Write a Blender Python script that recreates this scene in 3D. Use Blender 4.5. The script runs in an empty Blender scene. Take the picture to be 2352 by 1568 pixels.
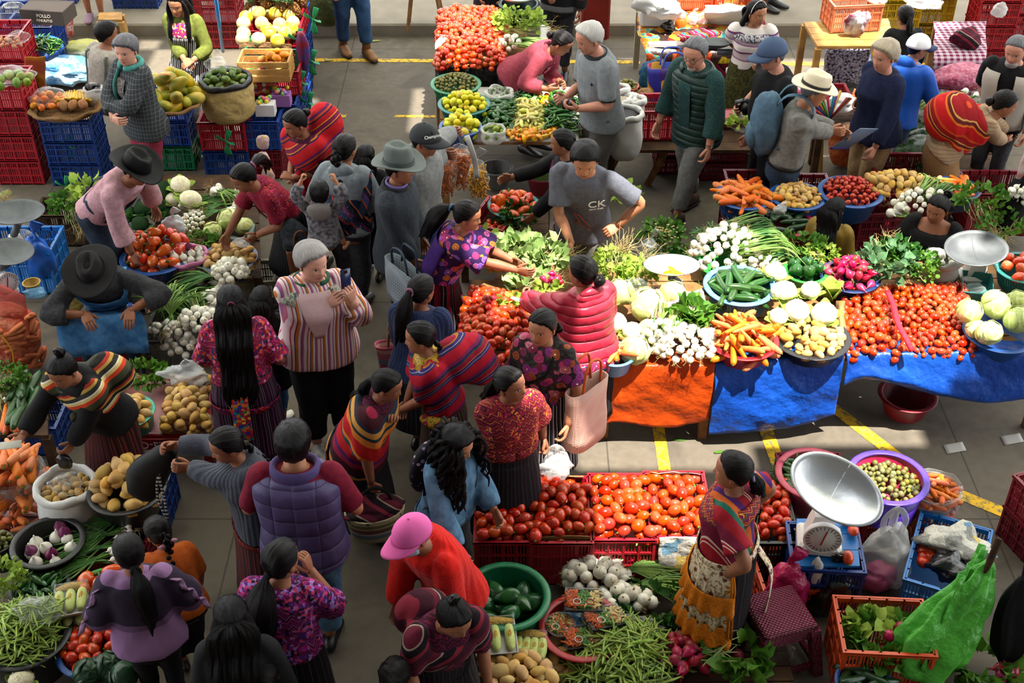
import bpy,math,random
import numpy as np
from mathutils import Vector,Matrix
RU,LS,mcos,msin,NA,NS,RR,RG=random.uniform,np.linspace,math.cos,math.sin,np.array,np.stack,random.random,random.gauss
random.seed(7)
RNG=np.random.default_rng(7)
SC=bpy.context.scene
COL=SC.collection
PI=math.pi
# camera, sky, sun, exposure
CAM_H,PITCH,FPX=6.0,math.radians(37.0),2900.0
cam_d=bpy.data.cameras.new('camera')
cam_d.sensor_width=36.0
cam_d.lens=FPX/2352.0*36.0
cam_d.clip_end=200
cam=bpy.data.objects.new('camera',cam_d)
COL.objects.link(cam)
cam.location=(0,0,CAM_H)
cam.rotation_euler=(PI/2-PITCH,0,0)
SC.camera=cam
world=bpy.data.worlds.new('sky')
SC.world=world
world.use_nodes=True
_bg=world.node_tree.nodes['Background']
_bg.inputs['Color'].default_value=(.94,.97,1.0,1)
_bg.inputs['Strength'].default_value=3.1
SUN_DIR=Vector((.20,-.22,1.0)).normalized()
sun_d=bpy.data.lights.new('sun','SUN')
sun_d.energy=15.0
sun_d.angle=math.radians(.6)
sun_d.color=(1.0,.95,.86)
sun=bpy.data.objects.new('sun',sun_d)
COL.objects.link(sun)
sun.rotation_euler=SUN_DIR.to_track_quat('Z','Y').to_euler()
sun.location=(4,6,20)
vs=SC.view_settings
vs.view_transform='Standard'
vs.look='None'
vs.exposure=.25
vs.gamma=1.0
vs.use_curve_mapping=False
SC.cycles.use_adaptive_sampling=True
SC.cycles.adaptive_threshold=.05
SC.cycles.max_bounces=5
SC.cycles.diffuse_bounces=2
SC.cycles.glossy_bounces=2
SC.cycles.transmission_bounces=4
SC.cycles.transparent_max_bounces=7
_s,_c=msin(PITCH),mcos(PITCH)
def P(px,py,z=.0):
 u,v=(px-1176)/FPX,(py-784)/FPX
 d=Vector((u,_c-v*_s,-_s-v*_c))
 t=(z-CAM_H)/d.z
 return Vector((d.x*t,d.y*t,z))
 # colours and node materials
def hx(s):
 s=s.lstrip('#')
 r=[int(s[i:i+2],16)/255 for i in(0,2,4)]
 return tuple((x/12.92 if x<=.04045 else((x+.055)/1.055)**2.4)for x in r)+(1.0,)
def C4(c):
 return hx(c)if isinstance(c,str)else tuple(c)+((1.0,)if len(c)==3 else())
class NT:
 def __init__(self,name,rough=.6,spec=.35):
  self.m=bpy.data.materials.new(name)
  self.m.use_nodes=True
  self.t=self.m.node_tree
  self.b=self.t.nodes['Principled BSDF']
  self.out=self.t.nodes['Material Output']
  self.set(self.b,'Roughness',rough)
  self.set(self.b,'Specular IOR Level',spec)
  self._tc=None
 def n(self,kind,**kw):
  nd=self.t.nodes.new('ShaderNode'+kind)
  for k,v in kw.items():
   if hasattr(nd,k)and k.islower():
    setattr(nd,k,v)
   else:
    self.set(nd,k.replace('_',' '),v)
  return nd
 def set(self,nd,k,v):
  s=nd.inputs[k]
  if hasattr(v,'links')or hasattr(v,'is_output'):
   self.t.links.new(v,s)
  elif isinstance(v,bpy.types.Node):
   self.t.links.new(v.outputs[0],s)
  else:
   s.default_value=v
 def math(self,op,a,b=None,c=None):
  nd=self.t.nodes.new('ShaderNodeMath');nd.operation=op
  for i,v in enumerate((a,b,c)):
   if v is None:continue
   if isinstance(v,(int,float)):nd.inputs[i].default_value=v
   else:self.t.links.new(v.outputs[0]if isinstance(v,bpy.types.Node)else v,nd.inputs[i])
  return nd.outputs[0]
 def mix(self,f,a,b,blend='MIX'):
  nd=self.t.nodes.new('ShaderNodeMix');nd.data_type='RGBA';nd.blend_type=blend
  for s,v in((nd.inputs[0],f),(nd.inputs[6],a),(nd.inputs[7],b)):
   if isinstance(v,(int,float)):s.default_value=v
   elif isinstance(v,(str,tuple,list)):s.default_value=C4(v)
   else:self.t.links.new(v.outputs[0]if isinstance(v,bpy.types.Node)else v,s)
  return nd.outputs[2]
 def ramp(self,fac,stops,const=False):
  nd=self.t.nodes.new('ShaderNodeValToRGB')
  nd.color_ramp.interpolation='CONSTANT' if const else 'LINEAR'
  e=nd.color_ramp.elements
  stops=stops[:32]
  while len(e)<len(stops):e.new(.5)
  for i,(p,c)in enumerate(stops):
   e[i].position=p
  for i,(p,c)in enumerate(stops):
   e[i].color=C4(c)
  self.t.links.new(fac.outputs[0]if isinstance(fac,bpy.types.Node)else fac,nd.inputs[0])
  return nd.outputs[0]
 def obj(self):
  if self._tc is None:self._tc=self.t.nodes.new('ShaderNodeTexCoord')
  return self._tc.outputs['Object']
 def xyz(self,v=None):
  nd=self.t.nodes.new('ShaderNodeSeparateXYZ');self.t.links.new(v or self.obj(),nd.inputs[0])
  return nd.outputs
 def mapv(self,scale=(1,1,1),rot=(0,0,0),v=None):
  nd=self.t.nodes.new('ShaderNodeMapping')
  nd.inputs['Scale'].default_value=scale;nd.inputs['Rotation'].default_value=rot
  self.t.links.new(v or self.obj(),nd.inputs[0])
  return nd.outputs[0]
 def noise(self,scale,detail=2.0,v=None,rough=.5,dist=.0):
  nd=self.t.nodes.new('ShaderNodeTexNoise')
  nd.inputs['Scale'].default_value=scale;nd.inputs['Detail'].default_value=detail
  nd.inputs['Roughness'].default_value=rough;nd.inputs['Distortion'].default_value=dist
  self.t.links.new(v or self.obj(),nd.inputs['Vector'])
  return nd.outputs[0]
 def voro(self,scale,v=None,out='Color',feat='F1',dist='EUCLIDEAN',rnd=1.0):
  nd=self.t.nodes.new('ShaderNodeTexVoronoi');nd.feature=feat;nd.distance=dist
  nd.inputs['Scale'].default_value=scale;nd.inputs['Randomness'].default_value=rnd
  self.t.links.new(v or self.obj(),nd.inputs['Vector'])
  return nd.outputs[out]
 def bump(self,h,strength=.3,dist=.01):
  nd=self.t.nodes.new('ShaderNodeBump')
  nd.inputs['Strength'].default_value=strength;nd.inputs['Distance'].default_value=dist
  self.t.links.new(h.outputs[0]if isinstance(h,bpy.types.Node)else h,nd.inputs['Height'])
  self.t.links.new(nd.outputs[0],self.b.inputs['Normal'])
 def base(self,c):
  if isinstance(c,(str,tuple,list)):self.b.inputs['Base Color'].default_value=C4(c)
  else:self.t.links.new(c,self.b.inputs['Base Color'])
  return self
 def vary(self,c,val=.15,hue=.02,sat=.1,island=False):
  if island:
   r=self.t.nodes.new('ShaderNodeNewGeometry').outputs['Random Per Island']
  else:
   r=self.t.nodes.new('ShaderNodeObjectInfo').outputs['Random']
  hsv=self.t.nodes.new('ShaderNodeHueSaturation')
  h=self.math('MULTIPLY_ADD',r,2*abs(hue),.5-hue if hue>0 else.5)
  r2=self.math('FRACT',self.math('MULTIPLY',r,17.31))
  r3=self.math('FRACT',self.math('MULTIPLY',r,53.77))
  self.t.links.new(h,hsv.inputs['Hue'])
  self.t.links.new(self.math('MULTIPLY_ADD',r2,2*val,1-val),hsv.inputs['Value'])
  self.t.links.new(self.math('MULTIPLY_ADD',r3,2*sat,1-sat),hsv.inputs['Saturation'])
  if isinstance(c,(str,tuple,list)):hsv.inputs['Color'].default_value=C4(c)
  else:self.t.links.new(c,hsv.inputs['Color'])
  return hsv.outputs[0]
MATS={}
def M(name,col,rough=.6,spec=.35,col2=None,nscale=8,bump=None,var=None,island=False,metal=.0,alpha=None,trans=.0,coat=.0,sheen=.0,subs=.0):
 if name in MATS:return MATS[name]
 t=NT(name,rough,spec)
 c=C4(col)
 if col2 is not None:
  f=t.noise(nscale,3)
  c=t.mix(t.ramp(f,[(.38,(0,0,0)),(.62,(1,1,1))]),col,col2)
 if var:c=t.vary(c,*var,island=island)
 t.base(c)
 if bump:t.bump(t.noise(bump[0],3),bump[1],bump[2]if len(bump)>2 else.01)
 t.b.inputs['Metallic'].default_value=metal
 if coat:t.b.inputs['Coat Weight'].default_value=coat
 if sheen:t.b.inputs['Sheen Weight'].default_value=sheen
 if trans:
  tr=t.n('BsdfTranslucent');mx=t.n('MixShader')
  if isinstance(c,tuple):tr.inputs[0].default_value=c
  else:t.t.links.new(c,tr.inputs[0])
  mx.inputs[0].default_value=trans
  t.t.links.new(t.b.outputs[0],mx.inputs[1]);t.t.links.new(tr.outputs[0],mx.inputs[2])
  t.t.links.new(mx.outputs[0],t.out.inputs[0])
 if alpha is not None:
  t.b.inputs['Alpha'].default_value=alpha
 MATS[name]=t.m
 return t.m
def film(name,col,clear=.6,rough=.12,crinkle=30,spec=.6):
 if name in MATS:return MATS[name]
 t=NT(name,rough,spec)
 t.base(col)
 h=t.voro(crinkle,v=t.mapv((1,1,1)),out='Distance',feat='SMOOTH_F1')if crinkle else t.noise(20)
 t.bump(h,.5,.012)
 tp=t.n('BsdfTransparent');mx=t.n('MixShader')
 tp.inputs[0].default_value=(1,1,1,1)
 fr=t.n('LayerWeight');fr.inputs[0].default_value=.35
 f=t.math('MULTIPLY',t.math('SUBTRACT',1.0,t.math('POWER',fr.outputs['Facing'],2.5)),clear)
 t.t.links.new(f,mx.inputs[0])
 t.t.links.new(t.b.outputs[0],mx.inputs[1]);t.t.links.new(tp.outputs[0],mx.inputs[2])
 t.t.links.new(mx.outputs[0],t.out.inputs[0])
 MATS[name]=t.m
 return t.m
def stripes(name,cols,period=.2,axis=(0,0,1),rough=.85,warp=.02,angle=False,speck=None,nang=26,bump=.25):
 if name in MATS:return MATS[name]
 t=NT(name,rough,.2)
 x=t.xyz()
 if angle:
  a=t.math('ARCTAN2',x[0],x[1])
  s=t.math('MULTIPLY',a,nang/(2*PI))
 else:
  s=t.math('ADD',t.math('ADD',t.math('MULTIPLY',x[0],axis[0]/period),t.math('MULTIPLY',x[1],axis[1]/period)),t.math('MULTIPLY',x[2],axis[2]/period))
 s=t.math('ADD',s,t.math('MULTIPLY',t.noise(5,1),warp/max(period,.01)if not angle else warp*10))
 f=t.math('FRACT',t.math('ADD',s,50.0))
 tot=float(sum(w for _,w in cols));p=0;st=[]
 for c,w in cols:
  st.append((p/tot,c));p+=w
 col=t.ramp(f,st,True)
 if speck:
  v=t.voro(speck[1],out='Distance')
  v2=t.voro(speck[1])
  sc=t.ramp(t.xyz(v2)[0],[(i/len(speck[0]),c)for i,c in enumerate(speck[0])],True)
  mk=t.math('MULTIPLY',t.math('LESS_THAN',v,speck[2]/1.0),t.math('GREATER_THAN',t.noise(speck[1]*.12,1),speck[3]))
  col=t.mix(mk,col,sc)
 w=t.noise(400,1)
 col=t.mix(.25,col,t.mix(w,(.2,.2,.2),(1,1,1)),'MULTIPLY')
 t.base(col)
 t.bump(t.noise(14,3,v=t.mapv((1,1,.5))),bump,.03)
 MATS[name]=t.m
 return t.m
def brocade(name,ground,cols,scale=70,zig=22,rough=.85,dens=.5,bump=.25,rows=True):
 if name in MATS:return MATS[name]
 t=NT(name,rough,.2)
 x=t.xyz()
 a=t.math('MULTIPLY',t.math('ADD',x[0],t.math('MULTIPLY',x[1],.7)),zig)
 tri=t.math('PINGPONG',a,.5)
 zz=t.math('FRACT',t.math('ADD',t.math('ADD',t.math('MULTIPLY',x[2],zig*.9),tri),20.0))
 st=[(.0,ground)]
 k=len(cols)
 for i,c in enumerate(cols):
  st.append(((i+.6)/(k+.6),c));st.append(((i+.95)/(k+.6),ground))
 c1=t.ramp(zz,st[:32],True)
 v=t.voro(scale,dist='CHEBYCHEV')
 vx=t.xyz(v)
 c2=t.ramp(vx[0],[(i/(k+2),c)for i,c in enumerate(list(cols)+[ground,ground])],True)
 mk=t.math('GREATER_THAN',t.noise(scale*.16,2),1-dens)
 col=t.mix(mk,c1,c2)if rows else t.mix(mk,ground,c2)
 t.base(col)
 t.bump(t.noise(13,3),bump,.03)
 MATS[name]=t.m
 return t.m
def floral(name,ground,cols,leaf='#3a4a2c',scale=14,rough=.8,size=.55):
 if name in MATS:return MATS[name]
 t=NT(name,rough,.25)
 wv=t.n('VectorMath');wv.operation='ADD'
 nz=t.t.nodes.new('ShaderNodeTexNoise');nz.inputs['Scale'].default_value=scale*1.5
 t.t.links.new(t.obj(),nz.inputs['Vector'])
 sc=t.n('VectorMath');sc.operation='SCALE';sc.inputs['Scale'].default_value=.35/scale
 t.t.links.new(nz.outputs['Color'],sc.inputs[0])
 t.t.links.new(t.obj(),wv.inputs[0]);t.t.links.new(sc.outputs[0],wv.inputs[1])
 d=t.voro(scale,v=wv.outputs[0],out='Distance');vc=t.voro(scale,v=wv.outputs[0])
 petal=t.ramp(t.xyz(vc)[0],[(i/len(cols),c)for i,c in enumerate(cols)],True)
 ring=t.math('PINGPONG',t.math('MULTIPLY',d,9.0),1.0)
 petal=t.mix(t.math('MULTIPLY',ring,.6),petal,'#1c0a1e')
 petal=t.mix(t.math('LESS_THAN',d,.1),petal,'#ffd9a0')
 g=t.mix(t.math('GREATER_THAN',t.noise(scale*3,2),.56),ground,leaf)
 t.base(t.mix(t.math('LESS_THAN',d,size),g,petal))
 t.bump(t.noise(13,3),.25,.03)
 MATS[name]=t.m
 return t.m
 # mesh building
class MB:
 def __init__(self):
  self.v,self.f,self.mi,self.n=[],[],[],0
  self.at=[]
 def add(self,v,f,mi=0,at=None):
  v=np.asarray(v,float)
  self.v.append(v)
  o=self.n
  self.f.extend([tuple(i+o for i in q)for q in f])
  self.mi.extend([mi]*len(f))
  self.at.append(at if at is not None else np.tile((0.,-9.,0.),(len(v),1)))
  self.n+=len(v)
  return self
 def many(self,v,f,mats,mi=0):
  v=np.asarray(v,float)
  for m in mats:
   m=NA(m)
   self.add(v@m[:3,:3].T+m[:3,3],f,mi)
  return self
 def verts(self):
  return np.vstack(self.v)if self.v else np.zeros((0,3))
 def mesh(self,name,mats=(),smooth=True,attr=False):
  me=bpy.data.meshes.new(name)
  me.from_pydata(self.verts().tolist(),[],self.f)
  for m in(mats if isinstance(mats,(list,tuple))else[mats]):me.materials.append(m)
  if any(self.mi):me.polygons.foreach_set('material_index',self.mi)
  if smooth:me.polygons.foreach_set('use_smooth',[True]*len(self.f))
  if attr:
   a=me.attributes.new('hl','FLOAT_VECTOR','POINT')
   a.data.foreach_set('vector',np.vstack(self.at).ravel())
  me.update()
  return me
def obj(name,me,parent=None,loc=None,rot=None,scale=None,mat=None):
 o=bpy.data.objects.new(name,me)
 COL.objects.link(o)
 if parent is not None:o.parent=parent
 if loc is not None:o.location=loc
 if rot is not None:o.rotation_euler=rot
 if scale is not None:o.scale=scale if hasattr(scale,'__len__')else(scale,)*3
 if mat is not None:
  s=o.material_slots[0];s.link='OBJECT';s.material=mat
 return o
def tag(o,label,cat,group=None,kind=None):
 if label:o['label']=label
 if cat:o['category']=cat
 if group:o['group']=group
 if kind:o['kind']=kind
 return o
def thing(name,label,cat,loc=(0,0,0),rz=.0,group=None,rot=None):
 o=bpy.data.objects.new(name,None)
 COL.objects.link(o)
 o.empty_display_size=.1
 o.location=loc
 o.rotation_euler=rot if rot is not None else(0,0,rz)
 return tag(o,label,cat,group)
def struct(name,me,label=None,loc=None,rot=None):
 return tag(obj(name,me,None,loc,rot),label,None,None,'structure')
def box(x0,x1,y0,y1,z0,z1):
 v=[(x0,y0,z0),(x1,y0,z0),(x1,y1,z0),(x0,y1,z0),(x0,y0,z1),(x1,y0,z1),(x1,y1,z1),(x0,y1,z1)]
 return v,[(0,3,2,1),(4,5,6,7),(0,1,5,4),(1,2,6,5),(2,3,7,6),(3,0,4,7)]
def obox(c,ux,uy,uz):
 c,ux,uy,uz=[np.asarray(a,float)for a in(c,ux,uy,uz)]
 v,f=box(-1,1,-1,1,-1,1)
 v=np.asarray(v)
 return c+v[:,:1]*ux+v[:,1:2]*uy+v[:,2:]*uz,f
def rbox(x0,x1,y0,y1,z0,z1,r=.01):
 vs_,fs=[],[]
 cx,cy,cz=(x0+x1)/2,(y0+y1)/2,(z0+z1)/2
 hxx,hy,hz=(x1-x0)/2,(y1-y0)/2,(z1-z0)/2
 r=min(r,hxx*.9,hy*.9,hz*.9)
 rings=[]
 for z,ins in((-hz,r),(-hz+r,0),(hz-r,0),(hz,r)):
  a,b=hxx-ins,hy-ins
  k=r
  rings.append([(cx+px,cy+py,cz+z)for px,py in((-a+k,-b),(a-k,-b),(a,-b+k),(a,b-k),(a-k,b),(-a+k,b),(-a,b-k),(-a,-b+k))])
 return loft(rings)
def loft(rings,cap0=True,cap1=True,closed=True):
 n=len(rings[0]);v=np.vstack([np.asarray(r,float)for r in rings]);f=[]
 for i in range(len(rings)-1):
  for j in range(n if closed else n-1):
   k=(j+1)%n
   f.append((i*n+j,i*n+k,(i+1)*n+k,(i+1)*n+j))
 if cap0:f.append(tuple(range(n-1,-1,-1)))
 if cap1:f.append(tuple(range((len(rings)-1)*n,len(rings)*n)))
 return v,f
def catmull(pts,k=4):
 p=np.asarray(pts,float)
 if len(p)<3 or k<=1:return p
 q=np.vstack([2*p[0]-p[1],p,2*p[-1]-p[-2]]);out=[]
 for i in range(1,len(q)-2):
  for s in range(k):
   t=s/k
   a,b,c,d=q[i-1],q[i],q[i+1],q[i+2]
   out.append(.5*(2*b+(c-a)*t+(2*a-5*b+4*c-d)*t*t+(3*b-3*c+d-a)*t**3))
 out.append(p[-1])
 return NA(out)
def unit(v):
 v=np.asarray(v,float);l=np.linalg.norm(v)
 return v/l if l>1e-9 else v
def tube(pts,rad,n=8,k=1,ref=None,sq=2.0,caps=True,ridge=None):
 rr=np.asarray(rad if hasattr(rad,'__len__')else[rad]*len(pts),float)
 if rr.ndim==1:rr=NS([rr,rr],1)
 if len(rr)!=len(pts):rr=NS([np.interp(LS(0,1,len(pts)),LS(0,1,len(rr)),rr[:,i])for i in(0,1)],1)
 p=catmull(np.hstack([np.asarray(pts,float),rr]),k)
 p,rr=p[:,:3],np.maximum(p[:,3:],1e-4)
 tg=np.gradient(p,axis=0)
 tg/=np.maximum(np.linalg.norm(tg,axis=1,keepdims=True),1e-9)
 r0=np.asarray(ref if ref is not None else((1,0,0)if abs(tg[0][0])<.8 else(0,1,0)),float)
 a=LS(0,2*PI,n,endpoint=False)
 ca,sa=np.cos(a),np.sin(a)
 e=2.0/sq
 ca,sa=np.sign(ca)*np.abs(ca)**e,np.sign(sa)*np.abs(sa)**e
 rings=[]
 for i in range(len(p)):
  u=r0-tg[i]*np.dot(r0,tg[i]);u=unit(u)
  w=np.cross(tg[i],u)
  if ref is None:r0=u
  m=1.0
  if ridge is not None:m=1+ridge[1]*np.sin(a*ridge[0]+ridge[2]*i)
  rings.append(p[i]+np.outer(ca*rr[i,0]*m,u)+np.outer(sa*rr[i,1]*m,w))
 return loft(rings,caps,caps)
def lathe(prof,n=20,sx=1.0,sy=1.0,cap0=True,cap1=True):
 a=LS(0,2*PI,n,endpoint=False)
 rings=[NS([r*np.cos(a)*sx,r*np.sin(a)*sy,np.full(n,z)],1)for r,z in prof]
 return loft(rings,cap0,cap1)
def ball(c,r,n=10,m=7):
 r=np.asarray(r if hasattr(r,'__len__')else(r,r,r),float)
 prof=[(msin(t),-mcos(t))for t in LS(.12,PI-.12,m)]
 v,f=lathe(prof,n)
 return v*r+np.asarray(c,float),f
def sheet(grid,thick=.004):
 g=np.asarray(grid,float);a,b=g.shape[:2]
 du=np.gradient(g,axis=0);dv=np.gradient(g,axis=1)
 nn=np.cross(du,dv);nn/=np.maximum(np.linalg.norm(nn,axis=2,keepdims=True),1e-9)
 top,bot=g+nn*thick/2,g-nn*thick/2
 v=np.vstack([top.reshape(-1,3),bot.reshape(-1,3)]);N=a*b;f=[]
 for i in range(a-1):
  for j in range(b-1):
   q=(i*b+j,(i+1)*b+j,(i+1)*b+j+1,i*b+j+1)
   f.append(q);f.append(tuple(x+N for x in q[::-1]))
 edge=[(i,0)for i in range(a)]+[(a-1,j)for j in range(1,b)]+[(i,b-1)for i in range(a-2,-1,-1)]+[(0,j)for j in range(b-2,0,-1)]
 for k in range(len(edge)):
  p,q=edge[k],edge[(k+1)%len(edge)]
  p,q=p[0]*b+p[1],q[0]*b+q[1]
  f.append((p,p+N,q+N,q))
 return v,f
def wob(v,amp,freq=9.0,seed=.0):
 v=np.asarray(v,float);o=np.zeros_like(v)
 for k,(fx,s)in enumerate(((1.0,1.0),(1.9,.55),(3.7,.3))):
  for i in range(3):
   o[:,i]+=s*np.sin(freq*fx*(v[:,(i+1)%3]*1.1+.7*v[:,(i+2)%3])+seed*3.1+i*2.1+k)*np.cos(freq*fx*.8*v[:,i]+seed+k*1.7)
 return o*amp
def wobs(v,freq=9.0,seed=.0):
 return wob(v,1.0,freq,seed)[:,0]
def rotm(rx=0,ry=0,rz=0):
 return NA((Matrix.Rotation(rz,3,'Z')@Matrix.Rotation(ry,3,'Y')@Matrix.Rotation(rx,3,'X')))
def remesh(mb,voxel=.014,smooth=6,fac=.5):
 me=mb.mesh('tmp',(),False)
 o=bpy.data.objects.new('tmp',me);COL.objects.link(o)
 r=o.modifiers.new('r','REMESH');r.mode='VOXEL';r.voxel_size=voxel;r.adaptivity=0
 if smooth:
  s=o.modifiers.new('s','SMOOTH');s.factor=fac;s.iterations=smooth
 dg=bpy.context.evaluated_depsgraph_get()
 out=bpy.data.meshes.new_from_object(o.evaluated_get(dg))
 bpy.data.objects.remove(o);bpy.data.meshes.remove(me)
 out.polygons.foreach_set('use_smooth',[True]*len(out.polygons))
 return out
def mesh_np(me):
 a=np.empty(len(me.vertices)*3);me.vertices.foreach_get('co',a)
 return a.reshape(-1,3)
def mesh_set(me,v):
 me.vertices.foreach_set('co',np.asarray(v,float).ravel());me.update()
def normals_np(me):
 a=np.empty(len(me.vertices)*3);me.vertices.foreach_get('normal',a)
 return a.reshape(-1,3)
def textm(body,size,mat,extrude=.001,align='CENTER'):
 c=bpy.data.curves.new('lettering','FONT');c.body=body;c.size=size;c.extrude=extrude
 c.align_x=align;c.align_y='CENTER';c.resolution_u=3
 o=bpy.data.objects.new('tmp',c);COL.objects.link(o)
 me=bpy.data.meshes.new_from_object(o.evaluated_get(bpy.context.evaluated_depsgraph_get()))
 bpy.data.objects.remove(o)
 me.materials.clear();me.materials.append(mat)
 return me
def pt(name,vf,mat,*a,**k):return obj(name,MB().add(*vf).mesh(name,mat),*a,**k)
def pf(name,vf,mat,*a,**k):return obj(name,MB().add(*vf).mesh(name,mat,False),*a,**k)
# the market hall: floor, pavement, gallery, unseen roof with openings shaped for the sun
def floor_mat():
 t=NT('concrete_floor',.8,.25)
 n1,n2=t.noise(.9,4),t.noise(14,5)
 c=t.mix(n1,'#50493f','#70675a')
 c=t.mix(t.ramp(n2,[(.35,(0,0,0)),(.7,(1,1,1))]),c,'#5a5246')
 st=t.ramp(t.noise(2.3,5,dist=.8),[(.5,(0,0,0)),(.66,(1,1,1))])
 c=t.mix(t.math('MULTIPLY',st,.45),c,'#3d3830')
 x=t.xyz()
 j=t.math('MINIMUM',t.math('ABSOLUTE',t.math('SUBTRACT',t.math('FRACT',t.math('ADD',t.math('MULTIPLY',x[0],.4),20.23)),.5)),t.math('ABSOLUTE',t.math('SUBTRACT',t.math('FRACT',t.math('ADD',t.math('MULTIPLY',x[1],.4),20.1)),.5)))
 c=t.mix(t.math('MULTIPLY',t.math('LESS_THAN',j,.0025),.6),c,'#2b2722')
 t.base(c)
 t.bump(n2,.12,.01)
 t.b.inputs['Roughness'].default_value=.75
 return t.m
M_FLOOR=floor_mat()
struct('floor',MB().add(*box(-13,13,-3,13.85,-.2,0)).mesh('floor',M_FLOOR,False),'worn grey concrete market floor')
pv=NT('pavement',.85,.2)
pv.base(pv.mix(pv.noise(5,5),'#6e665b','#8d8575'));pv.bump(pv.noise(30,4),.3,.01)
struct('floor_pavement',MB().add(*rbox(-13,13,13.85,24,-.2,.15,.02)).mesh('floor_pavement',pv.m,False),'raised concrete pavement with a worn kerb')
def yellow():
 t=NT('yellow_paint',.7,.3)
 n=t.ramp(t.noise(22,5,rough=.7),[(.40,(0,0,0)),(.52,(1,1,1))])
 t.base(t.mix(n,'#6e6648','#d9ab14'))
 return t.m
M_YEL=yellow()
def line(p,q,w,i=[0]):
 p,q=NA(p),NA(q);d=unit(q-p);s=NA([-d[1],d[0],0])*w/2
 i[0]+=1
 v=[p-s,q-s,q+s,p+s];v=[tuple(a+NA([0,0,.001]))for a in v]+[tuple(a+NA([0,0,.004]))for a in v]
 f=[(3,2,1,0),(4,5,6,7),(0,1,5,4),(1,2,6,5),(2,3,7,6),(3,0,4,7)]
 tag(obj('floor_marking',MB().add(v,f).mesh('floor_marking',M_YEL,False)),'yellow painted bay line on the concrete floor',None,None,'structure')
for a,b,w in(((560,137),(1470,143),.085),((1590,146),(2240,149),.085),((745,266),(795,267),.06),((905,267),(1000,268),.05),((668,690),(632,1010),.085),((1506,940),(1527,1082),.085),((1738,930),(1800,1100),.10),((1905,930),(2075,1060),.10),((2190,1130),(2352,1196),.10),((2352,1196),(2500,1290),.10)):
 line(P(*a),P(*b),w)
cp=P(1366,92,.15);struct('column',MB().add(*rbox(cp.x-.16,cp.x+.16,cp.y-.02,cp.y+.3,.15,9,.02)).mesh('column',M('paint_brick_red','#7c231c',.7,.25,col2='#6a1c18',nscale=4),False),'brick red painted column on the pavement')
conc=M('gallery_concrete','#8d867b',.85,.2,col2='#7c756a',nscale=3)
struct('floor_gallery',MB().add(*box(-13,13,-3,.55,4.2,4.4)).mesh('floor_gallery',conc,False),'concrete floor slab of the upper gallery')
struct('wall_gallery',MB().add(*box(-13,13,-3.2,-3,-.2,10)).mesh('wall_gallery',conc,False),'painted wall at the back of the gallery')
mt=M('roof_metal','#8f9294',.5,.4)
t=NT('roof_translucent',.5,.3)
tr=t.n('BsdfTranslucent');tr.inputs[0].default_value=(.80,.80,.74,1)  # sheets added out of view for soft light from above
t.t.links.new(tr.outputs[0],t.out.inputs[0]);ROOF_TR=t.m
RZ=9.0
def on_roof(px,py,z=.8):
 p=P(px,py,z);k=(RZ-z)/SUN_DIR.z
 return p+SUN_DIR*k
LIT=[[((1365,470),1.2),((1350,345),1.6),((1470,345),1.6),((1560,470),1.2),((1700,470),1.2),((1900,560),.8),((2270,600),.8),((2300,850),.7),((1960,870),.7),((1700,1075),0.),((1290,1075),0.),((1330,850),.7)],[((1065,640),.8),((1150,545),1.0),((1330,500),1.2),((1380,760),.8),((1220,745),.8),((1060,700),.8)],[((330,-40),.8),((700,-40),1.),((715,130),.6),((590,190),.9),((470,190),.9),((330,180),.5)],[((70,95),.4),((230,95),.4),((235,190),.4),((110,200),.4)],[((1000,20),1.),((1160,20),1.),((1160,120),1.),((1000,130),1.)],[((1180,40),1.),((1420,30),1.7),((1430,110),1.5),((1240,180),1.)],[((1480,-20),.9),((1700,-20),.9),((1640,75),.9),((1470,85),.9)],[((1860,-30),.9),((2190,-30),1.),((2190,60),.9),((1880,110),.8)],[((2075,85),1.5),((2110,85),1.5),((2125,210),1.2),((2080,215),1.2)],[((2090,395),.8),((2140,390),.8),((2160,480),.8),((2095,470),.8)],[((1945,250),.6),((1985,250),.6),((1985,330),.5),((1940,330),.5)],[((1140,1085),.4),((1640,1085),.4),((1640,1235),.4),((1375,1240),.4),((1355,1130),.4),((1140,1120),.4)],[((1880,1040),.5),((2130,1035),.5),((2150,1130),.5),((1930,1130),.5)],]  # areas to be sunlit; the unseen roof is cut open to match them
def inside(p,poly):
 c=False
 for i in range(len(poly)):
  a,b=poly[i],poly[i-1]
  if(a[1]>p[1])!=(b[1]>p[1])and p[0]<(b[0]-a[0])*(p[1]-a[1])/(b[1]-a[1])+a[0]:c=not c
 return c
POLY=[[tuple(on_roof(*q,z))[:2]for q,z in poly]for poly in LIT]
def roof():
 o,tl=MB(),MB();st=.25
 xs=np.arange(-13,13,st);ys=np.arange(-3,19,st)
 for y in ys:
  run=None
  for x in list(xs)+[99]:
   k=None
   if x<98:
    c=(x+st/2,y+st/2)
    k='open' if any(inside(c,q)for q in POLY)else 'tl' if(y>6.5 and int((x+26)//1.0)%2==0)else 'o'  # openings follow the sunlit areas; translucent strips added as fill, none near the camera
   if run and k!=run[0]:
    if run[0]!='open':
     (tl if run[0]=='tl' else o).add(*box(run[1],x if x<98 else 13,y,y+st,RZ,RZ+.02))
    run=None
   if run is None and k:run=(k,x)
 struct('roof',o.mesh('roof',mt,False),'sheet metal roof of the market hall')
 struct('roof_fill_sheets',tl.mesh('roof_fill_sheets',ROOF_TR,False),'translucent sheets in the hall roof')
roof()
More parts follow.
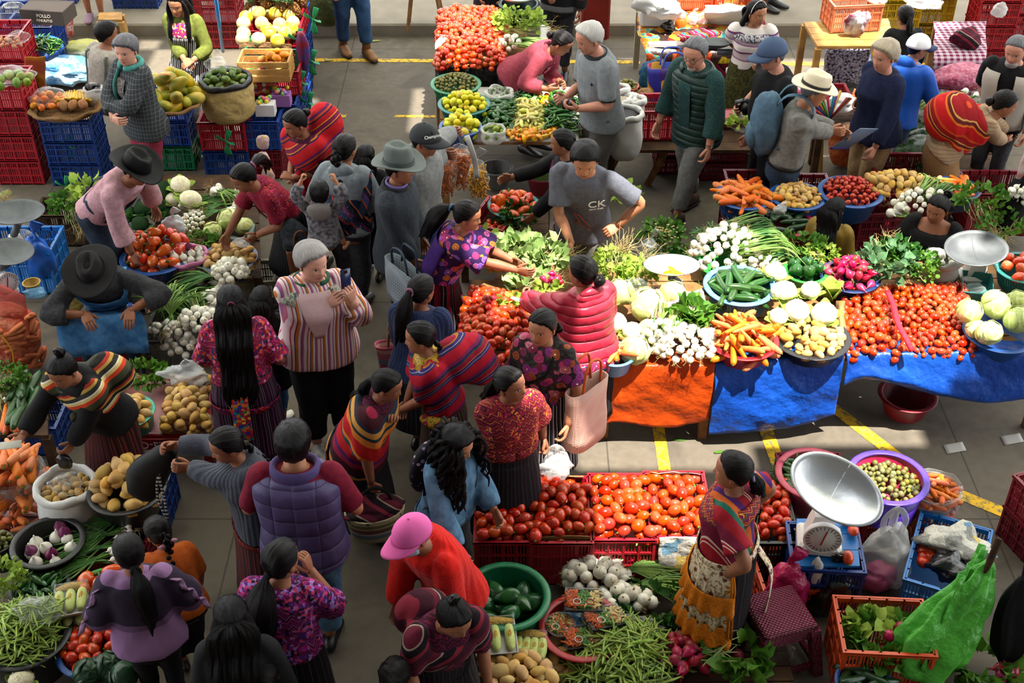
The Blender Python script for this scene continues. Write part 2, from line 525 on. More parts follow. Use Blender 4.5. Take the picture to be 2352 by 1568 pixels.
# people: skeleton, body, clothes, hair, hats
def skin_mat(name,col,lip,brow='#15100e',rough=.55):
 if name in MATS:return MATS[name]
 t=NT(name,rough,.35)
 at=t.n('Attribute',attribute_name='hl')
 x,y,z=t.xyz(at.outputs['Vector'])
 ax=t.math('ABSOLUTE',x)
 front=t.math('GREATER_THAN',y,.03)
 def ell(cx,cz,rx,rz):
  a=t.math('POWER',t.math('DIVIDE',t.math('SUBTRACT',ax,cx),rx),2.0)
  b=t.math('POWER',t.math('DIVIDE',t.math('SUBTRACT',z,cz),rz),2.0)
  return t.math('MULTIPLY',t.math('LESS_THAN',t.math('ADD',a,b),1.0),front)
 c=t.mix(t.ramp(t.noise(18,2),[(.35,(0,0,0)),(.7,(1,1,1))]),col,tuple(v*.82 for v in C4(col)[:3]))
 c=t.mix(t.math('MULTIPLY',ell(.0,-.061,.025,.0095),.75),c,lip)
 c=t.mix(ell(.0,-.0615,.022,.0014),c,'#2a1210')
 zb=ell(.033,.0265,.018,.0034)
 c=t.mix(t.math('MULTIPLY',zb,.6),c,brow)
 c=t.mix(ell(.031,.0072,.0150,.0060),c,'#2a1a13')
 c=t.mix(ell(.031,.0055,.0140,.0046),c,'#c4b6ac')
 c=t.mix(ell(.031,.0055,.0060,.0050),c,'#160c08')
 t.base(c)
 t.b.inputs['Subsurface Weight'].default_value=.0
 t.bump(t.noise(160,2),.12,.004)
 MATS[name]=t.m
 return t.m
SK_BROWN=skin_mat('skin_brown','#8f5a3f','#7a3a32')
SK_TAN=skin_mat('skin_tan','#a76f4f','#8d463c')
SK_PALE=skin_mat('skin_pale','#c9927c','#b0605a','#6b6058')
SK_RUDDY=skin_mat('skin_ruddy','#b97f68','#9c5550','#777068')
def hair_mat(name,col,col2,rough=.33,spec=.12):
 if name in MATS:return MATS[name]
 t=NT(name,rough,spec)
 at=t.n('Attribute',attribute_name='hl')
 n=t.noise(1.0,3,v=t.mapv((26.0,2.2,1.0),v=at.outputs['Vector']),rough=.6)
 t.base(t.mix(t.ramp(n,[(.3,(0,0,0)),(.72,(1,1,1))]),col,col2))
 t.bump(n,.55,.012)
 MATS[name]=t.m
 return t.m
H_BLACK=hair_mat('hair_black','#050405','#14100f')
H_GREY=hair_mat('hair_grey','#6a6562','#a09b98',.55,.3)
H_SALT=hair_mat('hair_dark_grey','#2c2c30','#6d6d72',.5,.3)
H_WHITE=hair_mat('hair_white','#8d8a86','#c4c1bc',.55,.3)
H_BLOND=hair_mat('hair_ash_blond','#7c6f5d','#b0a28c',.55,.3)
HZ=[-.1125,-.108,-.098,-.08,-.06,-.03,0,.03,.06,.085,.1,.109,.1125]
HF=[.0,.040,.064,.076,.081,.085,.088,.093,.090,.074,.054,.028,0]
HB=[.0,.012,.024,.040,.056,.078,.092,.098,.092,.074,.054,.028,0]
HW=[.0,.022,.036,.051,.061,.069,.073,.0755,.072,.058,.042,.022,0]
def head_grid(nu,nv,warp=.5):
 t=LS(-PI,PI,nu,endpoint=False)
 ph=t-warp*np.sin(t)
 th=LS(-PI/2+.06,PI/2-.06,nv)
 z=.1125*np.sin(th)
 Z,PH=np.meshgrid(z,ph,indexing='ij')
 w,yf,yb=(np.interp(Z,HZ,a)for a in(HW,HF,HB))
 cs,sn=np.cos(PH),np.sin(PH)
 x=w*np.sign(sn)*np.abs(sn)**.92
 y=np.where(cs>0,yf,yb)*np.sign(cs)*np.abs(cs)**.92
 return x,y,Z,PH
def g2(a,b):return np.exp(-(a**2)-(b**2))
def head_mesh(nu=52,nv=44,child=False,nose=1.0,fat=1.0):
 x,y,z,ph=head_grid(nu,nv)
 fr=(np.cos(ph)>0).astype(float)
 ax=np.abs(x)
 tz=np.clip((.018-z)/.05,0,1)
 h=.020*nose*tz**1.2*np.where(z>-.032,1,np.exp(-((z+.032)/.006)**2))
 d=h*np.exp(-(x/(.008+.008*tz))**2)
 d+=.004*g2((z-.024)/.009,(ax-.028)/.02)-.008*g2((z-.006)/.012,(ax-.031)/.014)+.004*g2((z-.005)/.006,(ax-.031)/.010)
 d+=.004*fat*g2((z+.022)/.02,(ax-.044)/.018)
 d+=.006*g2((z+.055)/.005,x/.019)+.006*g2((z+.068)/.005,x/.017)-.003*g2((z+.0615)/.0025,x/.02)
 d+=.006*g2((z+.093)/.012,x/.018)
 y=y+d*fr
 x=x*(1+.05*(fat-1)*4*np.clip(-z/.1,0,1))
 v=NS([x,y,z],2).reshape(-1,3)
 f=[]
 for i in range(nv-1):
  for j in range(nu):
   k=(j+1)%nu
   f.append((i*nu+j,i*nu+k,(i+1)*nu+k,(i+1)*nu+j))
 f.append(tuple(range(nu-1,-1,-1)));f.append(tuple(range((nv-1)*nu,nv*nu)))
 return v,f
def hair_cap(thick=.012,vol=.0,line=.062,nape=-.07,curl=.0,nu=60,nv=40,side=.0,seed=.0,pole=(0,-.03,.1)):
 x,y,z,ph=head_grid(nu,nv,.15)
 a=np.abs(np.degrees(ph))%360
 a=np.where(a>180,360-a,a)
 zb=np.interp(a,[0,40,62,78,95,125,180],[line,line-.006,line-.026,.006-side,-.004-side,-.045-side,nape])
 m=np.clip((z-zb)/.013,0,1);m=m*m*(3-2*m)
 p=NS([x,y,z],2).reshape(-1,3);m=m.reshape(-1)
 n=p/np.maximum(np.linalg.norm(p/NA([.075,.095,.1125]),axis=1,keepdims=True),1e-6)
 n=p/NA([.075,.095,.1125])**2;n/=np.maximum(np.linalg.norm(n,axis=1,keepdims=True),1e-9)
 tk=thick*(1+vol*np.clip((p[:,2]+.02)/.1,0,1)+.5*vol*np.clip(-p[:,1]/.09,0,1))
 if curl:tk=tk+curl*(wobs(p,95,seed)*.5+wobs(p,45,seed+2)*.5)
 pl=unit(pole);e1=unit(np.cross(pl,(1,.2,.1)));e2=np.cross(pl,e1);un=p/np.maximum(np.linalg.norm(p,axis=1,keepdims=True),1e-9)
 sa_=np.arctan2(un@e2,un@e1);al=np.arccos(np.clip(un@pl,-1,1));at=NS([sa_,al,np.full(len(p),seed)],1)
 if not curl:tk=tk+.0018*np.sin(sa_*23+np.sin(sa_*7)*2)*np.clip(al*2,0,1)
 q=p+n*(tk*m)[:,None]
 q=np.where((m<.02)[:,None],p*.86,q)
 f=[]
 for i in range(nv-1):
  for j in range(nu):
   k=(j+1)%nu
   f.append((i*nu+j,i*nu+k,(i+1)*nu+k,(i+1)*nu+j))
 f.append(tuple(range(nu-1,-1,-1)));f.append(tuple(range((nv-1)*nu,nv*nu)))
 return q,f,at
ST_F=[(.44,.100,.070,.080),(.48,.109,.072,.088),(.52,.112,.070,.090),(.57,.104,.072,.074),(.62,.096,.072,.060),(.68,.094,.074,.060),(.735,.096,.088,.064),(.79,.100,.066,.066),(.815,.092,.050,.056),(.835,.060,.038,.044),(.85,.038,.034,.038),(.88,.033,.032,.034)]
ST_M=[(.44,.092,.066,.072),(.48,.098,.068,.078),(.52,.098,.068,.076),(.57,.094,.070,.064),(.62,.094,.070,.058),(.68,.100,.070,.060),(.735,.107,.074,.064),(.79,.112,.064,.068),(.815,.100,.050,.058),(.835,.064,.040,.046),(.85,.042,.038,.042),(.88,.037,.036,.038)]
def T(mat,**k):return dict(k,mat=mat)
def ik(a,b,l1,l2,pole):
 a,b=np.asarray(a,float),np.asarray(b,float)
 d=b-a;L=np.linalg.norm(d);L2=min(L,(l1+l2)*.995)
 u=unit(d);b=a+u*L2
 x=(l1*l1-l2*l2+L2*L2)/(2*L2);h=math.sqrt(max(l1*l1-x*x,0))
 p=np.asarray(pole,float);p=unit(p-u*np.dot(p,u))
 return a+u*x+p*h,b
class Fig:
 def __init__(F,label,px,py,S=1.5,face=0,fem=True,build=1.0,skin=SK_BROWN,bend=4,curve=0,side=0,twist=0,nod=10,yaw=0,tilt=0,sit=None,L=None,R=None,gL=.5,gR=.5,hdL=None,hdR=None,pnL=None,pnR=None,poleL=None,poleR=None,stance=((-.07,.02),(.07,-.02)),top=None,low=None,shoes=1,hs=None,fat=1.0,nose=1.0,res=1,group=None,arms=True,belly=.0,ear=True,dz=.0,xy=None):
  F.S,F.fem,F.build,F.skin=S,fem,build,skin
  nod=nod*.62-6
  F.hs=hs or S*(.149 if S>1.3 else.149+(1.3-S)*.09)
  F.k=F.hs/.225
  b,cv,sd=math.radians(bend),math.radians(curve),math.radians(side)
  hz=(.52*S)if sit is None else sit+.075*S
  p0=NA([0,-.16*S*msin(b)if sit is None else.0,hz])
  def dirv(a,s):return unit((msin(s),msin(a)*mcos(s),mcos(a)*mcos(s)))
  d1,d2,d3=dirv(b*.8,sd*.8),dirv(b+cv*.4,sd),dirv(b*1.1+cv,sd*1.1)
  w_=p0+d1*.09*S;ch=w_+d2*.14*S;nb=ch+d3*.095*S
  tw=math.radians(twist)
  Rt=rotm(0,0,tw)
  Rh=rotm(0,0,math.radians(yaw))@rotm(-math.radians(nod),0,0)@rotm(0,math.radians(tilt),0)
  nd=unit(d3*.6+Rh@NA([0,.1,1.])*.6)
  hc=nb+nd*(.012*S)+Rh@NA([0,.014*S,.072*S*F.hs/(.149*S)])
  F.p0,F.w,F.ch,F.nb,F.hc,F.Rh=p0,w_,ch,nb,hc,Rh
  F.d1,F.d2,F.d3,F.Rt=d1,d2,d3,Rt
  F.head_top=hc+Rh@NA([0,0,F.hs*.5])
  fr=math.radians(180+face)
  R2=rotm(0,0,fr)
  if xy is not None:o=NA([xy[0],xy[1],0.])
  else:
   q=P(px,py,F.head_top[2]+dz)
   o=NA(q)-R2@F.head_top
  F.loc=NA([o[0],o[1],dz]);F.R2=R2
  F.root=thing('person',label,'person',tuple(F.loc),fr,group)
  rv=Rt@NA([mcos(sd),0,-msin(sd)])
  F.rv,F.fv=rv,unit(np.cross(d3,rv))*1.0
  if F.fv[1]<0 and abs(twist)<90:F.fv=-F.fv
  shw=(.098 if fem else.112)*S*(.75+.25*build)
  shc=nb-d3*.035*S
  la,lf=.178*S,.152*S
  F.arm={}
  for s,tgt,pole in((-1,L,poleL),(1,R,poleR)):
   sh=shc+rv*s*shw
   if tgt is None:tg=sh+NA([s*.035*S,.05*S,-.318*S])
   else:
    tg=F.to_local(tgt[1])if tgt[0]=='w' else np.asarray(tgt[1],float)
   pl=np.asarray(pole if pole is not None else(s*.55,-.8,-.35),float)
   el,wr=ik(sh,tg,la,lf,pl)
   F.arm[s]=(sh,el,wr)
  F.leg={}
  for s,st in((-1,stance[0]),(1,stance[1])):
   hp=p0+NA([s*.055*S,0,-.01])
   an=NA([st[0]*S/1.5,st[1]*S/1.5,.05*S])if sit is None else NA([st[0],st[1],.05*S])
   kn,an=ik(hp,an,.234*S,.228*S,(s*.12,1,.2))
   F.leg[s]=(hp,kn,an)
  F.body(res,face,arms,gL,gR,hdL,hdR,pnL,pnR,fat,nose,ear)
  F.sit=sit;F.belly=belly
  if top:F.top(**top)
  if low:F.low(**low)
  if shoes is not None:F.shoes(SHOE_B if shoes==1 else shoes)
 def to_local(F,w):return F.R2.T@(np.asarray(w,float)-F.loc)
 def W(F,l):return Vector(F.R2@np.asarray(l,float)+F.loc)
 def part(F,name,mb,mat,smooth=True,label=None):
  me=mb if isinstance(mb,bpy.types.Mesh)else mb.mesh(name,mat,smooth)
  if isinstance(mb,bpy.types.Mesh):
   me.name=name;me.materials.clear();me.materials.append(mat)
  o=obj(name,me,F.root)
  if label:o['label']=label
  return o
 def H(F,v):return(np.asarray(v,float)*F.k)@F.Rh.T+F.hc
 def spine(F,h):
  S=F.S;hs_=[.52,.61,.75,.845]
  pts=[F.p0,F.w,F.ch,F.nb];ds=[F.d1,F.d1*.5+F.d2*.5,F.d2*.4+F.d3*.6,F.d3]
  if h<.52:
   c=F.p0-F.d1*NA([.3,.3,1])*(.52-h)*S;d=F.d1
  elif h>=.845:c=F.nb+unit(F.hc-F.nb)*(h-.845)*S;d=unit(F.d3+unit(F.hc-F.nb))
  else:
   i=max(k for k in range(3)if h>=hs_[k]);t=(h-hs_[i])/(hs_[i+1]-hs_[i])
   c=pts[i]*(1-t)+pts[i+1]*t;d=unit(ds[i]*(1-t)+ds[i+1]*t)
  tw=np.clip((h-.55)/.25,0,1)
  r=unit(NA([1.,0,0])*(1-tw)+F.rv*tw)
  r=unit(r-d*np.dot(r,d));f=np.cross(d,r)
  return c,r,f
 def dims(F,h):
  st=NA(ST_F if F.fem else ST_M)
  w,a,b=(np.interp(h,st[:,0],st[:,i])*F.S for i in(1,2,3))
  k=1+(F.build-1)*np.interp(h,[.44,.6,.75,.82,.85],[1,1.15,.9,.5,.15])
  be=getattr(F,'belly',0)*F.S*math.exp(-((h-.62)/.07)**2)
  return w*k,a*k+be,b*k
 def ring(F,h,ease=.0,n=24,sq=2.3,a0=None,a1=None,ew=.0):
  c,r,f=F.spine(h);w,df,db=F.dims(h)
  a=LS(0,2*PI,n,endpoint=False)if a0 is None else np.radians(LS(a0,a1,n))
  s,co=np.sin(a),np.cos(a);e=2/sq
  s,co=np.sign(s)*np.abs(s)**e,np.sign(co)*np.abs(co)**e
  y=np.where(co>0,df+ease,db+ease)*co
  return c+np.outer(s*(w+ease+ew),r)+np.outer(y,f)
 def body(F,res,face,arms,gL,gR,hdL,hdR,pnL,pnR,fat,nose,ear):
  S=F.S;mb=MB();q=S/1.55*(.6+.4*F.build)
  mb.add(*loft([F.ring(h,-.006,16)for h in(.44,.48,.52,.57,.62,.68,.735,.79,.815,.835,.85)]+[F.spine(.865)[0]+np.outer(np.sin(LS(0,2*PI,16,endpoint=False)),F.spine(.865)[1])*.036*S+np.outer(np.cos(LS(0,2*PI,16,endpoint=False)),F.spine(.865)[2])*.036*S,F.H([(msin(a)*.045,mcos(a)*.045-.008,-.075)for a in LS(0,2*PI,16,endpoint=False)]),F.H([(msin(a)*.045,mcos(a)*.045-.008,-.03)for a in LS(0,2*PI,16,endpoint=False)])]))
  v,f=head_mesh(*((48,40)if res and(face<115 or face>245)else(30,24)),nose=nose,fat=fat)
  mb.add(F.H(v),f,0,v)
  if ear:
   for s in(-1,1):
    e,ef=ball((0,0,0),(.007,.016,.029),8,6)
    e=e@rotm(.15,0,s*-.35).T+NA([s*.076,-.008,-.004])
    mb.add(F.H(e),ef)
  for s in(-1,1):
   sh,el,wr=F.arm[s]
   g,hd,pn=(gR,hdR,pnR)if s>0 else(gL,hdL,pnL)
   if arms:
    m1,m2=sh*.5+el*.5,el*.65+wr*.35
    mb.add(*tube([sh,m1,el,m2,wr],[.046*q,.043*q,.036*q,.038*q,.0245*q],12,4))
    hv,hf=F.hand(s,g)
    fd=unit(wr-el);y=unit(fd if hd is None else hd)
    z=np.asarray(pn if pn is not None else(-s,.25,0),float)
    z=unit(z-y*np.dot(z,y));x=np.cross(y,z)
    hv=hv*(S/1.6)@NS([x,y,z])+wr-y*.012
    mb.add(hv,hf)
    F.arm[s]=(sh,el,wr,y,z,x)
   hp,kn,an=F.leg[s]
   mb.add(*tube([hp,hp*.5+kn*.5,kn,kn*.6+an*.4,an],[.072*q,.064*q,.045*q,.047*q,.028*q],12,4))
   ft=an+NA([0,.0,-.05*S]);qq=S/1.55
   v,f=tube([ft+(s*0,-.05*qq,.03*qq),ft+(0,-.01,.035*qq),ft+(s*.008,.07*qq,.03*qq),ft+(s*.012,.14*qq,.018*qq),ft+(s*.012,.165*qq,.014*qq)],[(.022*qq,.022*qq),(.03*qq,.035*qq),(.036*qq,.026*qq),(.04*qq,.014*qq),(.02*qq,.008*qq)],10,3,ref=(1,0,0))
   v[:,2]=np.maximum(v[:,2],.006);mb.add(v,f)
  o=obj('body',mb.mesh('body',F.skin,True,True),F.root)
 def hand(F,s,g):
  mb=MB()
  mb.add(*tube([(0,-.012,0),(0,.012,0),(s*.002,.04,0),(0,.075,0),(0,.094,0)],[(.023,.017),(.027,.017),(.038,.0155),(.041,.013),(.036,.009)],12,2,ref=(1,0,0),sq=2.6))
  for i,(x,ln)in enumerate(((.0305,.072),(.0105,.080),(-.0095,.074),(-.0285,.058))):
   x*=s;a=.0;p=NA([x,.085,0]);pts=[p-(0,.02,0),p]
   for j,fr_ in enumerate((.42,.32,.26)):
    a+=math.radians(12+g*(34,52,34)[j]+(3-i)*g*3)
    p=p+NA([x*.12*(1-g),mcos(a),msin(a)])*ln*fr_
    pts.append(p)
   mb.add(*tube(pts,[.0095,.0098,.0092,.0082,.0058],8,2))
  t0=NA([s*.022,.012,.002]);d=unit((s*(.85-.45*g),.75,.18+.5*g));t1=t0+d*.034
  d2=unit(d+NA([-s*.35*g,.25,.3*g]));t2=t1+d2*.028
  mb.add(*tube([t0,t1,t2,t2+unit(d2+(0,.2,0))*.022],[.014,.0125,.0108,.0065],8,2))
  return mb.verts(),mb.f
 def top(F,mat,hem=.575,sleeve=.5,ease=.018,flare=.02,name='blouse',neck=.846,loose=.012,voxel=.014,wr=.005,seed=None,cuff=.0,sm=5,puff=0):
  S=F.S;mb=MB();q=S/1.55*(.6+.4*F.build)
  hs_=[h for h in LS(hem,neck,11)]
  mb.add(*loft([F.ring(h,ease+flare*max(0,(.62-h)/.12)+(.004 if h>.8 else 0),24)for h in hs_]))
  if sleeve>0:
   for s in(-1,1):
    sh,el,wr_=F.arm[s][:3]
    full=[sh+(F.nb-sh)*.25,sh,sh*.5+el*.5,el,el*.5+wr_*.5,wr_]
    tt=[-.1,0,.27,.54,.77,1.0]
    pts=[p for p,t in zip(full,tt)if t<sleeve-.04]
    j=min(i for i,t in enumerate(tt)if t>=sleeve-.04)
    a_=(sleeve-tt[j-1])/(tt[j]-tt[j-1]);pts.append(full[j-1]*(1-a_)+full[j]*a_)
    rad=[.050,.057,.051,.043,.042,.030]
    rs=[r*q+ease*.45+loose*min(1,max(0,t*2))for r,t in zip(rad,tt)][:len(pts)]
    rs[-1]+=cuff
    if puff:rs=[r+puff*msin(min(1,i/max(1,len(rs)-1))*PI)for i,r in enumerate(rs)]
    mb.add(*tube(pts,rs,14,3))
  me=remesh(mb,voxel,sm)
  v,n=mesh_np(me),normals_np(me)
  sd=seed if seed is not None else RR()*9
  st=v*NA([1,1,.6])
  mesh_set(me,v+n*(wobs(st,16,sd)*wr)[:,None])
  F.top_ob=F.part(name,me,mat)
  return F.top_ob
 def low(F,mat,kind='skirt',hem=.2,flare=1.12,name=None,waist=.61,folds=0,fold_amp=.006,ease=.027,voxel=.021,leg=1.0):
  S=F.S;q=S/1.55*(.6+.4*F.build)
  if kind=='skirt':
   w0,a0,b0=F.dims(waist);w1,a1,b1=F.dims(.52)
   c0,c1=F.spine(waist)[0],F.spine(.5)[0]
   kn=(F.leg[1][1]+F.leg[-1][1])/2;an=(F.leg[1][2]+F.leg[-1][2])/2
   spread=max(0,abs(F.leg[1][1][0]-F.leg[-1][1][0])/2-.055*S)+max(0,abs(F.leg[1][2][1]-F.leg[-1][2][1])*.2)
   dm=lambda w,a,b,e:(w+e,(a+b)/2+e)
   if F.sit is None:
    hz=hem*S;e_=NA([an[0],(c1[1]*.35+an[1]*.65),hz])
    m_=c1*.5+e_*.5
    pts=[c0,(c0+c1)/2,c1,m_,e_]
    rad=[dm(w0,a0,b0,ease),dm((w0+w1)/2,(a0+a1)/2,(b0+b1)/2,ease),dm(w1,a1,b1,ease),dm(w1*(.5+.5*flare)+spread,a1,b1,ease+.005),dm(w1*flare+spread,a1*flare,b1*flare,ease+.01)]
   else:
    hz=max(hem*S,.08);e_=NA([0,kn[1]+.03,hz])
    pts=[c0,c1+(0,.02,.02),c1*.4+kn*.6+(0,0,.0),kn+(0,.02,0),e_]
    rad=[dm(w0,a0,b0,ease),dm(w1,a1,b1,ease),(w1+spread+.02,.095*q+ease),(w1+spread+.02,.085*q+ease),(w1*flare+spread+.02,.10*q+ease)]
   v,f=tube(pts,rad,40,4,ref=(1,0,0),sq=2.2,ridge=(folds,fold_amp/.15,.0)if folds else None)
   mb=MB();mb.add(v+wob(v,.003,12,3.3),f)
   F.low_ob=F.part(name or 'skirt',mb,mat)
  else:
   mb=MB()
   mb.add(*loft([F.ring(h,ease*.7,20)for h in LS(.455,waist,6)]))
   for s in(-1,1):
    hp,kn,an=F.leg[s];e=an+(kn-an)*max(0,hem-.02)+(0,0,-.02 if hem<=.02 else 0)
    mb.add(*tube([hp+(0,0,.03),hp*.5+kn*.5,kn,kn*.5+e*.5,e],[.088*q*leg,.078*q*leg,.064*q*leg,.060*q*leg,.056*q*leg],14,4))
   me=remesh(mb,voxel,4)
   v,n=mesh_np(me),normals_np(me)
   mesh_set(me,v+n*(wobs(v*NA([1,1,1.3]),18,S*7)*.006)[:,None])
   F.low_ob=F.part(name or 'trousers',me,mat)
  return F.low_ob
 def shoes(F,mat,sole=None,boot=.0):
  for s in(-1,1):
   an=F.leg[s][2];qq=F.S/1.55;ft=an+NA([0,0,-.05*F.S])
   v,f=tube([ft+(0,-.085*qq,.035*qq),ft+(0,-.06*qq,.04*qq),ft+(0,.0,.045*qq),ft+(s*.008,.07*qq,.035*qq),ft+(s*.012,.14*qq,.024*qq),ft+(s*.012,.19*qq,.02*qq)],[(.02*qq,.03*qq),(.036*qq,.044*qq),(.040*qq,.052*qq),(.046*qq,.038*qq),(.048*qq,.027*qq),(.02*qq,.015*qq)],12,3,ref=(1,0,0))
   v[:,2]=np.maximum(v[:,2],ft[2]+.002)
   o=F.part('shoe',MB().add(v,f),mat)
   if sole is not None:
    w,f2=tube([ft+(0,-.092*qq,.008),ft+(0,0,.008),ft+(s*.01,.1*qq,.008),ft+(s*.012,.2*qq,.008)],[(.03*qq,.012),(.043*qq,.012),(.052*qq,.012),(.025*qq,.012)],14,4,ref=(1,0,0))
    w[:,2]=np.maximum(w[:,2],ft[2])
    obj('sole',MB().add(w,f2).mesh('sole',sole),o)
   if boot:F.part('boot_shaft',MB().add(*tube([an+(0,0,-.02),an+(0,-.01,.09*qq)],[.042*qq,.046*qq],12)),mat)
   # ---- extra cloth
 def wrap(F,name,mat,h0,h1,a0,a1,ease=.04,nh=9,na=20,thick=.006,fn=None,drop=None,ew=.0,vee=None):
  vf=lambda h:1.0 if vee is None else vee+(1-vee)*(h-h0)/(h1-h0)
  g=NA([F.ring(h,ease if not callable(ease)else ease(h),na,2.3,a0*vf(h),a1*vf(h),ew)for h in LS(h0,h1,nh)])
  if drop is not None:g=drop(g)
  full=abs(a1-a0)>=359
  v,f=sheet(g,thick)
  v=v+wob(v,.0035,17,h0*9+a0)
  return F.part(name,MB().add(v,f),mat)
 def cape(F,name,mat,h0=.52,h1=.84,ease=.035,arms=.62,extra=(),voxel=.016,sm=14,wr=.007,armr=.03,front=True):
  S=F.S;q=S/1.55;mb=MB()
  mb.add(*loft([F.ring(h,ease+.01*(h<.6),24)for h in LS(h0,h1,9)]))
  if arms:
   for s in(-1,1):
    sh,el,wr_=F.arm[s][:3]
    e=el*(1-max(0,arms-.54)/.46)+wr_*max(0,arms-.54)/.46 if arms>.54 else sh+(el-sh)*arms/.54
    mb.add(*tube([sh+(F.nb-sh)*.3,sh,sh*.5+e*.5,e],[.06*q,.055*q+armr,.055*q+armr,.05*q+armr],14,3))
  for c,r in extra:mb.add(*ball(c,r,16,12))
  me=remesh(mb,voxel,sm)
  v,n=mesh_np(me),normals_np(me)
  st=v@rotm(.5,.3,0).T*NA([.5,1,1.4])
  mesh_set(me,v+n*(wobs(st,20,S*5+h0)*wr)[:,None])
  return F.part(name,me,mat)
 def band(F,name,mat,h,wide=.05,ease=.03):
  return F.wrap(name,mat,h-wide/2/F.S,h+wide/2/F.S,0,360,ease,3,30)
  # ---- hair
 def hair(F,style,mat=H_BLACK,thick=.011,vol=.0,line=.076,nape=-.07,length=.4,tie=None,curl=.0,side=.0,width=1.0,dirn=None,seed=.0):
  mb=MB()
  pole=NA(tie if tie is not None else{'long':(0,-.02,.11),'short':(0,-.045,.1),'curly':(0,-.02,.1)}.get(style,(0,-.1,.01)),float)
  v,f,at_=hair_cap(thick,vol,line,nape,curl,side=side,seed=seed,pole=pole)
  mb.add(F.H(v),f,0,at_)
  def tb(pts,rad,n=8,k=1,**kw):
   v,f=tube(pts,rad,n,k,**kw);m=len(v)//n;a=np.tile(LS(0,2*PI,n,endpoint=False),m)
   mb.add(v,f,0,NS([a+RR()*9,np.repeat(np.arange(m)*.08,n),np.full(len(v),RR()*9)],1))
  up=NA([0,0,1.])
  back=lambda h,e:F.spine(h)[0]-F.spine(h)[2]*(F.dims(h)[2]+e)
  F.hair_ob=None
  def hang(start,L,out=.03,w=.03):
   pts=[F.H(start)];n0=F.H(NA(start)+(0,-.03,-.05));pts.append(n0)
   h=.83;need=L
   while need>0:
    p=back(h,out);
    if h>.8:p=p*.5+F.H((0,-.09,-.12))*.5
    need-=np.linalg.norm(p-pts[-1]);pts.append(p);h-=.055
    if h<.3:break
   return pts
  if style=='long':
   pts=hang((0,-.075,.045),length,.035)
   m=len(pts);w_=width
   rad=[(.05*F.k,.03*F.k)]+[(.072*w_*F.k*(1-.15*(i/m)**2),.024*F.k)for i in range(1,m-1)]+[(.05*w_*F.k,.010)]
   tb(pts,rad,40,4,ref=F.Rh@NA([1.,0,0]),ridge=(17,.06,.15))
   rr_=F.Rh@NA([1.,0,0]);nl=15
   for j in range(nl):
    u=(j/(nl-1)-.5)*2;ph_=RR()*6;lk=RU(.86,1.06);q=[]
    for i,p_ in enumerate(pts):
     w1=rad[i][0]*(1.0 if i else.7);fr_=i/(m-1);bk=-F.spine(.7)[2]
     q.append(p_+rr_*(u*w1*1.02+msin(ph_+i*1.5)*.010*fr_)+bk*(rad[i][1]*.8*math.sqrt(max(.05,1-u*u))+.004*mcos(ph_+i*2.1))+NA([0,0,(1-lk)*.5*fr_]))
    tb(q,[.010]+[.0165*F.k*w_**.5]*(m-2)+[.003],6,3,ridge=(3,.1,.3))
   for s in(-1,1):
    st=F.H((s*.07,-.02,.0));
    tb([F.H((s*.062,-.03,.05)),F.H((s*.085,-.045,-.03)),F.H((s*.085,-.075,-.11)),F.H((s*.075,-.10,-.19)),pts[min(4,m-1)]+F.spine(.75)[1]*s*.06],[.02,.026,.028,.026,.008],12,3,ridge=(5,.08,.2))
  elif style=='pony':
   t0=NA(tie if tie is not None else(0,-.10,.02))
   d=np.asarray(dirn if dirn is not None else(0,-.5,-.7),float)
   p0=F.H(t0*.9);p1=F.H(t0*1.06+d*.02)
   pts=[p0,p1]
   p=p1.copy();v_=unit(F.Rh@d)
   for i in range(6):
    v_=unit(v_+NA([0,0,-.35]));p=p+v_*length/6
    fl=F.to_front(p);pts.append(fl)
   rad=[.024*F.k,.02*F.k]+[.034*width*F.k,.042*width*F.k,.042*width*F.k,.036*width*F.k,.026*width*F.k,.01]
   tb(pts,rad,24,4,ridge=(9,.09,.25))
   for j in range(7):
    o_=NA([RG(0,1),RG(0,1),0])*.017*width;tb([q_+o_*min(1,i/3)for i,q_ in enumerate(pts)][:-1]+[pts[-1]+o_*1.4+(0,0,RU(-.03,.05))],[.008,.010]+[.016*width**.5]*5+[.003],7,3)
   F.tie_at=p1
  elif style=='bun':
   t0=NA(tie if tie is not None else(0,-.10,.03));r=.038*width
   c=t0*(1+r*.7/np.linalg.norm(t0))
   b_,bf=ball((0,0,0),(r,r*.85,r*.85),18,12)
   b_=b_*(1+.08*np.sin(np.arctan2(b_[:,0],b_[:,2])*5+b_[:,1]*60))[:,None]
   mb.add(F.H(b_+c),bf)
   ring=[(mcos(a)*r*.8+c[0],c[1]+.01,msin(a)*r*.8+c[2])for a in LS(0,2*PI,14)]
   mb.add(*tube(F.H(ring),.011*F.k*width,8,1))
  elif style=='braid':
   t0=NA(tie if tie is not None else(0,-.095,-.01))
   pts=hang(t0,length,.03)
   cp=catmull(pts,5)
   for i,p in enumerate(cp[::2]):
    r=.03*F.k*width*(1-.55*i/max(1,len(cp)/2))
    sx=F.spine(.75)[1]*r*.35*(1 if i%2 else-1)
    mb.add(*ball(p+sx,(r,r*.8,r*1.15),10,7))
  elif style=='curly':
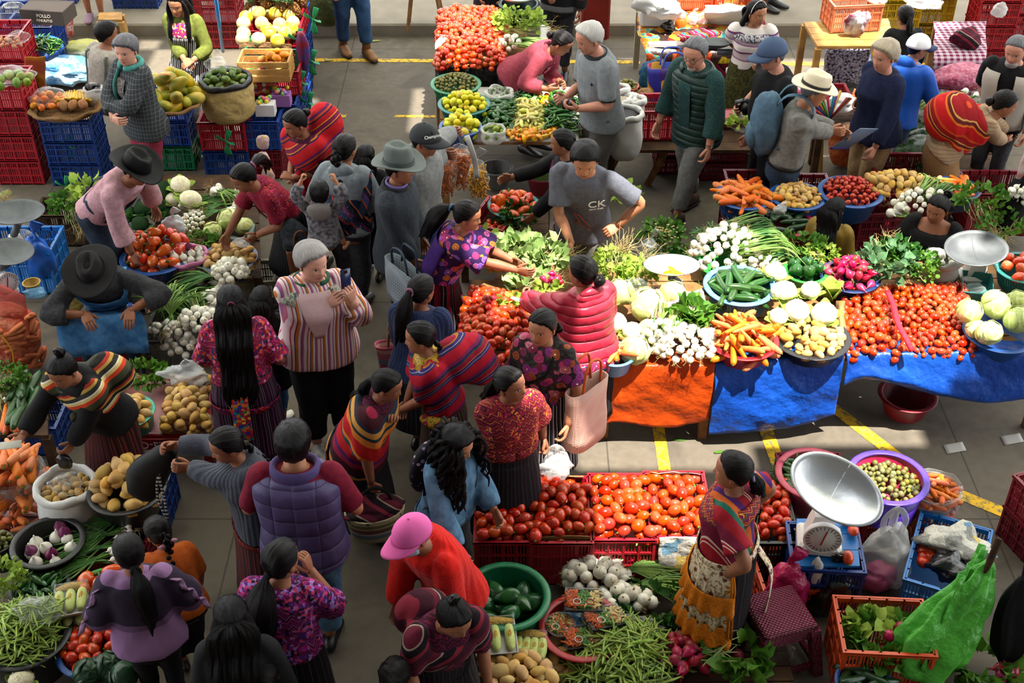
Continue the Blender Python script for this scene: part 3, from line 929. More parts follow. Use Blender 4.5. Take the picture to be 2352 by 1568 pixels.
   for i in range(120):
    a=RU(.8,2*PI-.8);rr=RU(.07,.1)
    st=NA([msin(a)*rr,mcos(a)*rr*1.1,RU(-.02,.08)])
    pts=[F.H(st*.85)];p=F.H(st*1.1);ph=RR()*6
    for j in range(9):
     t_=j/8;o=unit(NA([st[0],st[1]-.02,0.]))@F.Rh.T
     q_=p+o*(.03+.05*t_)*width+NA([msin(ph+j*1.7)*.016,mcos(ph+j*1.7)*.016,-length*t_])
     pts.append(q_)
    tb(pts,[.010,.011,.012,.012,.012,.0115,.011,.009,.007,.003],6,2,ridge=(3,.12,.9))
  F.hair_ob=obj('hair',mb.mesh('hair',mat,True,True),F.root)
  return F.hair_ob
 def to_front(F,p):
  p=np.asarray(p,float).copy();best=None
  for h in LS(.55,.84,12):
   c,r,f=F.spine(h)
   if best is None or abs(np.dot(p-c,np.cross(r,f)))<best[0]:best=(abs(np.dot(p-c,np.cross(r,f))),c,r,f,h)
  if best[0]<.05:
   _,c,r,f,h=best;w,a,b=F.dims(h);x,y=np.dot(p-c,r),np.dot(p-c,f)
   b2=(b if y<0 else a)+.045;w2=w+.045;m=(x/w2)**2+(y/b2)**2
   if m<1:p=p+f*((-1 if y<=.02 else 1)*b2*math.sqrt(max(0,1-(x/w2)**2))-y)
  return p
 def tie(F,mat,p=None,r=.022):
  p=F.tie_at if p is None else p
  ring=[p+NA([mcos(a)*r,msin(a)*r*.4,msin(a)*r])for a in LS(0,2*PI,12)]
  return F.part('hair_tie',MB().add(*tube(ring,.009,8)),mat)
 def cowboy(F,mat,band=None,brim=.165,curl=.05,crown=.115,tilt=.0,z0=.045,crease=.03,long_=1.15,back=.0):
  mb=MB();n=48;a=LS(0,2*PI,n,endpoint=False)
  ex,ey=.083,.104
  T=rotm(-tilt,0,0)
  def tr(v):return F.H(np.asarray(v)@T.T+NA([0,-.004+back,z0]))
  top,bot=[],[]
  for t in LS(0,1,8):
   rx,ry=ex+(brim-ex)*t,ey+(brim*long_-ey)*t
   x,y=np.sin(a)*rx,np.cos(a)*ry
   z=curl*t**1.7*np.abs(np.sin(a))**2.2-.014*t*np.abs(np.cos(a))**2
   top.append(tr(NS([x,y,z+.004],1)));bot.append(tr(NS([x,y,z-.004],1)))
  v,f=loft(top+bot[::-1],False,False);m_=len(top)*2
  for j in range(n):
   k=(j+1)%n;f.append(((m_-1)*n+j,(m_-1)*n+k,k,j))
  o=F.part('hat',MB().add(v,f),mat)
  rings=[]
  for t,sx in((0,1),(.35,.98),(.7,.93),(.9,.86),(1.0,.72),(1.0,.45),(.985,.2)):
   x,y=np.sin(a)*ex*sx,np.cos(a)*ey*(sx if sx>.8 else sx*1.02)
   zz=np.full(n,crown*t)
   pin=np.exp(-((np.abs(np.sin(a))-.75)/.3)**2)*(np.cos(a)>0)
   if t>=.9:zz=zz-crease*(1-sx)*1.6*np.exp(-(x/.03)**2)-.3*crease*pin*(t>.6)
   if t>.6:x=x*(1-.16*pin)
   rings.append(tr(NS([x,y,zz],1)))
  obj('hat_crown',MB().add(*loft(rings)).mesh('hat_crown',mat),o)
  if band is not None:
   rb=[tr(NS([np.sin(a)*ex*1.03,np.cos(a)*ey*1.03,np.full(n,z)],1))for z in(.004,.026)]
   obj('hat_band',MB().add(*loft(rb,False,False)).mesh('hat_band',band),o)
  return o
 def cap(F,mat,z0=.03,visor=.085,back=False,mat2=None,vdir=.0,tilt=.08):
  mb=MB();n=32;a=LS(0,2*PI,n,endpoint=False);ex,ey,ez=.093,.115,.114
  T=rotm(tilt,0,vdir)
  tr=lambda v:F.H(np.asarray(v)@T.T+NA([0,-.004,z0]))
  rings=[tr(NS([np.sin(a)*ex*mcos(t)*(1+.012*np.cos(a*6)),np.cos(a)*ey*mcos(t),np.full(n,ez*msin(t)-.012)],1))for t in LS(0,PI/2-.08,10)]
  o=F.part('cap',MB().add(*loft(rings)),mat)
  g=[]
  for t in LS(0,1,6):
   w=LS(-1,1,11)
   g.append(tr(NS([w*ex*(1.0-.12*t),ey*np.sqrt(np.maximum(1-(w*.98)**2,0))*.98+visor*t*np.sqrt(np.maximum(1-(w*.8)**2,0)),-.012-.016*t-.018*w**2*t],1)))
  obj('visor',MB().add(*sheet(g,.005)).mesh('visor',mat2 or mat),o)
  obj('button',MB().add(*ball(tr([(0,0,ez-.012)])[0],.008,8,5)).mesh('button',mat),o)
  return o
 def glasses(F,mat):
  mb=MB()
  for s in(-1,1):
   ring=[(s*.032+mcos(a)*.021,.103,.002+msin(a)*.015)for a in LS(0,2*PI,16)]
   mb.add(*tube(F.H(ring),.0022,6))
   mb.add(*tube(F.H([(s*.052,.1,.006),(s*.07,.06,.008),(s*.082,-.01,.006)]),.0022,6))
  mb.add(*tube(F.H([(-.012,.106,.004),(.012,.106,.004)]),.0022,6))
  return F.part('glasses',mb,mat)
 def watch(F,s,strap,face_):
  sh,el,wr,y,z,x=F.arm[s]
  ring=[wr-y*.03+(mcos(a)*x+msin(a)*z)*.029 for a in LS(0,2*PI,16)]
  o=F.part('watch',MB().add(*tube(ring,(.005),6)),strap)
  c=wr-y*.03-z*.028
  obj('watch_face',MB().add(*obox(c,x*.014,y*.015,z*.005)).mesh('watch_face',face_,False),o)
 def beard(F,mat,k=1.0):
  v,f=ball((0,0,0),(.05*k,.034*k,.036*k),18,12)
  return F.part('beard',MB().add(F.H(v+wob(v,.004,90)+(0,.056+.012*(1-k),-.09)),f),mat)
 def collar(F,mat,h=.84,r=.012,name='collar',ease=.012,a0=0,a1=360):
  g=F.ring(h,ease,26,2.1,a0,a1)
  d=F.spine(h)[0]-F.spine(h-.02)[0]
  return F.part(name,MB().add(*tube(g,[(r*.5,r)]*len(g),8,1,ref=None)),mat)
 def hood(F,mat,name='hood'):
  c=F.nb-F.spine(.84)[2]*.075+NA([0,0,-.015])
  v,f=ball((0,0,0),(.095,.055,.085),18,12)
  v=v+wob(v,.008,24,F.S)
  v=v@rotm(.5,0,0).T
  cc,r,fw=F.spine(.82)
  B=NS([r,fw,np.cross(r,fw)])
  return F.part(name,MB().add(v@B+c,f),mat)
 def face_mask(F,mat):
  g=[]
  for z in LS(-.105,-.02,7):
   row=[]
   for a in np.radians(LS(-75,75,13)):
    w,yf=np.interp(z,HZ,HW),np.interp(z,HZ,HF)
    row.append((msin(a)*(w+.008),mcos(a)*(yf+.012+.012*math.exp(-(a/.25)**2)),z))
   g.append(F.H(row))
  return F.part('face_mask',MB().add(*sheet(g,.003)),mat)
  # cloth
BLK=M('cloth_black','#121113',.85,.2,bump=(40,.3))
CHAR=M('cloth_charcoal','#2c2c2f',.9,.15,col2='#38383b',nscale=40,bump=(60,.3))
DENIM=M('denim_blue','#28425f',.85,.2,col2='#34547a',nscale=10,bump=(60,.3))
DENIM_L=M('denim_light','#587d99',.85,.2,col2='#426280',nscale=16,bump=(50,.3))
DENIM_D=M('denim_dark','#1e2836',.85,.2,col2='#2c3a4d',nscale=9,bump=(50,.3))
SHOE_B=M('shoe_black','#161414',.4,.5)
SHOE_BR=M('shoe_brown','#3b2c22',.6,.3)
SHOE_W=M('shoe_white','#d6d2cb',.6,.3)
SHOE_G=M('shoe_grey','#8f8b84',.7,.3,col2='#c5c1ba',nscale=30)
BOOT_T=M('boot_tan','#8a6138',.6,.3,col2='#6f4c2b',nscale=12)
LEATH=M('leather_brown','#5b3219',.5,.4)
SILV=M('silver','#c8c8c8',.3,.5,metal=1.0)
GLASSY=M('lens_dark','#141414',.15,.6)
def cloth(n,c,c2=None,b=.3,s=30,r=.88):return M(n,c,r,.18,col2=c2,nscale=s,bump=(35,b))
HU_RED=brocade('huipil_red','#6d1026',['#a3122e','#3a1240','#b32a5a','#20151f','#c2452c'],90,26,dens=.42)
HU_MAG=brocade('huipil_magenta','#7b1238',['#b01e5a','#3b1a4a','#c4502e','#1f3a5c','#8c1540','#d07a9a'],55,16,dens=.55)
HU_WINE=brocade('huipil_wine','#5e0f22',['#8e1730','#b8402a','#2b1222','#a31b4e','#d08a2c'],95,24,dens=.45)
HU_PURP=brocade('huipil_violet','#5a0f3c',['#8e1d70','#40206a','#b53a5c','#1a1020','#8d6ab0'],60,15,dens=.55)
HU_DARK=brocade('huipil_plum','#3a0c1e',['#6d1432','#1a0e16','#5c1a48'],80,20,dens=.4)
FL_PURP=floral('floral_violet','#2b1145',['#b4327a','#c85f9a','#9a2a62','#c9722c','#8a5cc0'],'#2b1145',17,size=.5)
FL_ROSE=floral('floral_rose','#2a1420',['#b03a68','#8c2f7a','#c06a78','#a4502c','#7a2040'],'#28402a',16,size=.56)
SK_STR=stripes('skirt_plum_stripe',[('#2a1426',5),('#8f8791',.5),('#1a1016',2),('#8f8791',.5),('#3f1c3c',4),('#8a8090',.5),('#150e14',3),('#5e2450',2)],angle=True,nang=14)
SK_PIN=stripes('skirt_black_pinstripe',[('#131215',6),('#3b3a3e',1)],angle=True,nang=46)
SK_BLK=stripes('skirt_black_weave',[('#121014',6),('#2a1a24',2),('#121014',5),('#5a5054',.5)],angle=True,nang=16)
SK_RED=stripes('skirt_red_stripe',[('#3a1418',4),('#1d1012',3),('#5e2220',3),('#2a1414',3),('#7a3a2c',1)],angle=True,nang=18)
SK_MULTI=stripes('skirt_multi',[('#2b1c1a',3),('#7c6a2e',1),('#1d2430',3),('#6b2430',2),('#3a3a22',3)],angle=True,nang=20)
SK_RB=stripes('skirt_red_black',[('#7a1028',4),('#120d10',4),('#9a9092',.6),('#120d10',3),('#5c0c22',3)],angle=True,nang=14)
SK_GREY=stripes('skirt_grey_ikat',[('#25222a',3),('#c9c5c2',1),('#4c4452',2),('#1a181e',2),('#b8b2b4',1)],angle=True,nang=22)
SH_RED=stripes('shawl_red',[('#b3141c',8),('#2b1848',1),('#c4701c',1),('#6e1440',3),('#c9861f',.7),('#a8121c',4),('#27203f',1.2),('#b8401c',1.4),('#5b1a52',2)],.22,(.55,.25,.8))
SH_FIRE=stripes('shawl_orange_bands',[('#b31a18',5),('#d0782a',2.5),('#20323c',1.2),('#c28a3e',2.2),('#1d2a3a',1.2),('#3a1018',3),('#8f1c3c',2),('#47205c',1.4),('#b3161c',4.5),('#1f4450',1.6),('#d07a28',1.6)],.42,(.05,.5,.85))
SH_CRIM=stripes('shawl_crimson',[('#a50f26',6),('#2b2858',1.2),('#8e8f9e',.4),('#352060',1.4),('#a06a20',.5),('#8d0f2c',3),('#2c4a3a',.6),('#24204a',1.4),('#6e1c4a',2)],.15,(.35,.5,.8))
SH_OLIVE=stripes('shawl_olive',[('#3c3f2a',3.5),('#c23c1e',2),('#c9b070',1.5),('#d6d0c0',.6),('#2a2820',2),('#b08a40',1.2),('#a02c1c',1.2),('#15140f',2)],.17,(.5,.3,.85))
SH_EMBER=stripes('shawl_ember',[('#b8161a',7),('#d06a1c',1.4),('#5e1a1c',2),('#c99a50',.8),('#8e1218',4),('#c64a18',1.8)],.17,(.5,.45,.75))
SH_DARK=stripes('shawl_dark_stripe',[('#3a1020',4),('#7c2030',2),('#1a1018',3),('#9a8a7a',.7),('#5a1428',3)],.14,(.6,.3,.8))
SH_BLUE=stripes('sling_blue',[('#142036',6),('#8e2f22',1.4),('#24365a',3),('#5c2450',1.6),('#10182a',3),('#b0582c',.9)],.16,(.8,.2,.55),speck=(['#c9c4ba','#a03a2a'],60,.2,.5))
def tartan(name,a,b,c,s=.05):
 t=NT(name,.9,.15);x=t.xyz()
 g=lambda v,k,w:t.math('LESS_THAN',t.math('FRACT',t.math('ADD',t.math('MULTIPLY',v,1/k),20.0)),w)
 f=t.math('MAXIMUM',g(t.math('ADD',x[0],t.math('MULTIPLY',x[1],.8)),s,.1),g(x[2],s,.1))
 t.base(t.mix(t.math('MULTIPLY',f,.7),t.mix(t.noise(6),a,b),c));t.bump(t.noise(18,3),.4,.03)
 return t.m
PLAID=tartan('plaid_grey','#2b2d30','#3a3c40','#6a6e70',.035)
def quilt(name,c,h=.075,rows=True,cols=True,rough=.45):
 t=NT(name,rough,.35);x=t.xyz()
 z=t.math('ABSOLUTE',t.math('SINE',t.math('MULTIPLY',x[2],PI/h)))
 hgt=t.math('POWER',z,.35)
 if cols:
  a=t.math('ABSOLUTE',t.math('SINE',t.math('MULTIPLY',t.math('ADD',x[0],.001),PI/.12)))
  hgt=t.math('MULTIPLY',hgt,t.math('POWER',a,.2))
 t.base(t.mix(t.noise(9),c,tuple(v*.75 for v in C4(c)[:3])))
 t.bump(t.math('ADD',hgt,t.math('MULTIPLY',t.noise(22,3),.3)),.8,.02)
 return t.m
Q_VIOLET=quilt('quilted_violet','#4a3f68',.105,rough=.6)
Q_GREEN=quilt('quilted_green','#15302b',.06,cols=False,rough=.5)
Q_RED=quilt('puffer_red','#a92338',.065,cols=False,rough=.4)
def knit(name,c,c2,s=90,cable=False):
 t=NT(name,.95,.1);x=t.xyz()
 a=t.math('ARCTAN2',x[0],x[1])
 r=t.math('SINE',t.math('MULTIPLY',a,40.0))
 if cable:r=t.math('ADD',t.math('SINE',t.math('MULTIPLY',a,22.0)),t.math('MULTIPLY',t.math('SINE',t.math('MULTIPLY',x[2],150.0)),.6))
 t.base(t.mix(t.noise(s,3),c,c2));t.bump(t.math('ADD',t.math('MULTIPLY',r,.5),t.noise(s,2)),.35,.012)
 t.b.inputs['Sheen Weight'].default_value=.08
 return t.m
KN_GREY=knit('knit_slate','#33353d','#454852')
KN_RED=knit('knit_scarlet','#b0130f','#c81f14',cable=True)
KN_NAVY=knit('knit_fuzzy_navy','#1b2440','#2e3a5c',160)
KN_LILAC=knit('knit_lilac','#7d5c80','#9a7799',120)
SH_MULTI=stripes('shirt_orange_lilac_stripe',[('#d9c7cc',2),('#b0647e',.9),('#8a5a86',1.2),('#e0d2d4',1.4),('#c4712c',1.6),('#4a3c48',.6),('#dcc9c8',1.5),('#a64a5c',.8)],.085,(1,.35,.1),warp=.008,rough=.8)
BLOUSE_LACE=stripes('blouse_lace',[('#b9a6a8',3),('#6b3a66',1),('#d8cfc9',4),('#8b5a80',.8)],.17,(0,.1,1),warp=.06)
APRON_STR=stripes('apron_ikat',[('#1d1c20',2),('#bdb8b4',1),('#3a3440',1.5),('#d0ccc8',.8)],.04,(1,.3,.15),warp=.03)
PEASANT=brocade('yoke_print','#8e1f5c',['#e08a2a','#f0e0c0','#6b2a90','#d23a3a'],60,15,dens=.5)
def strap(F,name,mat,pts,w=.012):
 return F.part(name,MB().add(*tube(pts,[(w,.004)]*len(pts),8,3)),mat)
 # 1. fruit stall, top left
F=Fig('grey-haired person in a plaid shirt, teal scarf and crimson trousers, arms crossed',283,86,1.64,face=318,build=.98,skin=SK_PALE,bend=3,nod=14,yaw=28,L=('l',(.07,.27,1.03)),R=('l',(-.07,.32,1.0)),gL=.4,gR=.4,hdL=(1,-.1,0),hdR=(-1,-.1,.05),pnL=(0,-1,0),pnR=(0,-1,0),poleL=(-.8,.5,-.6),poleR=(.8,.5,-.6),top=T(PLAID,hem=.44,sleeve=.86,name='plaid_shirt',ease=.03,cuff=.012,loose=.02),low=T(cloth('twill_crimson','#8d2f43','#7d2a3c'),kind='pants',leg=1.25))
F.hair('short',H_SALT,.016,.5,line=.07)
sc=cloth('scarf_teal','#3e7f78','#4f938a',.6,12)
F.part('scarf',MB().add(*tube(F.ring(.852,.03,22,2.0),.026,10,1)).add(*tube([F.ring(.84,.04,9,2,-20,20)[i]for i in(6,7)]+[F.ring(h,.05,9,2.3,-20,20)[6]for h in(.78,.72,.66,.60)],[(.026,.01)]*6,10,3)),sc)
F.wrap('undershirt',M('print_undershirt','#7d7672',.9,.1,col2='#3a3436',nscale=70),.5,.8,-18,18,.036,vee=.4)
F=Fig('seated boy in a pale grey jumper with dark braces, looking away',243,52,1.55,face=140,fem=False,bend=14,sit=.42,stance=((-.12,.38),(.12,.38)),nod=20,yaw=-20,top=T(cloth('jersey_stone','#9d958c','#8d857c'),hem=.5,sleeve=.95,name='jumper',ease=.025),low=T(DENIM_D,kind='pants'))
F.hair('short',H_BLACK,.016,.3)
for s in(-1,1):strap(F,'brace',cloth('brace_grey','#4b4f4a'),[F.ring(h,.034,41,2.3,0,360)[20-s*5]for h in(.55,.65,.75,.815)]+[F.ring(.80,.034,41,2.3,0,360)[(s*4)%40]],.016)
F=Fig('long-haired seated person in an olive cardigan over an ikat apron, hands folded',402,-14,1.56,face=352,skin=SK_TAN,bend=8,sit=.46,stance=((-.09,.42),(.09,.42)),nod=24,yaw=-4,L=('w',P(440,142,.72)),R=('w',P(424,138,.72)),gL=.4,gR=.4,hdL=(.8,.5,-.3),hdR=(-.8,.5,-.3),pnL=(0,-.5,-.8),pnR=(0,-.5,-.8),top=T(cloth('cardigan_olive','#555c25','#636a2e'),hem=.52,sleeve=.88,name='cardigan',ease=.02),low=T(APRON_STR,hem=.22))
F.hair('long',length=.3)
for s in(-1,1):F.part('hair_lock',MB().add(*tube([F.H((s*.06,.03,.06)),F.H((s*.09,.03,-.04)),F.H((s*.085,.05,-.13))]+[F.ring(h,.035,41,2.3,0,360)[(s*3)%40]for h in(.8,.75,.7)],[.02,.024,.026,.026,.022,.006],10,3,ridge=(5,.1,.3))),H_BLACK)
F.wrap('apron_bib',APRON_STR,.56,.74,-42,42,.032)
F.wrap('yoke',PEASANT,.74,.825,-34,34,.03)
F=Fig('person in a striped wrap skirt and mauve shoes by the raised pavement',0,0,1.5,face=10,xy=(-4.83,13.98),dz=.15,skin=SK_TAN,top=T(HU_MAG),low=T(SK_RB,hem=.3),shoes=M('shoe_mauve','#8a6c80',.6))
F.hair('long')
F=Fig('person in dark jeans and tan ankle boots on the open floor, head out of frame',0,0,1.72,face=28,fem=False,xy=(-1.78,13.32),stance=((-.1,.1),(.06,-.12)),top=T(cloth('shirt_blue','#35547c'),sleeve=1,hem=.46,name='shirt',ease=.03),low=T(DENIM,kind='pants',leg=1.2),shoes=None)
F.shoes(BOOT_T,SHOE_BR,.5);F.hair('short')
# 2. top centre and top right
F=Fig('vendor in a dark woven jacket leaning over the back of the tomato heap',0,0,1.5,face=0,xy=(-.22,13.0),bend=14,nod=25,L=('w',P(1145,28,.97)),R=('w',P(1108,22,.98)),gL=.3,gR=.3,hdL=(0,.7,-.7),hdR=(0,.7,-.7),top=T(M('jacket_dark_weave','#1d1a20',.8,.2,col2='#3a2c3a',nscale=60),sleeve=.9,hem=.5,name='jacket'),low=T(SK_BLK))
F.hair('bun')
F=Fig('person in a black, white and red banded jumper beside the tomato stall',0,0,1.66,face=345,fem=False,xy=(.5,12.75),R=('w',P(1268,62,.95)),nod=20,top=T(stripes('jumper_bands',[('#17171a',5),('#c4c2bf',.9),('#17171a',.8),('#c4c2bf',.9),('#17171a',.8),('#a81e22',1.2),('#6a6a6c',3),('#17171a',3),('#a81e22',.6),('#d6d4d0',1)],.5,(0,0,1),warp=.01),sleeve=.95,hem=.48,name='jumper',ease=.03),low=T(CHAR,kind='pants'))
F.hair('short')
F=Fig('person in a dusty rose jacket bending over the chilli table',1303,78,1.53,face=62,bend=46,curve=12,nod=58,yaw=6,R=('w',P(1258,205,.84)),L=('w',P(1290,190,.84)),gR=.6,top=T(cloth('jacket_rose','#8c3a46','#7e333f'),hem=.49,sleeve=.88,name='jacket',ease=.028,flare=.03,cuff=.01),low=T(SK_BLK))
F.hair('bun',tie=(0,-.1,.0),thick=.008)
F.wrap('blouse_front',HU_MAG,.56,.80,-26,26,.036,vee=.5)
F.collar(cloth('jacket_rose','#8c3a46'),.843,.018,ease=.022)
F=Fig('white-haired person in a grey polo shirt looking down at a camera in both hands',1346,58,1.78,face=292,fem=False,build=1.08,belly=.02,skin=SK_RUDDY,bend=5,curve=8,nod=36,yaw=6,L=('w',P(1325,250,1.08)),R=('w',P(1296,226,1.1)),gL=.7,gR=.7,hdL=(.3,.7,.1),hdR=(-.2,.8,0),pnL=(.6,.3,.6),pnR=(-.6,.2,.6),top=T(cloth('polo_grey','#74787b','#6a6e71',.35),hem=.455,sleeve=.46,name='polo_shirt',ease=.03,flare=.015),low=T(cloth('trousers_taupe','#4f4b46'),kind='pants',leg=1.25),shoes=SHOE_BR)
F.hair('short',H_WHITE,.013,.5,curl=.005,line=.084)
F.collar(M('trim_black','#1a1b1e',.8),.842,.02,ease=.018)
F.part('chest_badge',MB().add(*obox(F.ring(.74,.036,41,2.3,0,360)[36],(.011,0,0),(0,.004,0),(0,0,.011))),M('badge_dark','#20242c',.6))
for s in(-1,1):
 sh,el,wr=F.arm[s][:3];c=sh+(el-sh)*.86;d=unit(el-sh)
 F.part('sleeve_trim',MB().add(*tube([c-d*.008,c+d*.012],[.066,.066],16)),MATS['trim_black'])
GPOLO=F
F=Fig('grey ponytailed person in glasses, dark green quilted vest and grey trousers',1596,92,1.76,face=312,fem=False,build=1.02,skin=SK_RUDDY,bend=5,curve=6,nod=30,yaw=14,L=('l',(-.3,.16,.82)),R=('l',(.28,.16,.88)),gL=.45,gR=.5,stance=((-.07,.22),(.08,-.14)),top=T(stripes('shirt_teal_print',[('#1c3a3c',2),('#2c5250',1.5),('#16302f',2)],.02,(1,.4,.6),speck=(['#6b5a34','#3c6a66'],90,.25,.45)),hem=.43,sleeve=.84,name='print_shirt',ease=.03,cuff=.014,loose=.018),low=T(cloth('trousers_grey','#5d5c5b','#6b6a68'),kind='pants',leg=1.2),shoes=None)
F.shoes(SHOE_BR,M('sole_dark','#241d18',.8),.0)
F.hair('pony',H_SALT,.010,.2,line=.086,length=.14,tie=(0,-.1,.0),width=.6)
F.glasses(M('frame_black','#111111',.4));F.beard(H_GREY,.62);F.watch(-1,LEATH,SILV)
F.top(Q_GREEN,hem=.455,sleeve=0,ease=.042,name='quilted_vest',neck=.832,wr=.004);F.wrap('shirt_front',MATS['shirt_teal_print'],.44,.80,-13,13,.049)
F.collar(Q_GREEN,.835,.035,ease=.035,a0=25,a1=335)
F=Fig('young vendor in a lace blouse with a white hairband, looking over a shoulder',1742,4,1.52,face=352,skin=SK_TAN,bend=3,nod=14,yaw=40,L=('w',P(1752,146,.95)),R=('w',P(1712,130,.9)),gL=.5,top=T(BLOUSE_LACE,sleeve=.32,name='lace_blouse',puff=.02,cuff=.015),low=T(M('skirt_moss','#4c4a26',.9,.1,col2='#2c2c1c',nscale=40)))
F.hair('long',length=.35)
F.part('hairband',MB().add(*tube(F.H([(msin(a)*.093,.02,mcos(a)*.126)for a in LS(-1.35,1.35,15)]),[(.009,.003)]*15,8,1)),M('hairband_white','#d9d2cc',.6))
F.wrap('yoke',M('yoke_navy','#232338',.8,.2,col2='#b9b4b8',nscale=60),.775,.815,-60,60,.034,4)
F=Fig('person in a blue cap and black T-shirt with a camera strap, seen from the side',1772,92,1.76,face=286,fem=False,build=1.1,belly=.03,skin=SK_RUDDY,bend=6,nod=26,yaw=2,L=('w',P(1712,318,.88)),R=('w',P(1708,238,1.05)),gL=.8,gR=.7,hdL=(0,.1,-1),poleL=(-.2,-1,0),top=T(BLK,hem=.47,sleeve=.46,name='black_shirt',ease=.026),low=T(BLK,kind='pants',leg=1.25))
F.hair('short',H_SALT,.006,0);F.cap(M('cap_slate_blue','#3d4c66',.85,.2));F.glasses(M('frame_black','#111111',.4));F.watch(-1,BLK,GLASSY)
strap(F,'camera_strap',M('strap_black','#101010',.7),[F.ring(.838,.03,21,2,0,360)[10],F.ring(.835,.035,21,2,0,360)[5],F.ring(.76,.05,21,2.2,0,360)[2],F.to_local(P(1706,232,1.1))])
BCAP=F
F=Fig('person in a cream straw hat and grey shirt carrying a blue rucksack',1882,178,1.68,face=78,fem=False,skin=SK_TAN,bend=7,curve=6,nod=30,yaw=4,R=('w',P(1930,308,1.02)),L=('w',P(1925,300,1.05)),gR=.7,gL=.7,hdR=(.1,1,.1),stance=((-.08,.04),(.08,-.04)),top=T(cloth('shirt_ash','#63615d','#72706b'),hem=.55,sleeve=.9,name='work_shirt',ease=.026,cuff=.008),low=T(DENIM_D,kind='pants',leg=1.15))
F.hair('short',H_SALT,.006,0)
F.cowboy(M('straw_cream','#cfc4aa',.8,.2,bump=(120,.3)),M('ribbon_black','#171512',.6),brim=.15,curl=.02,crown=.105,z0=.05,crease=.022)
F.band('belt',M('belt_black','#15130f',.5),.55,.035,.034)
HATMAN=F
F=Fig('short-haired person in a navy jumper and khaki trousers',2035,98,1.68,face=298,build=1.05,skin=SK_RUDDY,bend=3,nod=18,yaw=8,L=('w',P(2006,348,.82)),R=('w',P(1972,230,1.05)),gL=.4,gR=.4,poleL=(-.5,-.8,0),top=T(cloth('jumper_navy','#131832','#181e3a'),hem=.47,sleeve=.93,name='jumper',ease=.032),low=T(cloth('trousers_khaki','#8f7654','#82694a'),kind='pants',leg=1.3),shoes=SHOE_BR)
F.hair('short',H_BLOND,.022,.4,curl=.006)
F=Fig('person in a white cap and bright blue jacket, back turned',2118,82,1.5,face=130,fem=False,skin=SK_TAN,bend=8,nod=25,yaw=-25,R=('l',(.2,.3,.85)),top=T(M('jacket_bright_blue','#1552b4',.5,.35,bump=(16,.4)),hem=.46,sleeve=.92,name='jacket',ease=.035),low=T(DENIM_D,kind='pants'))
F.hair('short',thick=.006);F.cap(M('cap_white','#e0e0e2',.8),mat2=M('cap_navy','#14204a',.8));F.hood(MATS['jacket_bright_blue'])
F=Fig('person all in black with pinned-up hair by the yellow crates',2082,14,1.4,face=188,sit=.46,stance=((-.1,.35),(.1,.35)),bend=14,nod=24,top=T(BLK,sleeve=.9,hem=.5,name='jumper',ease=.03),low=T(BLK))
F.hair('pony',length=.16,width=.8)
F=Fig('bearded person in a black T-shirt and open stone waistcoat at the frame edge',2338,88,1.66,face=330,fem=False,build=1.05,skin=SK_RUDDY,bend=5,nod=34,yaw=-4,R=('w',P(2272,258,.9)),gR=.4,top=T(BLK,hem=.47,sleeve=.45,name='black_shirt'),low=T(CHAR,kind='pants'))
F.hair('short',H_SALT,.008,0,line=.085);F.beard(H_GREY)
for a0,a1 in((14,62),(298,346)):F.wrap('waistcoat_front',cloth('waistcoat_stone','#a39b91'),.5,.81,a0,a1,.045)
F=Fig('stooping person carrying a fiery red striped bundle tied across the back',2322,212,1.53,face=82,bend=42,curve=10,nod=34,R=('w',P(2335,345,.6)),L=('w',P(2345,330,.6)),skin=SK_BROWN,top=T(stripes('jumper_beige',[('#9a8166',3),('#84694f',1)],.03,(0,0,1)),sleeve=.9,hem=.5,name='jumper',ease=.025),low=T(cloth('skirt_camel','#7d5c3c')))
F.hair('bun',tie=(0,-.095,-.01),thick=.014,curl=.003)
c,r,fw=F.spine(.70)
F.cape('back_cloth',SH_EMBER,.60,.81,.035,0,[(c-fw*.25+r*.02+(0,0,-.07),(.2,.23,.22))],sm=8)
F=Fig('person in pale blue jeans behind the white-draped crates, head out of frame',0,0,1.7,face=60,fem=False,xy=(3.02,14.3),dz=.15,top=T(CHAR,sleeve=.9,hem=.48,name='shirt'),low=T(DENIM_L,kind='pants',leg=1.2))
F.hair('short')
# 3. left stalls
F=Fig('vendor in a black hat, pink shirt and denim dungarees bending over the produce',318,362,1.62,face=66,fem=False,bend=42,curve=14,nod=44,yaw=4,R=('w',P(306,588,.62)),L=('w',P(356,480,.68)),gR=.5,gL=.5,hdR=(.1,.4,-1),poleR=(.2,-.6,.3),poleL=(-.6,-.3,-.2),top=T(cloth('shirt_pink','#b98f97','#a67e86',.4),hem=.53,sleeve=.8,name='pink_shirt',ease=.03,cuff=.015,loose=.018),low=T(DENIM_D,kind='pants',leg=1.3,waist=.64,ease=.045))
F.hair('short',H_BLACK,.006,0)
F.cowboy(M('felt_black','#121212',.75,.25),None,brim=.17,curl=.055,crown=.12,tilt=.12,z0=.04)
for s in(-1,1):strap(F,'dungaree_strap',DENIM_D,[F.ring(h,.042,41,2.3,0,360)[20+s*3]for h in(.60,.68,.76)]+[F.ring(h,.042,41,2.3,0,360)[(-s*5+40)%40]if h<.8 else(F.ring(.83,.045,41,2.3,0,360)[(20-s*9)%40])for h in(.83,.78,.70,.62)],.018)
F.wrap('dungaree_bib',DENIM_D,.58,.72,-38,38,.05)
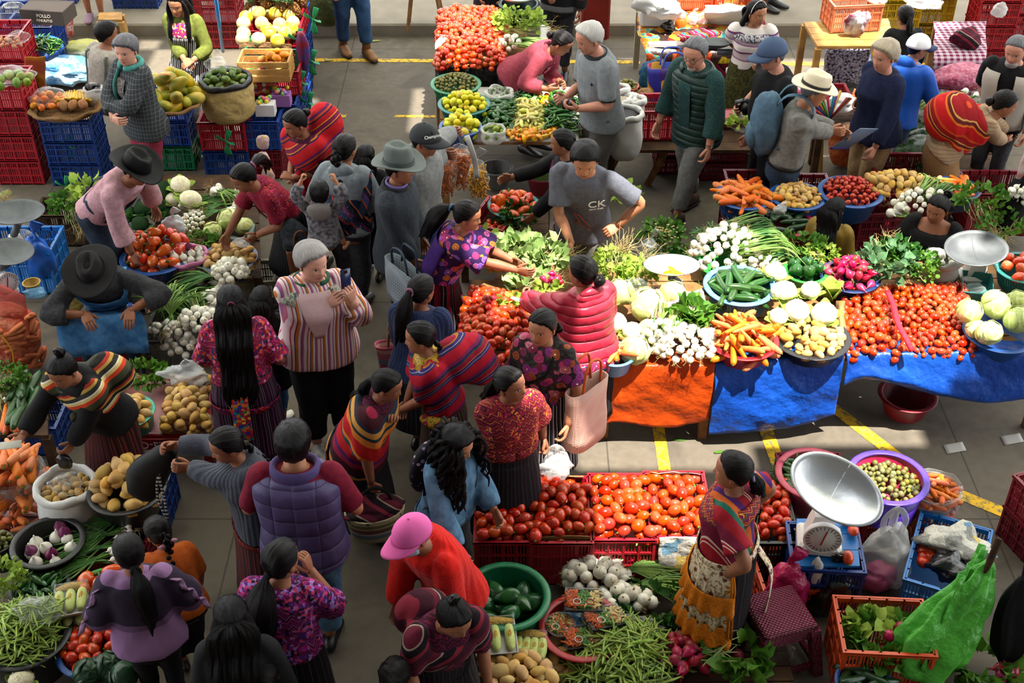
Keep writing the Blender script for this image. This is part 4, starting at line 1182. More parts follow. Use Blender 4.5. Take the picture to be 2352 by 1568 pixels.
F=Fig('seated vendor in a black hat and washed denim apron, hands on knees',200,606,1.66,face=6,fem=False,sit=.24,stance=((-.17,.34),(.17,.36)),bend=22,curve=22,nod=52,yaw=-4,R=('w',P(194,722,.62)),L=('w',P(300,712,.63)),gL=.25,gR=.25,hdR=(-.45,.8,-.25),hdL=(.1,.9,-.5),pnL=(0,-.4,-1),pnR=(0,-.3,-1),poleL=(-1,-.2,.1),poleR=(1,-.2,.1),top=T(CHAR,hem=.54,sleeve=.78,name='shirt',ease=.03,cuff=.012,loose=.016),low=T(DENIM_D,kind='pants',leg=1.15))
F.hair('short',H_BLACK,.006,0);F.cowboy(M('felt_charcoal','#1d1c1d',.85,.2),M('felt_band','#161516',.8),brim=.178,curl=.03,crown=.115,z0=.03,crease=.035)
F.watch(-1,SILV,M('dial_blue','#1d3f8a',.3))
DEN_W=M('denim_washed','#2f5f8e',.85,.2,col2='#4a7ca8',nscale=14,bump=(70,.35))
kL,kR=F.leg[-1][1],F.leg[1][1];g=[]
for t in LS(0,1,12):
 row=[]
 for u in LS(-1,1,15):
  if t<.6:
   q=t/.6;a=F.ring(.60,.05,5,2.3,-40,40)[2];y=a[1]+(kL[1]+.08-a[1])*q;zz=a[2]+(kL[2]+.085-a[2])*min(1,q*1.3)
   sag=.05-.05*(1-u*u)*q
  else:
   q=(t-.6)/.4;y=kL[1]+.08+.05*q;zz=kL[2]+.085-.26*q;sag=(.05-.05*(1-u*u))*(1-q)
  row.append((u*(.19+.13*min(1,t*1.5)),y+.03*mcos(u*7)*max(0,t-.55),zz+sag))
 g.append(row)
v,f=sheet(g,.006);F.part('apron_skirt',MB().add(v+wob(v,.006,14),f),DEN_W)
F.wrap('apron_bib',DEN_W,.585,.755,-48,48,.045)
for s in(-1,1):strap(F,'apron_strap',DEN_W,[F.ring(.75,.047,41,2.3,0,360)[(s*4)%40],F.ring(.80,.045,41,2.3,0,360)[(s*6)%40],F.ring(.832,.04,41,2.3,0,360)[(s*9)%40],F.ring(.80,.04,41,2.3,0,360)[(s*14)%40]],.017)
F.wrap('apron_pocket',DEN_W,.655,.70,-16,30,.056,4)
F=Fig('ponytailed person in a crimson brocade blouse reaching into a basin of potatoes',545,386,1.5,face=304,bend=36,curve=8,nod=48,yaw=6,R=('w',P(516,552,.66)),L=('w',P(590,540,.75)),gR=.4,gL=.7,hdR=(-.1,.35,-1),hdL=(.2,.7,-.5),top=T(HU_RED,sleeve=.44,name='brocade_blouse',cuff=.014),low=T(SK_PIN,hem=.22))
F.hair('pony',length=.34,tie=(0,-.095,.03),dirn=(.5,-.8,.1));F.tie(M('scrunchie_mauve','#7d4a62',.7))
strap(F,'bag_strap',LEATH,[F.ring(.82,.03,21,2.3,0,360)[13],F.ring(.815,.04,21,2.3,0,360)[5],F.ring(.7,.045,21,2.3,0,360)[1],F.ring(.58,.06,21,2.3,0,360)[17]],.009)
v,f=tube([F.ring(.64,.05,41,2.3,0,360)[33],F.ring(.58,.085,41,2.3,0,360)[33],F.ring(.5,.11,41,2.3,0,360)[33],F.ring(.42,.1,41,2.3,0,360)[33]],[(.05,.03),(.1,.05),(.12,.055),(.05,.03)],14,4,ref=(.4,1,0))
F.part('draped_jacket',MB().add(v+wob(v,.012,18),f),M('jacket_grey_print','#33383d',.85,.2,col2='#1f2226',nscale=26))
RHUI=F
F=Fig('person in a red striped shawl with a high bundle, standing by the sweets crates',668,258,1.5,face=326,bend=8,curve=6,nod=34,yaw=-18,L=('l',(.03,.2,.93)),R=('l',(.10,.16,.85)),gL=.7,gR=.7,hdL=(.8,.3,.2),hdR=(-.7,.2,.5),top=T(HU_DARK,sleeve=.5,name='blouse'),low=T(SH_RED,hem=.2))
F.hair('bun',tie=(0,-.1,.03),width=.9)
c,r,fw=F.spine(.8)
F.cape('shawl',SH_RED,.66,.83,.03,.2,[(c-fw*.17-r*.08+(0,0,.04),(.16,.14,.21)),(c-fw*.12-r*.14+(0,0,-.1),(.13,.13,.14))],sm=10)
F.part('shawl_end',MB().add(*tube([F.ring(.68,.05,5,2.3,-20,20)[2],F.ring(.58,.07,5,2.3,-20,20)[2],F.ring(.5,.08,5,2.3,-20,20)[2],F.ring(.46,.08,5,2.3,-20,20)[2]+(0,0,-.15)],[(.03,.02),(.04,.022),(.06,.02),(.07,.012)],12,3)),SH_RED)
F=Fig('person in a grey hooded top with a braid, carrying a toddler in a blue sling',790,312,1.52,face=166,bend=6,nod=12,yaw=-14,L=('l',(-.25,.1,.8)),R=('l',(.2,.22,.85)),top=T(cloth('hoodie_pale_grey','#7c8489','#6e767b',.4),hem=.5,sleeve=.92,name='hooded_top',ease=.03),low=T(CHAR,kind='pants',leg=1.2))
F.hair('braid',length=.32,tie=(0,-.1,.0),width=1.15);F.hood(MATS['hoodie_pale_grey'])
c,r,fw=F.spine(.62)
F.cape('sling',SH_BLUE,.50,.70,.035,0,[(c-fw*.15-r*.08+(0,0,.0),(.19,.17,.15))],sm=10)
strap(F,'sling_band',SH_BLUE,[F.ring(h,.05,41,2.3,0,360)[i]for h,i in((.6,16),(.68,13),(.76,12),(.82,11),(.82,8),(.74,4),(.64,1))],.05)
MUM=F
F=Fig('toddler in a patterned grey hooded top carried on a back, hands at the ears',731,420,.86,face=180,fem=False,hs=.19,skin=SK_TAN,sit=.1,stance=((-.13,.14),(.13,.14)),dz=.78,bend=6,nod=0,L=('l',(-.12,.03,.66)),R=('l',(.12,.03,.66)),gL=.9,gR=.9,hdL=(.2,.3,1),hdR=(-.2,.3,1),poleL=(-1,-.3,-.5),poleR=(1,-.3,-.5),top=T(M('toddler_print','#3f3d40',.9,.15,col2='#77757a',nscale=38),sleeve=.86,hem=.5,name='hooded_top',ease=.025,voxel=.011),low=T(cloth('baby_grey','#5c5a5c'),kind='pants'),shoes=None)
F.hair('short',H_BLACK,.010,.1);F.hood(cloth('hoodie_taupe','#6a6461'))
F=Fig('black-haired child half hidden behind the grey felt hat',838,336,1.22,face=170,top=T(BLK,sleeve=.9),low=T(SK_BLK))
F.hair('long',length=.35)
F=Fig('person in a grey felt hat and charcoal zip jacket, in profile',916,352,1.64,face=74,fem=False,bend=3,nod=12,yaw=0,R=('w',P(962,628,.68)),L=('l',(-.22,.1,.75)),gR=.5,stance=((-.08,0),(.08,0)),top=T(cloth('fleece_charcoal','#2d3136','#363a40',.5,60),hem=.43,sleeve=.95,name='jacket',ease=.04,flare=.01),low=T(BLK,kind='pants',leg=1.25))
F.hair('short',H_BLACK,.008,0)
F.cowboy(M('felt_grey','#5d6361',.8,.2),M('felt_grey_band','#4a504e',.7),brim=.16,curl=.035,crown=.135,z0=.045,crease=.02)
F.collar(M('collar_black','#17171a',.8),.845,.022,ease=.03);F.collar(cloth('shirt_lavender','#7a6aa0'),.855,.016,'shirt_collar',.012)
for s in(-1,1):F.part('cuff_trim',MB().add(*tube([F.arm[s][2]+(F.arm[s][1]-F.arm[s][2])*.09,F.arm[s][2]+(F.arm[s][1]-F.arm[s][2])*.13],[.043,.045],16)),M('trim_white','#c9c6c2',.8))
F=Fig('person in a dark cap and grey sweatshirt holding up bags of snacks',978,290,1.62,face=62,fem=False,bend=6,nod=18,yaw=2,R=('w',P(1056,338,1.16)),L=('w',P(1040,300,1.22)),gR=.9,gL=.9,hdR=(.2,1,.2),hdL=(0,1,.3),poleR=(1,-.4,-.3),top=T(cloth('sweatshirt_grey','#7b7c7b','#6e6f6e',.45),hem=.5,sleeve=.92,name='sweatshirt',ease=.035,loose=.022),low=T(DENIM,kind='pants',leg=1.2))
F.hair('short',H_BLACK,.010,.2,nape=-.085);F.cap(M('cap_graphite','#26282b',.85));F.hood(MATS['sweatshirt_grey'])
me=textm('Champion',.034,M('print_white','#d8d6d2',.7));lt=F.part('cap_lettering',me,MATS['print_white'])
q_=rotm(0,0,-.6);n_=q_@unit((0,.86,.5));u_=q_@NA([-1.,0,0]);d_=np.cross(n_,u_)
lt.matrix_local=Matrix.Translation(F.H(q_@NA([0,.112,.092])))@Matrix((F.Rh@NS([u_,d_,n_],1)).tolist()).to_4x4()
r=F.arm[1];c_=r[2]-r[3]*.035;F.part('wristband',MB().add(*tube([c_-r[3]*.014,c_+r[3]*.014],[.037,.037],16)),M('wristband_yellow','#d4b414',.5))
SNACK=F
# 4. centre
F=Fig('person in a black cardigan pointing across the stall',1292,300,1.45,face=274,bend=8,nod=14,yaw=-6,R=('w',P(1172,408,1.0)),L=('w',P(1222,498,.78)),gR=.35,gL=.6,hdR=(-.1,1,-.15),poleR=(.3,-.3,-1),top=T(BLK,hem=.52,sleeve=.93,name='cardigan',ease=.022),low=T(floral('skirt_burgundy_flower','#4a1224',['#b9a8a4','#8a2440','#c9b8b4'],'#2a0c16',22,size=.35),hem=.2))
F.hair('pony',length=.14,tie=(0,-.1,-.02),width=.7);F.tie(M('scrunchie_pink','#b06a7a',.7))
F.wrap('blouse_front',HU_DARK,.58,.81,-24,24,.03,vee=.5)
F=Fig('person in a grey lettered T-shirt leaning over the greens stall',1345,342,1.7,face=346,fem=False,build=1.04,skin=SK_TAN,bend=16,curve=6,nod=40,yaw=10,side=-3,R=('w',P(1312,560,.92)),L=('w',P(1418,520,.95)),gR=.8,gL=.75,hdR=(.1,.5,-.9),hdL=(.7,.7,-.2),pnL=(.4,-.3,-.7),poleL=(-1,-.3,0),poleR=(.8,-.6,0),top=T(cloth('tshirt_slate','#5b5d66','#53555e',.4),hem=.46,sleeve=.45,name='tshirt',ease=.024,cuff=.012),low=T(cloth('jeans_ash','#6a6963','#5c5b55'),kind='pants',leg=1.2))
F.hair('short',H_BLACK,.020,.5,curl=.004);F.watch(-1,M('strap_tan','#6a3a20',.6),GLASSY)
def on_chest(F,text,size,mat,h,ang,name,ease=.034,roll=.0):
 me=textm(text,size,mat,.0015)
 a=F.ring(h,ease,73,2.3,-180,180);i=int((ang+180)/5)
 u=unit(a[i-1]-a[i+1]);d=unit(F.spine(h+.02)[0]-F.spine(h-.02)[0]);d=unit(d-u*np.dot(u,d));n=np.cross(u,d)
 o=F.part(name,me,mat)
 o.matrix_local=Matrix.Translation(a[i]+n*.006)@Matrix(NS([u,d,n],1).tolist()).to_4x4()@Matrix.Rotation(roll,4,'Z')
 return o
WPR=M('print_white','#d8d6d2',.7)
on_chest(F,'CK',.10,WPR,.74,-30,'shirt_lettering');on_chest(F,'Calvin Klein',.022,WPR,.705,-30,'shirt_lettering')
OPR=M('print_orange','#a8452c',.8)
mb=MB()
for seg in(((10,.655),(0,.60),(12,.585)),((2,.645),(-9,.60)),((10,.655),(2,.645)),((-2,.62),(-16,.575),(-6,.56)),((-6,.612),(-12,.59)),((14,.60),(-18,.55))):
 mb.add(*tube([F.ring(h,.034,73,2.3,-180,180)[int((a+180)/5)]for a,h in seg],.003,6))
F.part('shirt_print',mb,OPR)
F=Fig('person in a violet floral blouse reaching across for radishes',1078,466,1.5,face=76,bend=20,curve=6,nod=24,yaw=4,R=('w',P(1222,632,.98)),L=('w',P(1180,600,.95)),gR=.35,hdR=(.1,1,-.1),poleR=(.3,-.6,-.8),top=T(FL_PURP,sleeve=.5,name='floral_blouse',ease=.03,cuff=.03,loose=.03),low=T(SK_RB,hem=.18))
F.hair('pony',length=.34,tie=(0,-.105,.045),width=1.5,dirn=(0,-.8,-.3));F.tie(M('scrunchie_blue','#2d5276',.6))
F.wrap('blouse_back',cloth('blouse_violet','#2e1450','#381a5e'),.585,.79,100,236,.045)
PURP=F
F=Fig('person in a padded red jacket with pinned-up hair at the orange tarpaulin',1338,594,1.5,face=205,build=1.08,bend=8,nod=12,yaw=30,tilt=0,L=('w',P(1205,690,.98)),R=('l',(.1,.32,.95)),gL=.6,hdL=(.2,1,.2),poleL=(-.8,-.3,-.6),top=T(Q_RED,hem=.50,sleeve=.93,name='padded_jacket',ease=.045,flare=.012,loose=.022),low=T(SK_PIN,hem=.2))
F.hair('bun',tie=(.0,-.105,-.01),width=1.15,thick=.014);F.hood(Q_RED)
F.band('sash',HU_MAG,.515,.10,.05)
F=Fig('ponytailed person in a fuzzy navy jumper, back turned',968,636,1.44,face=164,build=1.05,bend=6,nod=14,yaw=-26,L=('l',(-.2,.2,.72)),R=('l',(.1,.25,.8)),top=T(KN_NAVY,hem=.5,sleeve=.92,name='jumper',ease=.035),low=T(SK_BLK))
F.hair('pony',length=.36,tie=(0,-.10,.05),width=1.25);F.tie(M('scrunchie_mauve','#7d4a62',.7))
NAVY=F
F=Fig('person in a crimson striped shawl with a bundle on the shoulder, yellow blouse beneath',962,744,1.45,face=286,bend=10,curve=6,nod=14,yaw=-10,L=('l',(.02,.24,.78)),R=('l',(.16,.18,.7)),top=T(floral('blouse_yellow_flower','#a8801e',['#a8241c','#c9a03a','#8a1c22','#d0b060'],'#4a5a20',20,size=.5),sleeve=.5,name='blouse'),low=T(SK_MULTI,hem=.16))
F.hair('braid',length=.16,tie=(0,-.095,-.05),width=.7,thick=.010)
c,r,fw=F.spine(.74)
F.cape('shawl',SH_CRIM,.57,.81,.04,.52,[(c-fw*.2-r*.02+(0,0,.02),(.17,.2,.17)),(c-fw*.3-r*.05+(0,0,-.06),(.14,.14,.12))],sm=12)
F.part('blouse_hem',MB().add(*tube([F.ring(.56,.06,9,2.3,-90,0)[i]for i in(0,2,4,6)],[(.03,.02),(.045,.03),(.05,.03),(.03,.02)],12,3)),MATS['blouse_yellow_flower'])
F=Fig('older person wrapped in an orange-banded shawl, one hand at the mouth',896,856,1.42,face=74,bend=14,curve=14,nod=34,yaw=4,L=('l',(.0,.18,1.02)),R=('l',(.22,.1,.60)),gL=.6,gR=.9,hdL=(.4,.3,.9),hdR=(0,.1,-1),top=T(HU_DARK,sleeve=.5,name='blouse'),low=T(SK_PIN,hem=.12))
F.hair('pony',H_BLACK,.008,length=.16,tie=(0,-.1,.0),width=.7)
F.cape('shawl',SH_FIRE,.45,.83,.055,.56,[],sm=14,armr=.045)
F.wrap('shawl_side',SH_FIRE,.30,.56,150,215,.075,10,16,.008)
F.band('sash',HU_MAG,.57,.06,.04)
OLDW=F
F=Fig('person in a wine-red brocade blouse picking tomatoes while looking aside',1166,850,1.5,face=22,build=1.08,bend=10,nod=2,yaw=34,tilt=6,R=('w',P(1190,1100,.56)),L=('w',P(1254,1030,.62)),gR=.45,gL=.8,hdR=(-.2,.6,-.6),hdL=(-.1,.3,-1),top=T(HU_WINE,sleeve=.5,name='brocade_blouse',ease=.028,cuff=.022,loose=.02),low=T(SK_BLK,hem=.14))
F.hair('pony',length=.2,tie=(0,-.1,-.01),width=.8,thick=.008)
F.band('sash',HU_WINE,.60,.07,.034)
WINE=F
F=Fig('young person in a rose floral blouse with a straw bag on the shoulder',1246,718,1.52,face=338,skin=SK_TAN,bend=4,nod=12,yaw=-8,L=('l',(-.22,.16,.78)),R=('l',(.15,.22,.8)),top=T(FL_ROSE,sleeve=.42,name='floral_blouse',ease=.024,cuff=.02),low=T(SK_GREY,hem=.2),shoes=M('shoe_ballet_grey','#6d6862',.6))
F.hair('braid',length=.4,tie=(-.04,-.09,-.03))
strap(F,'cross_strap',BLK,[F.ring(.825,.03,41,2.3,0,360)[36],F.ring(.76,.034,41,2.3,0,360)[38],F.ring(.68,.036,41,2.3,0,360)[2],F.ring(.6,.04,41,2.3,0,360)[6]],.01)
FLOW=F
F=Fig('grey-haired person in an orange and lilac striped shirt holding up a phone',716,568,1.66,face=16,build=1.22,fat=1.35,skin=SK_PALE,bend=2,nod=20,yaw=26,L=('w',P(808,690,1.30)),R=('w',P(756,700,1.27)),gL=.75,gR=.6,hdL=(.1,.15,1),hdR=(-.5,.4,.7),pnL=(.5,-.8,0),pnR=(-.5,.2,.5),poleL=(-.35,-.3,-1),poleR=(.35,-.3,-1),stance=((-.11,.04),(.09,.12)),top=T(SH_MULTI,hem=.46,sleeve=.88,name='striped_shirt',ease=.035,cuff=.012,loose=.022),low=T(BLK,kind='pants',leg=1.35),shoes=None)
F.shoes(SHOE_G,M('sole_white','#c9c5be',.7))
F.hair('short',H_GREY,.020,.4,curl=.005,line=.08)
F.wrap('undershirt',cloth('undershirt_blush','#c2a3a4'),.63,.825,-30,30,.041,vee=.15)
F.wrap('yoke',floral('yoke_flower','#a9a69c',['#5a7a64','#c9a0a0','#7d8c80'],'#4a6a50',40,size=.4),.785,.83,32,328,.040,5,40)
F.collar(M('collar_green_dot','#2f5a40',.85,.2),.84,.022,ease=.022,a0=24,a1=336)
PHONE=F
F=Fig('person with waist-length wavy hair in a magenta blouse and plum striped skirt',526,662,1.5,face=186,build=1.1,bend=4,nod=16,yaw=6,L=('l',(-.16,.22,.88)),R=('l',(.2,.18,.85)),top=T(HU_MAG,sleeve=.5,hem=.57,name='brocade_blouse',cuff=.022,ease=.026),low=T(SK_STR,hem=.16,flare=1.1),shoes=SHOE_W)
F.hair('long',length=.62,width=1.35,thick=.014)
ring=F.H([(mcos(a)*.02,-.104,.05+msin(a)*.02)for a in LS(0,2*PI,14)]);F.part('hair_clip',MB().add(*tube(ring,.005,8)),M('clip_plum','#6a1c48',.4))
F.band('hip_sash',brocade('sash_flower','#3a1030',['#a01c4a','#c0302a','#5a2a6a'],60,20),.46,.05,.05)
g=NA([[F.ring(h,.052+.0*i,41,2.2,0,360)[20+i]for i in(-1,0,1,2)]for h in LS(.30,.60,10)])
v,f=sheet(g,.006);F.part('skirt_seam',MB().add(v,f),brocade('seam_multi','#a01c4a',['#1f8a8a','#e07a2a','#2a3a9a','#c02a2a','#e0c050'],45,18,dens=.7))
LONGH=F
F=Fig('girl with straight black hair in a black top and blue jeans',598,662,1.14,face=172,bend=4,nod=14,yaw=0,top=T(BLK,hem=.36,sleeve=.9,name='black_top',ease=.03),low=T(DENIM,kind='pants'),shoes=SHOE_W)
F.hair('long',length=.42,width=1.1)
# 5. lower left
F=Fig('vendor in an olive striped shawl with a topknot, handing over change',128,830,1.44,face=334,bend=20,curve=10,nod=42,yaw=4,R=('w',P(52,1000,.84)),L=('w',P(160,1036,.66)),gR=.4,gL=.7,hdR=(.1,.8,-.3),hdL=(.2,.8,-.4),pnR=(0,.2,1),poleL=(-1,-.4,-.2),top=T(BLK,hem=.5,sleeve=.94,name='jacket',ease=.032),low=T(SK_RED,hem=.1))
F.hair('bun',tie=(0,-.05,.11),width=1.0)
c,r,fw=F.spine(.74)
F.cape('shawl',SH_OLIVE,.655,.825,.04,.26,[(c-fw*.15-r*.1+(0,0,.0),(.17,.12,.13))],sm=10)
F.part('shawl_knot',MB().add(*ball(F.ring(.70,.07,5,2.3,-20,20)[2],(.035,.03,.04),12,8)).add(*tube([F.ring(.7,.07,5,2.3,-20,20)[2],F.ring(.66,.09,5,2.3,-20,20)[2],F.ring(.62,.10,5,2.3,-20,20)[1]],[(.02,.012),(.03,.014),(.035,.006)],10,3)),SH_OLIVE)
F=Fig('person in a ribbed slate jumper holding open a black bag over potatoes',508,992,1.45,face=296,build=1.2,fat=1.2,bend=8,curve=6,nod=26,yaw=4,R=('w',P(402,1022,1.04)),L=('w',P(402,1066,1.02)),gL=.75,gR=.75,hdL=(0,1,.3),hdR=(0,1,.2),poleL=(-.5,.1,-1),poleR=(.8,-.2,-.6),top=T(KN_GREY,hem=.49,sleeve=.94,name='ribbed_jumper',ease=.03),low=T(SK_RED,hem=.1))
F.hair('braid',length=.2,tie=(0,-.09,-.05),width=.9);F.band('sash',stripes('sash_red',[('#5a1418',3),('#8a2a20',2),('#2a1014',1)],.04,(1,.4,0)),.47,.05,.05)
POTW=F
F=Fig('person in a quilted violet gilet over a maroon T-shirt, back to the camera',668,978,1.66,face=180,fem=False,build=1.12,skin=SK_TAN,bend=3,nod=12,L=('l',(-.24,.26,.95)),R=('l',(.24,.26,.95)),top=T(cloth('tshirt_maroon','#6d1228','#5e0f22'),hem=.5,sleeve=.48,name='maroon_shirt',ease=.024),low=T(DENIM_L,kind='pants',leg=1.2))
F.hair('short',H_BLACK,.013,.3)
F.top(Q_VIOLET,hem=.475,sleeve=0,ease=.05,name='quilted_gilet',neck=.832,wr=.004);F.collar(cloth('gilet_collar','#463a64'),.842,.04,ease=.03)
F=Fig('person in a violet brocade blouse with a thick black ponytail',642,1250,1.5,face=176,bend=4,nod=16,yaw=-30,L=('l',(-.1,.3,.95)),R=('l',(.1,.22,1.15)),gR=.7,hdR=(-.3,.3,1),top=T(HU_PURP,sleeve=.5,hem=.56,name='brocade_blouse',ease=.028,cuff=.022),low=T(SK_BLK,hem=.16))
F.hair('pony',length=.5,tie=(0,-.10,-.02),width=2.0,dirn=(0,-.5,-.9));strap(F,'bag_strap',CHAR,[F.ring(.78,.034,41,2.3,0,360)[26],F.ring(.82,.034,41,2.3,0,360)[28],F.ring(.80,.034,41,2.3,0,360)[34]],.012)
F=Fig('person with a centre parting and black hair over dark clothes, in the deep shade',525,1380,1.46,face=184,bend=6,nod=24,yaw=10,top=T(BLK,sleeve=.8,name='dark_top'),low=T(SK_BLK))
F.hair('long',length=.6,width=1.5)
F=Fig('child with a beaded hair tie whose head just enters the frame',602,1520,1.12,face=190,nod=20,top=T(CHAR,sleeve=.8,name='dark_top'),low=T(SK_BLK))
F.hair('pony',length=.25,tie=(-.06,-.06,.08));F.tie(M('tie_red_white','#c0303c',.5,col2='#dddddd',nscale=120))
F=Fig('girl in a frilled lilac and charcoal jumper with a ponytail',288,1236,1.36,face=192,bend=6,nod=18,yaw=16,L=('l',(-.18,.2,.8)),R=('l',(.18,.24,.82)),top=T(stripes('jumper_lilac_fade',[('#8a668e',8.5),('#6a4e70',1.2),('#33293a',7)],.6,(0,0,1),warp=.1),hem=.5,sleeve=.9,name='jumper',ease=.032,puff=.02),low=T(BLK,kind='pants'))
F.hair('pony',length=.36,tie=(0,-.10,-.03),width=1.4,dirn=(0,-.5,-.9));F.tie(BLK)
for s in(-1,1):
 g=[[F.arm[s][0]+(F.arm[s][1]-F.arm[s][0])*t+NA([s*(.05+.035*u),-.05+.02*msin(t*14),.02-.02*u])for t in LS(-.1,1.25,16)]for u in LS(0,1,4)]
 F.part('frill',MB().add(*sheet(g,.006)),MATS['knit_lilac']if 'knit_lilac' in MATS else KN_LILAC)
F=Fig('child in an orange top with a braided hairdo and pink bow',352,1190,1.1,face=206,bend=20,curve=10,nod=40,yaw=16,top=T(cloth('top_orange','#b0541a','#a04a16'),sleeve=.55,hem=.5,name='orange_top',ease=.022),low=T(BLK,kind='pants'))
F.hair('braid',length=.22,tie=(0,-.1,.01),curl=.004);p=F.H((0,-.115,-.05));F.part('hair_bow',MB().add(*ball(p+(.025,0,.012),(.028,.008,.014),10,6)).add(*ball(p+(-.025,0,-.008),(.028,.008,.014),10,6)).add(*ball(p,.009,8,6)),M('bow_pink','#c993a6',.6))
# 6. lower centre and lower right
F=Fig('person with loose curly hair in a blue denim jacket with a dark rucksack',1058,994,1.4,face=52,skin=SK_TAN,bend=6,nod=34,yaw=6,R=('w',P(1072,1330,.62)),L=('l',(-.15,.22,.75)),gR=.6,top=T(DENIM_L,hem=.52,sleeve=.94,name='denim_jacket',ease=.03,loose=.018),low=T(CHAR,kind='pants'))
F.hair('curly',length=.34,thick=.018,vol=.5,curl=.006,width=1.1)
for s in(-1,1):strap(F,'rucksack_strap',BLK,[F.ring(.70,.04,41,2.3,0,360)[(20-s*9)%40],F.ring(.82,.042,41,2.3,0,360)[(s*12)%40],F.ring(.80,.04,41,2.3,0,360)[(s*7)%40],F.ring(.70,.04,41,2.3,0,360)[(s*7)%40],F.ring(.62,.04,41,2.3,0,360)[(s*11)%40]],.022)
F.collar(DENIM_L,.842,.026,ease=.022);SEAM=M('denim_seam','#2f4a62',.85)
for a in(-38,38):strap(F,'jacket_seam',SEAM,[F.ring(h,.036,73,2.3,-180,180)[int((a+180)/5)]for h in(.54,.62,.70,.78)],.004)
F.band('jacket_hem',DENIM_L,.528,.045,.042)
c,r,fw=F.spine(.70);v,f=ball((0,0,0),(.13,.07,.19),18,12)
F.part('rucksack',MB().add(v@NS([r,fw,np.cross(r,fw)])+c-fw*.17,f),floral('rucksack_flower','#141218',['#8a7aa0','#b0a4b8','#5a4a70'],'#14121a',26,size=.3))
F=Fig('older person in a pink cap, face mask and scarlet cable-knit jumper',936,1200,1.5,face=312,fem=False,build=1.02,bend=16,curve=20,nod=30,yaw=0,L=('l',(-.2,.16,.62)),R=('l',(.16,.22,.62)),top=T(KN_RED,hem=.47,sleeve=.95,name='cable_knit_jumper',ease=.035,loose=.02),low=T(CHAR,kind='pants'))
F.hair('short',H_SALT,.005,0,nape=-.08);F.cap(M('cap_pink','#d0589a',.8));F.face_mask(M('mask_blue_grey','#8ea0aa',.8));PINK=F
F=Fig('person with a topknot and a dark striped carrying cloth over the shoulders',1052,1398,1.44,face=24,bend=14,curve=10,nod=44,yaw=14,top=T(HU_DARK,sleeve=.5,name='blouse'),low=T(SK_BLK))
F.hair('bun',tie=(0,-.04,.115),width=.85)
c,r,fw=F.spine(.74);F.cape('shawl',SH_DARK,.62,.79,.035,.4,[(c-fw*.14+r*.06,(.15,.11,.14))],sm=10)
F=Fig('small child with tousled black hair at the bottom edge',905,1526,1.1,face=170,nod=16,top=T(CHAR,sleeve=.8,name='dark_top'),low=T(SK_BLK))
F.hair('short',thick=.02,curl=.008)
F=Fig('vendor in a rainbow striped blouse and orange lace apron, hands on hips',1692,1046,1.52,face=248,build=1.12,bend=2,nod=4,yaw=6,L=('l',(-.21,-.06,.86)),R=('l',(.22,-.02,.9)),gL=.6,gR=.6,hdL=(.6,.4,-.3),hdR=(-.6,.4,-.3),poleL=(-.7,-.8,.1),poleR=(.7,-.8,.1),top=T(stripes('blouse_rainbow',[('#8e1320',4),('#1c5a4a',2),('#b8561c',2.4),('#4a1f60',2),('#8e1320',3),('#c9b0a0',.3),('#8e1320',.5),('#c9b0a0',.3),('#6a1430',3)],.26,(.75,-.4,.35),warp=.01),sleeve=.4,hem=.56,name='striped_blouse',ease=.026,cuff=.02),low=T(SK_BLK,hem=.1))
F.hair('pony',length=.12,tie=(.02,-.1,-.01),width=.9,curl=.002);F.tie(M('clip_lilac','#8d84b0',.3))
F.wrap('yoke',brocade('yoke_zigzag','#7a1626',['#d0721c','#3a1a60','#1d5a4c','#c9a040'],60,22,dens=.3),.765,.828,0,360,.034,6,36)
AP=floral('apron_cream_flower','#cdbfa2',['#b06a1c','#6a3a20','#7a4a5a'],'#8a7450',20,size=.3)
ORL=M('lace_orange','#d8801a',.85,.2,col2='#c06a10',nscale=60,bump=(160,.8))
def apr(F,name,mat,h0,h1,e0,e1,a0,a1,sc=.0,na=60,waves=13):
 g=[]
 for t in LS(0,1,9):
  h=h0+(h1-h0)*t
  row=F.ring(h,e0+(e1-e0)*(1-t),na,2.2,a0,a1)
  a=LS(0,waves*2*PI,na)
  c=F.spine(h)[0];d=row-c;d[:,2]=0;d/=np.maximum(np.linalg.norm(d,axis=1,keepdims=True),1e-6)
  row=row+d*(np.sin(a)*.016*(1-t))[:,None]
  if sc:row[:,2]-=sc*(1-t)*np.abs(np.sin(LS(0,22*PI,na)))
  g.append(row)
 return F.part(name,MB().add(*sheet(g,.005)),mat)
apr(F,'apron',AP,.30,.60,.042,.10,-115,115)
apr(F,'lace_frill',ORL,.40,.475,.085,.115,-117,117,.03);apr(F,'lace_frill',ORL,.25,.32,.10,.135,-117,117,.035)
for a in(-117,113):apr(F,'lace_edge',ORL,.28,.58,.05,.13,a,a+7,0,10,2)
F.band('waistband',AP,.595,.035,.045)
F.part('apron_tie',MB().add(*tube([F.ring(.59,.05,5,2.3,170,190)[2],F.ring(.5,.10,5,2.3,170,190)[2],F.ring(.38,.13,5,2.3,170,190)[2],F.ring(.26,.12,5,2.3,165,185)[2],F.ring(.14,.14,5,2.3,150,175)[2]],[(.03,.005)]*5,8,4)),AP)
APRON=F
F=Fig('seated vendor in a black scoop-neck top, looking aside over the tomatoes',2160,454,1.5,face=334,build=1.15,fat=1.3,sit=.22,stance=((-.12,.4),(.12,.4)),bend=6,nod=22,yaw=-14,tilt=-4,R=('l',(.2,.3,.5)),L=('l',(-.2,.3,.5)),top=T(BLK,sleeve=.94,hem=.54,name='black_top',ease=.028,neck=.80),low=T(SK_BLK,hem=.1))
F.hair('bun',tie=(-.02,-.08,.085),width=.9)
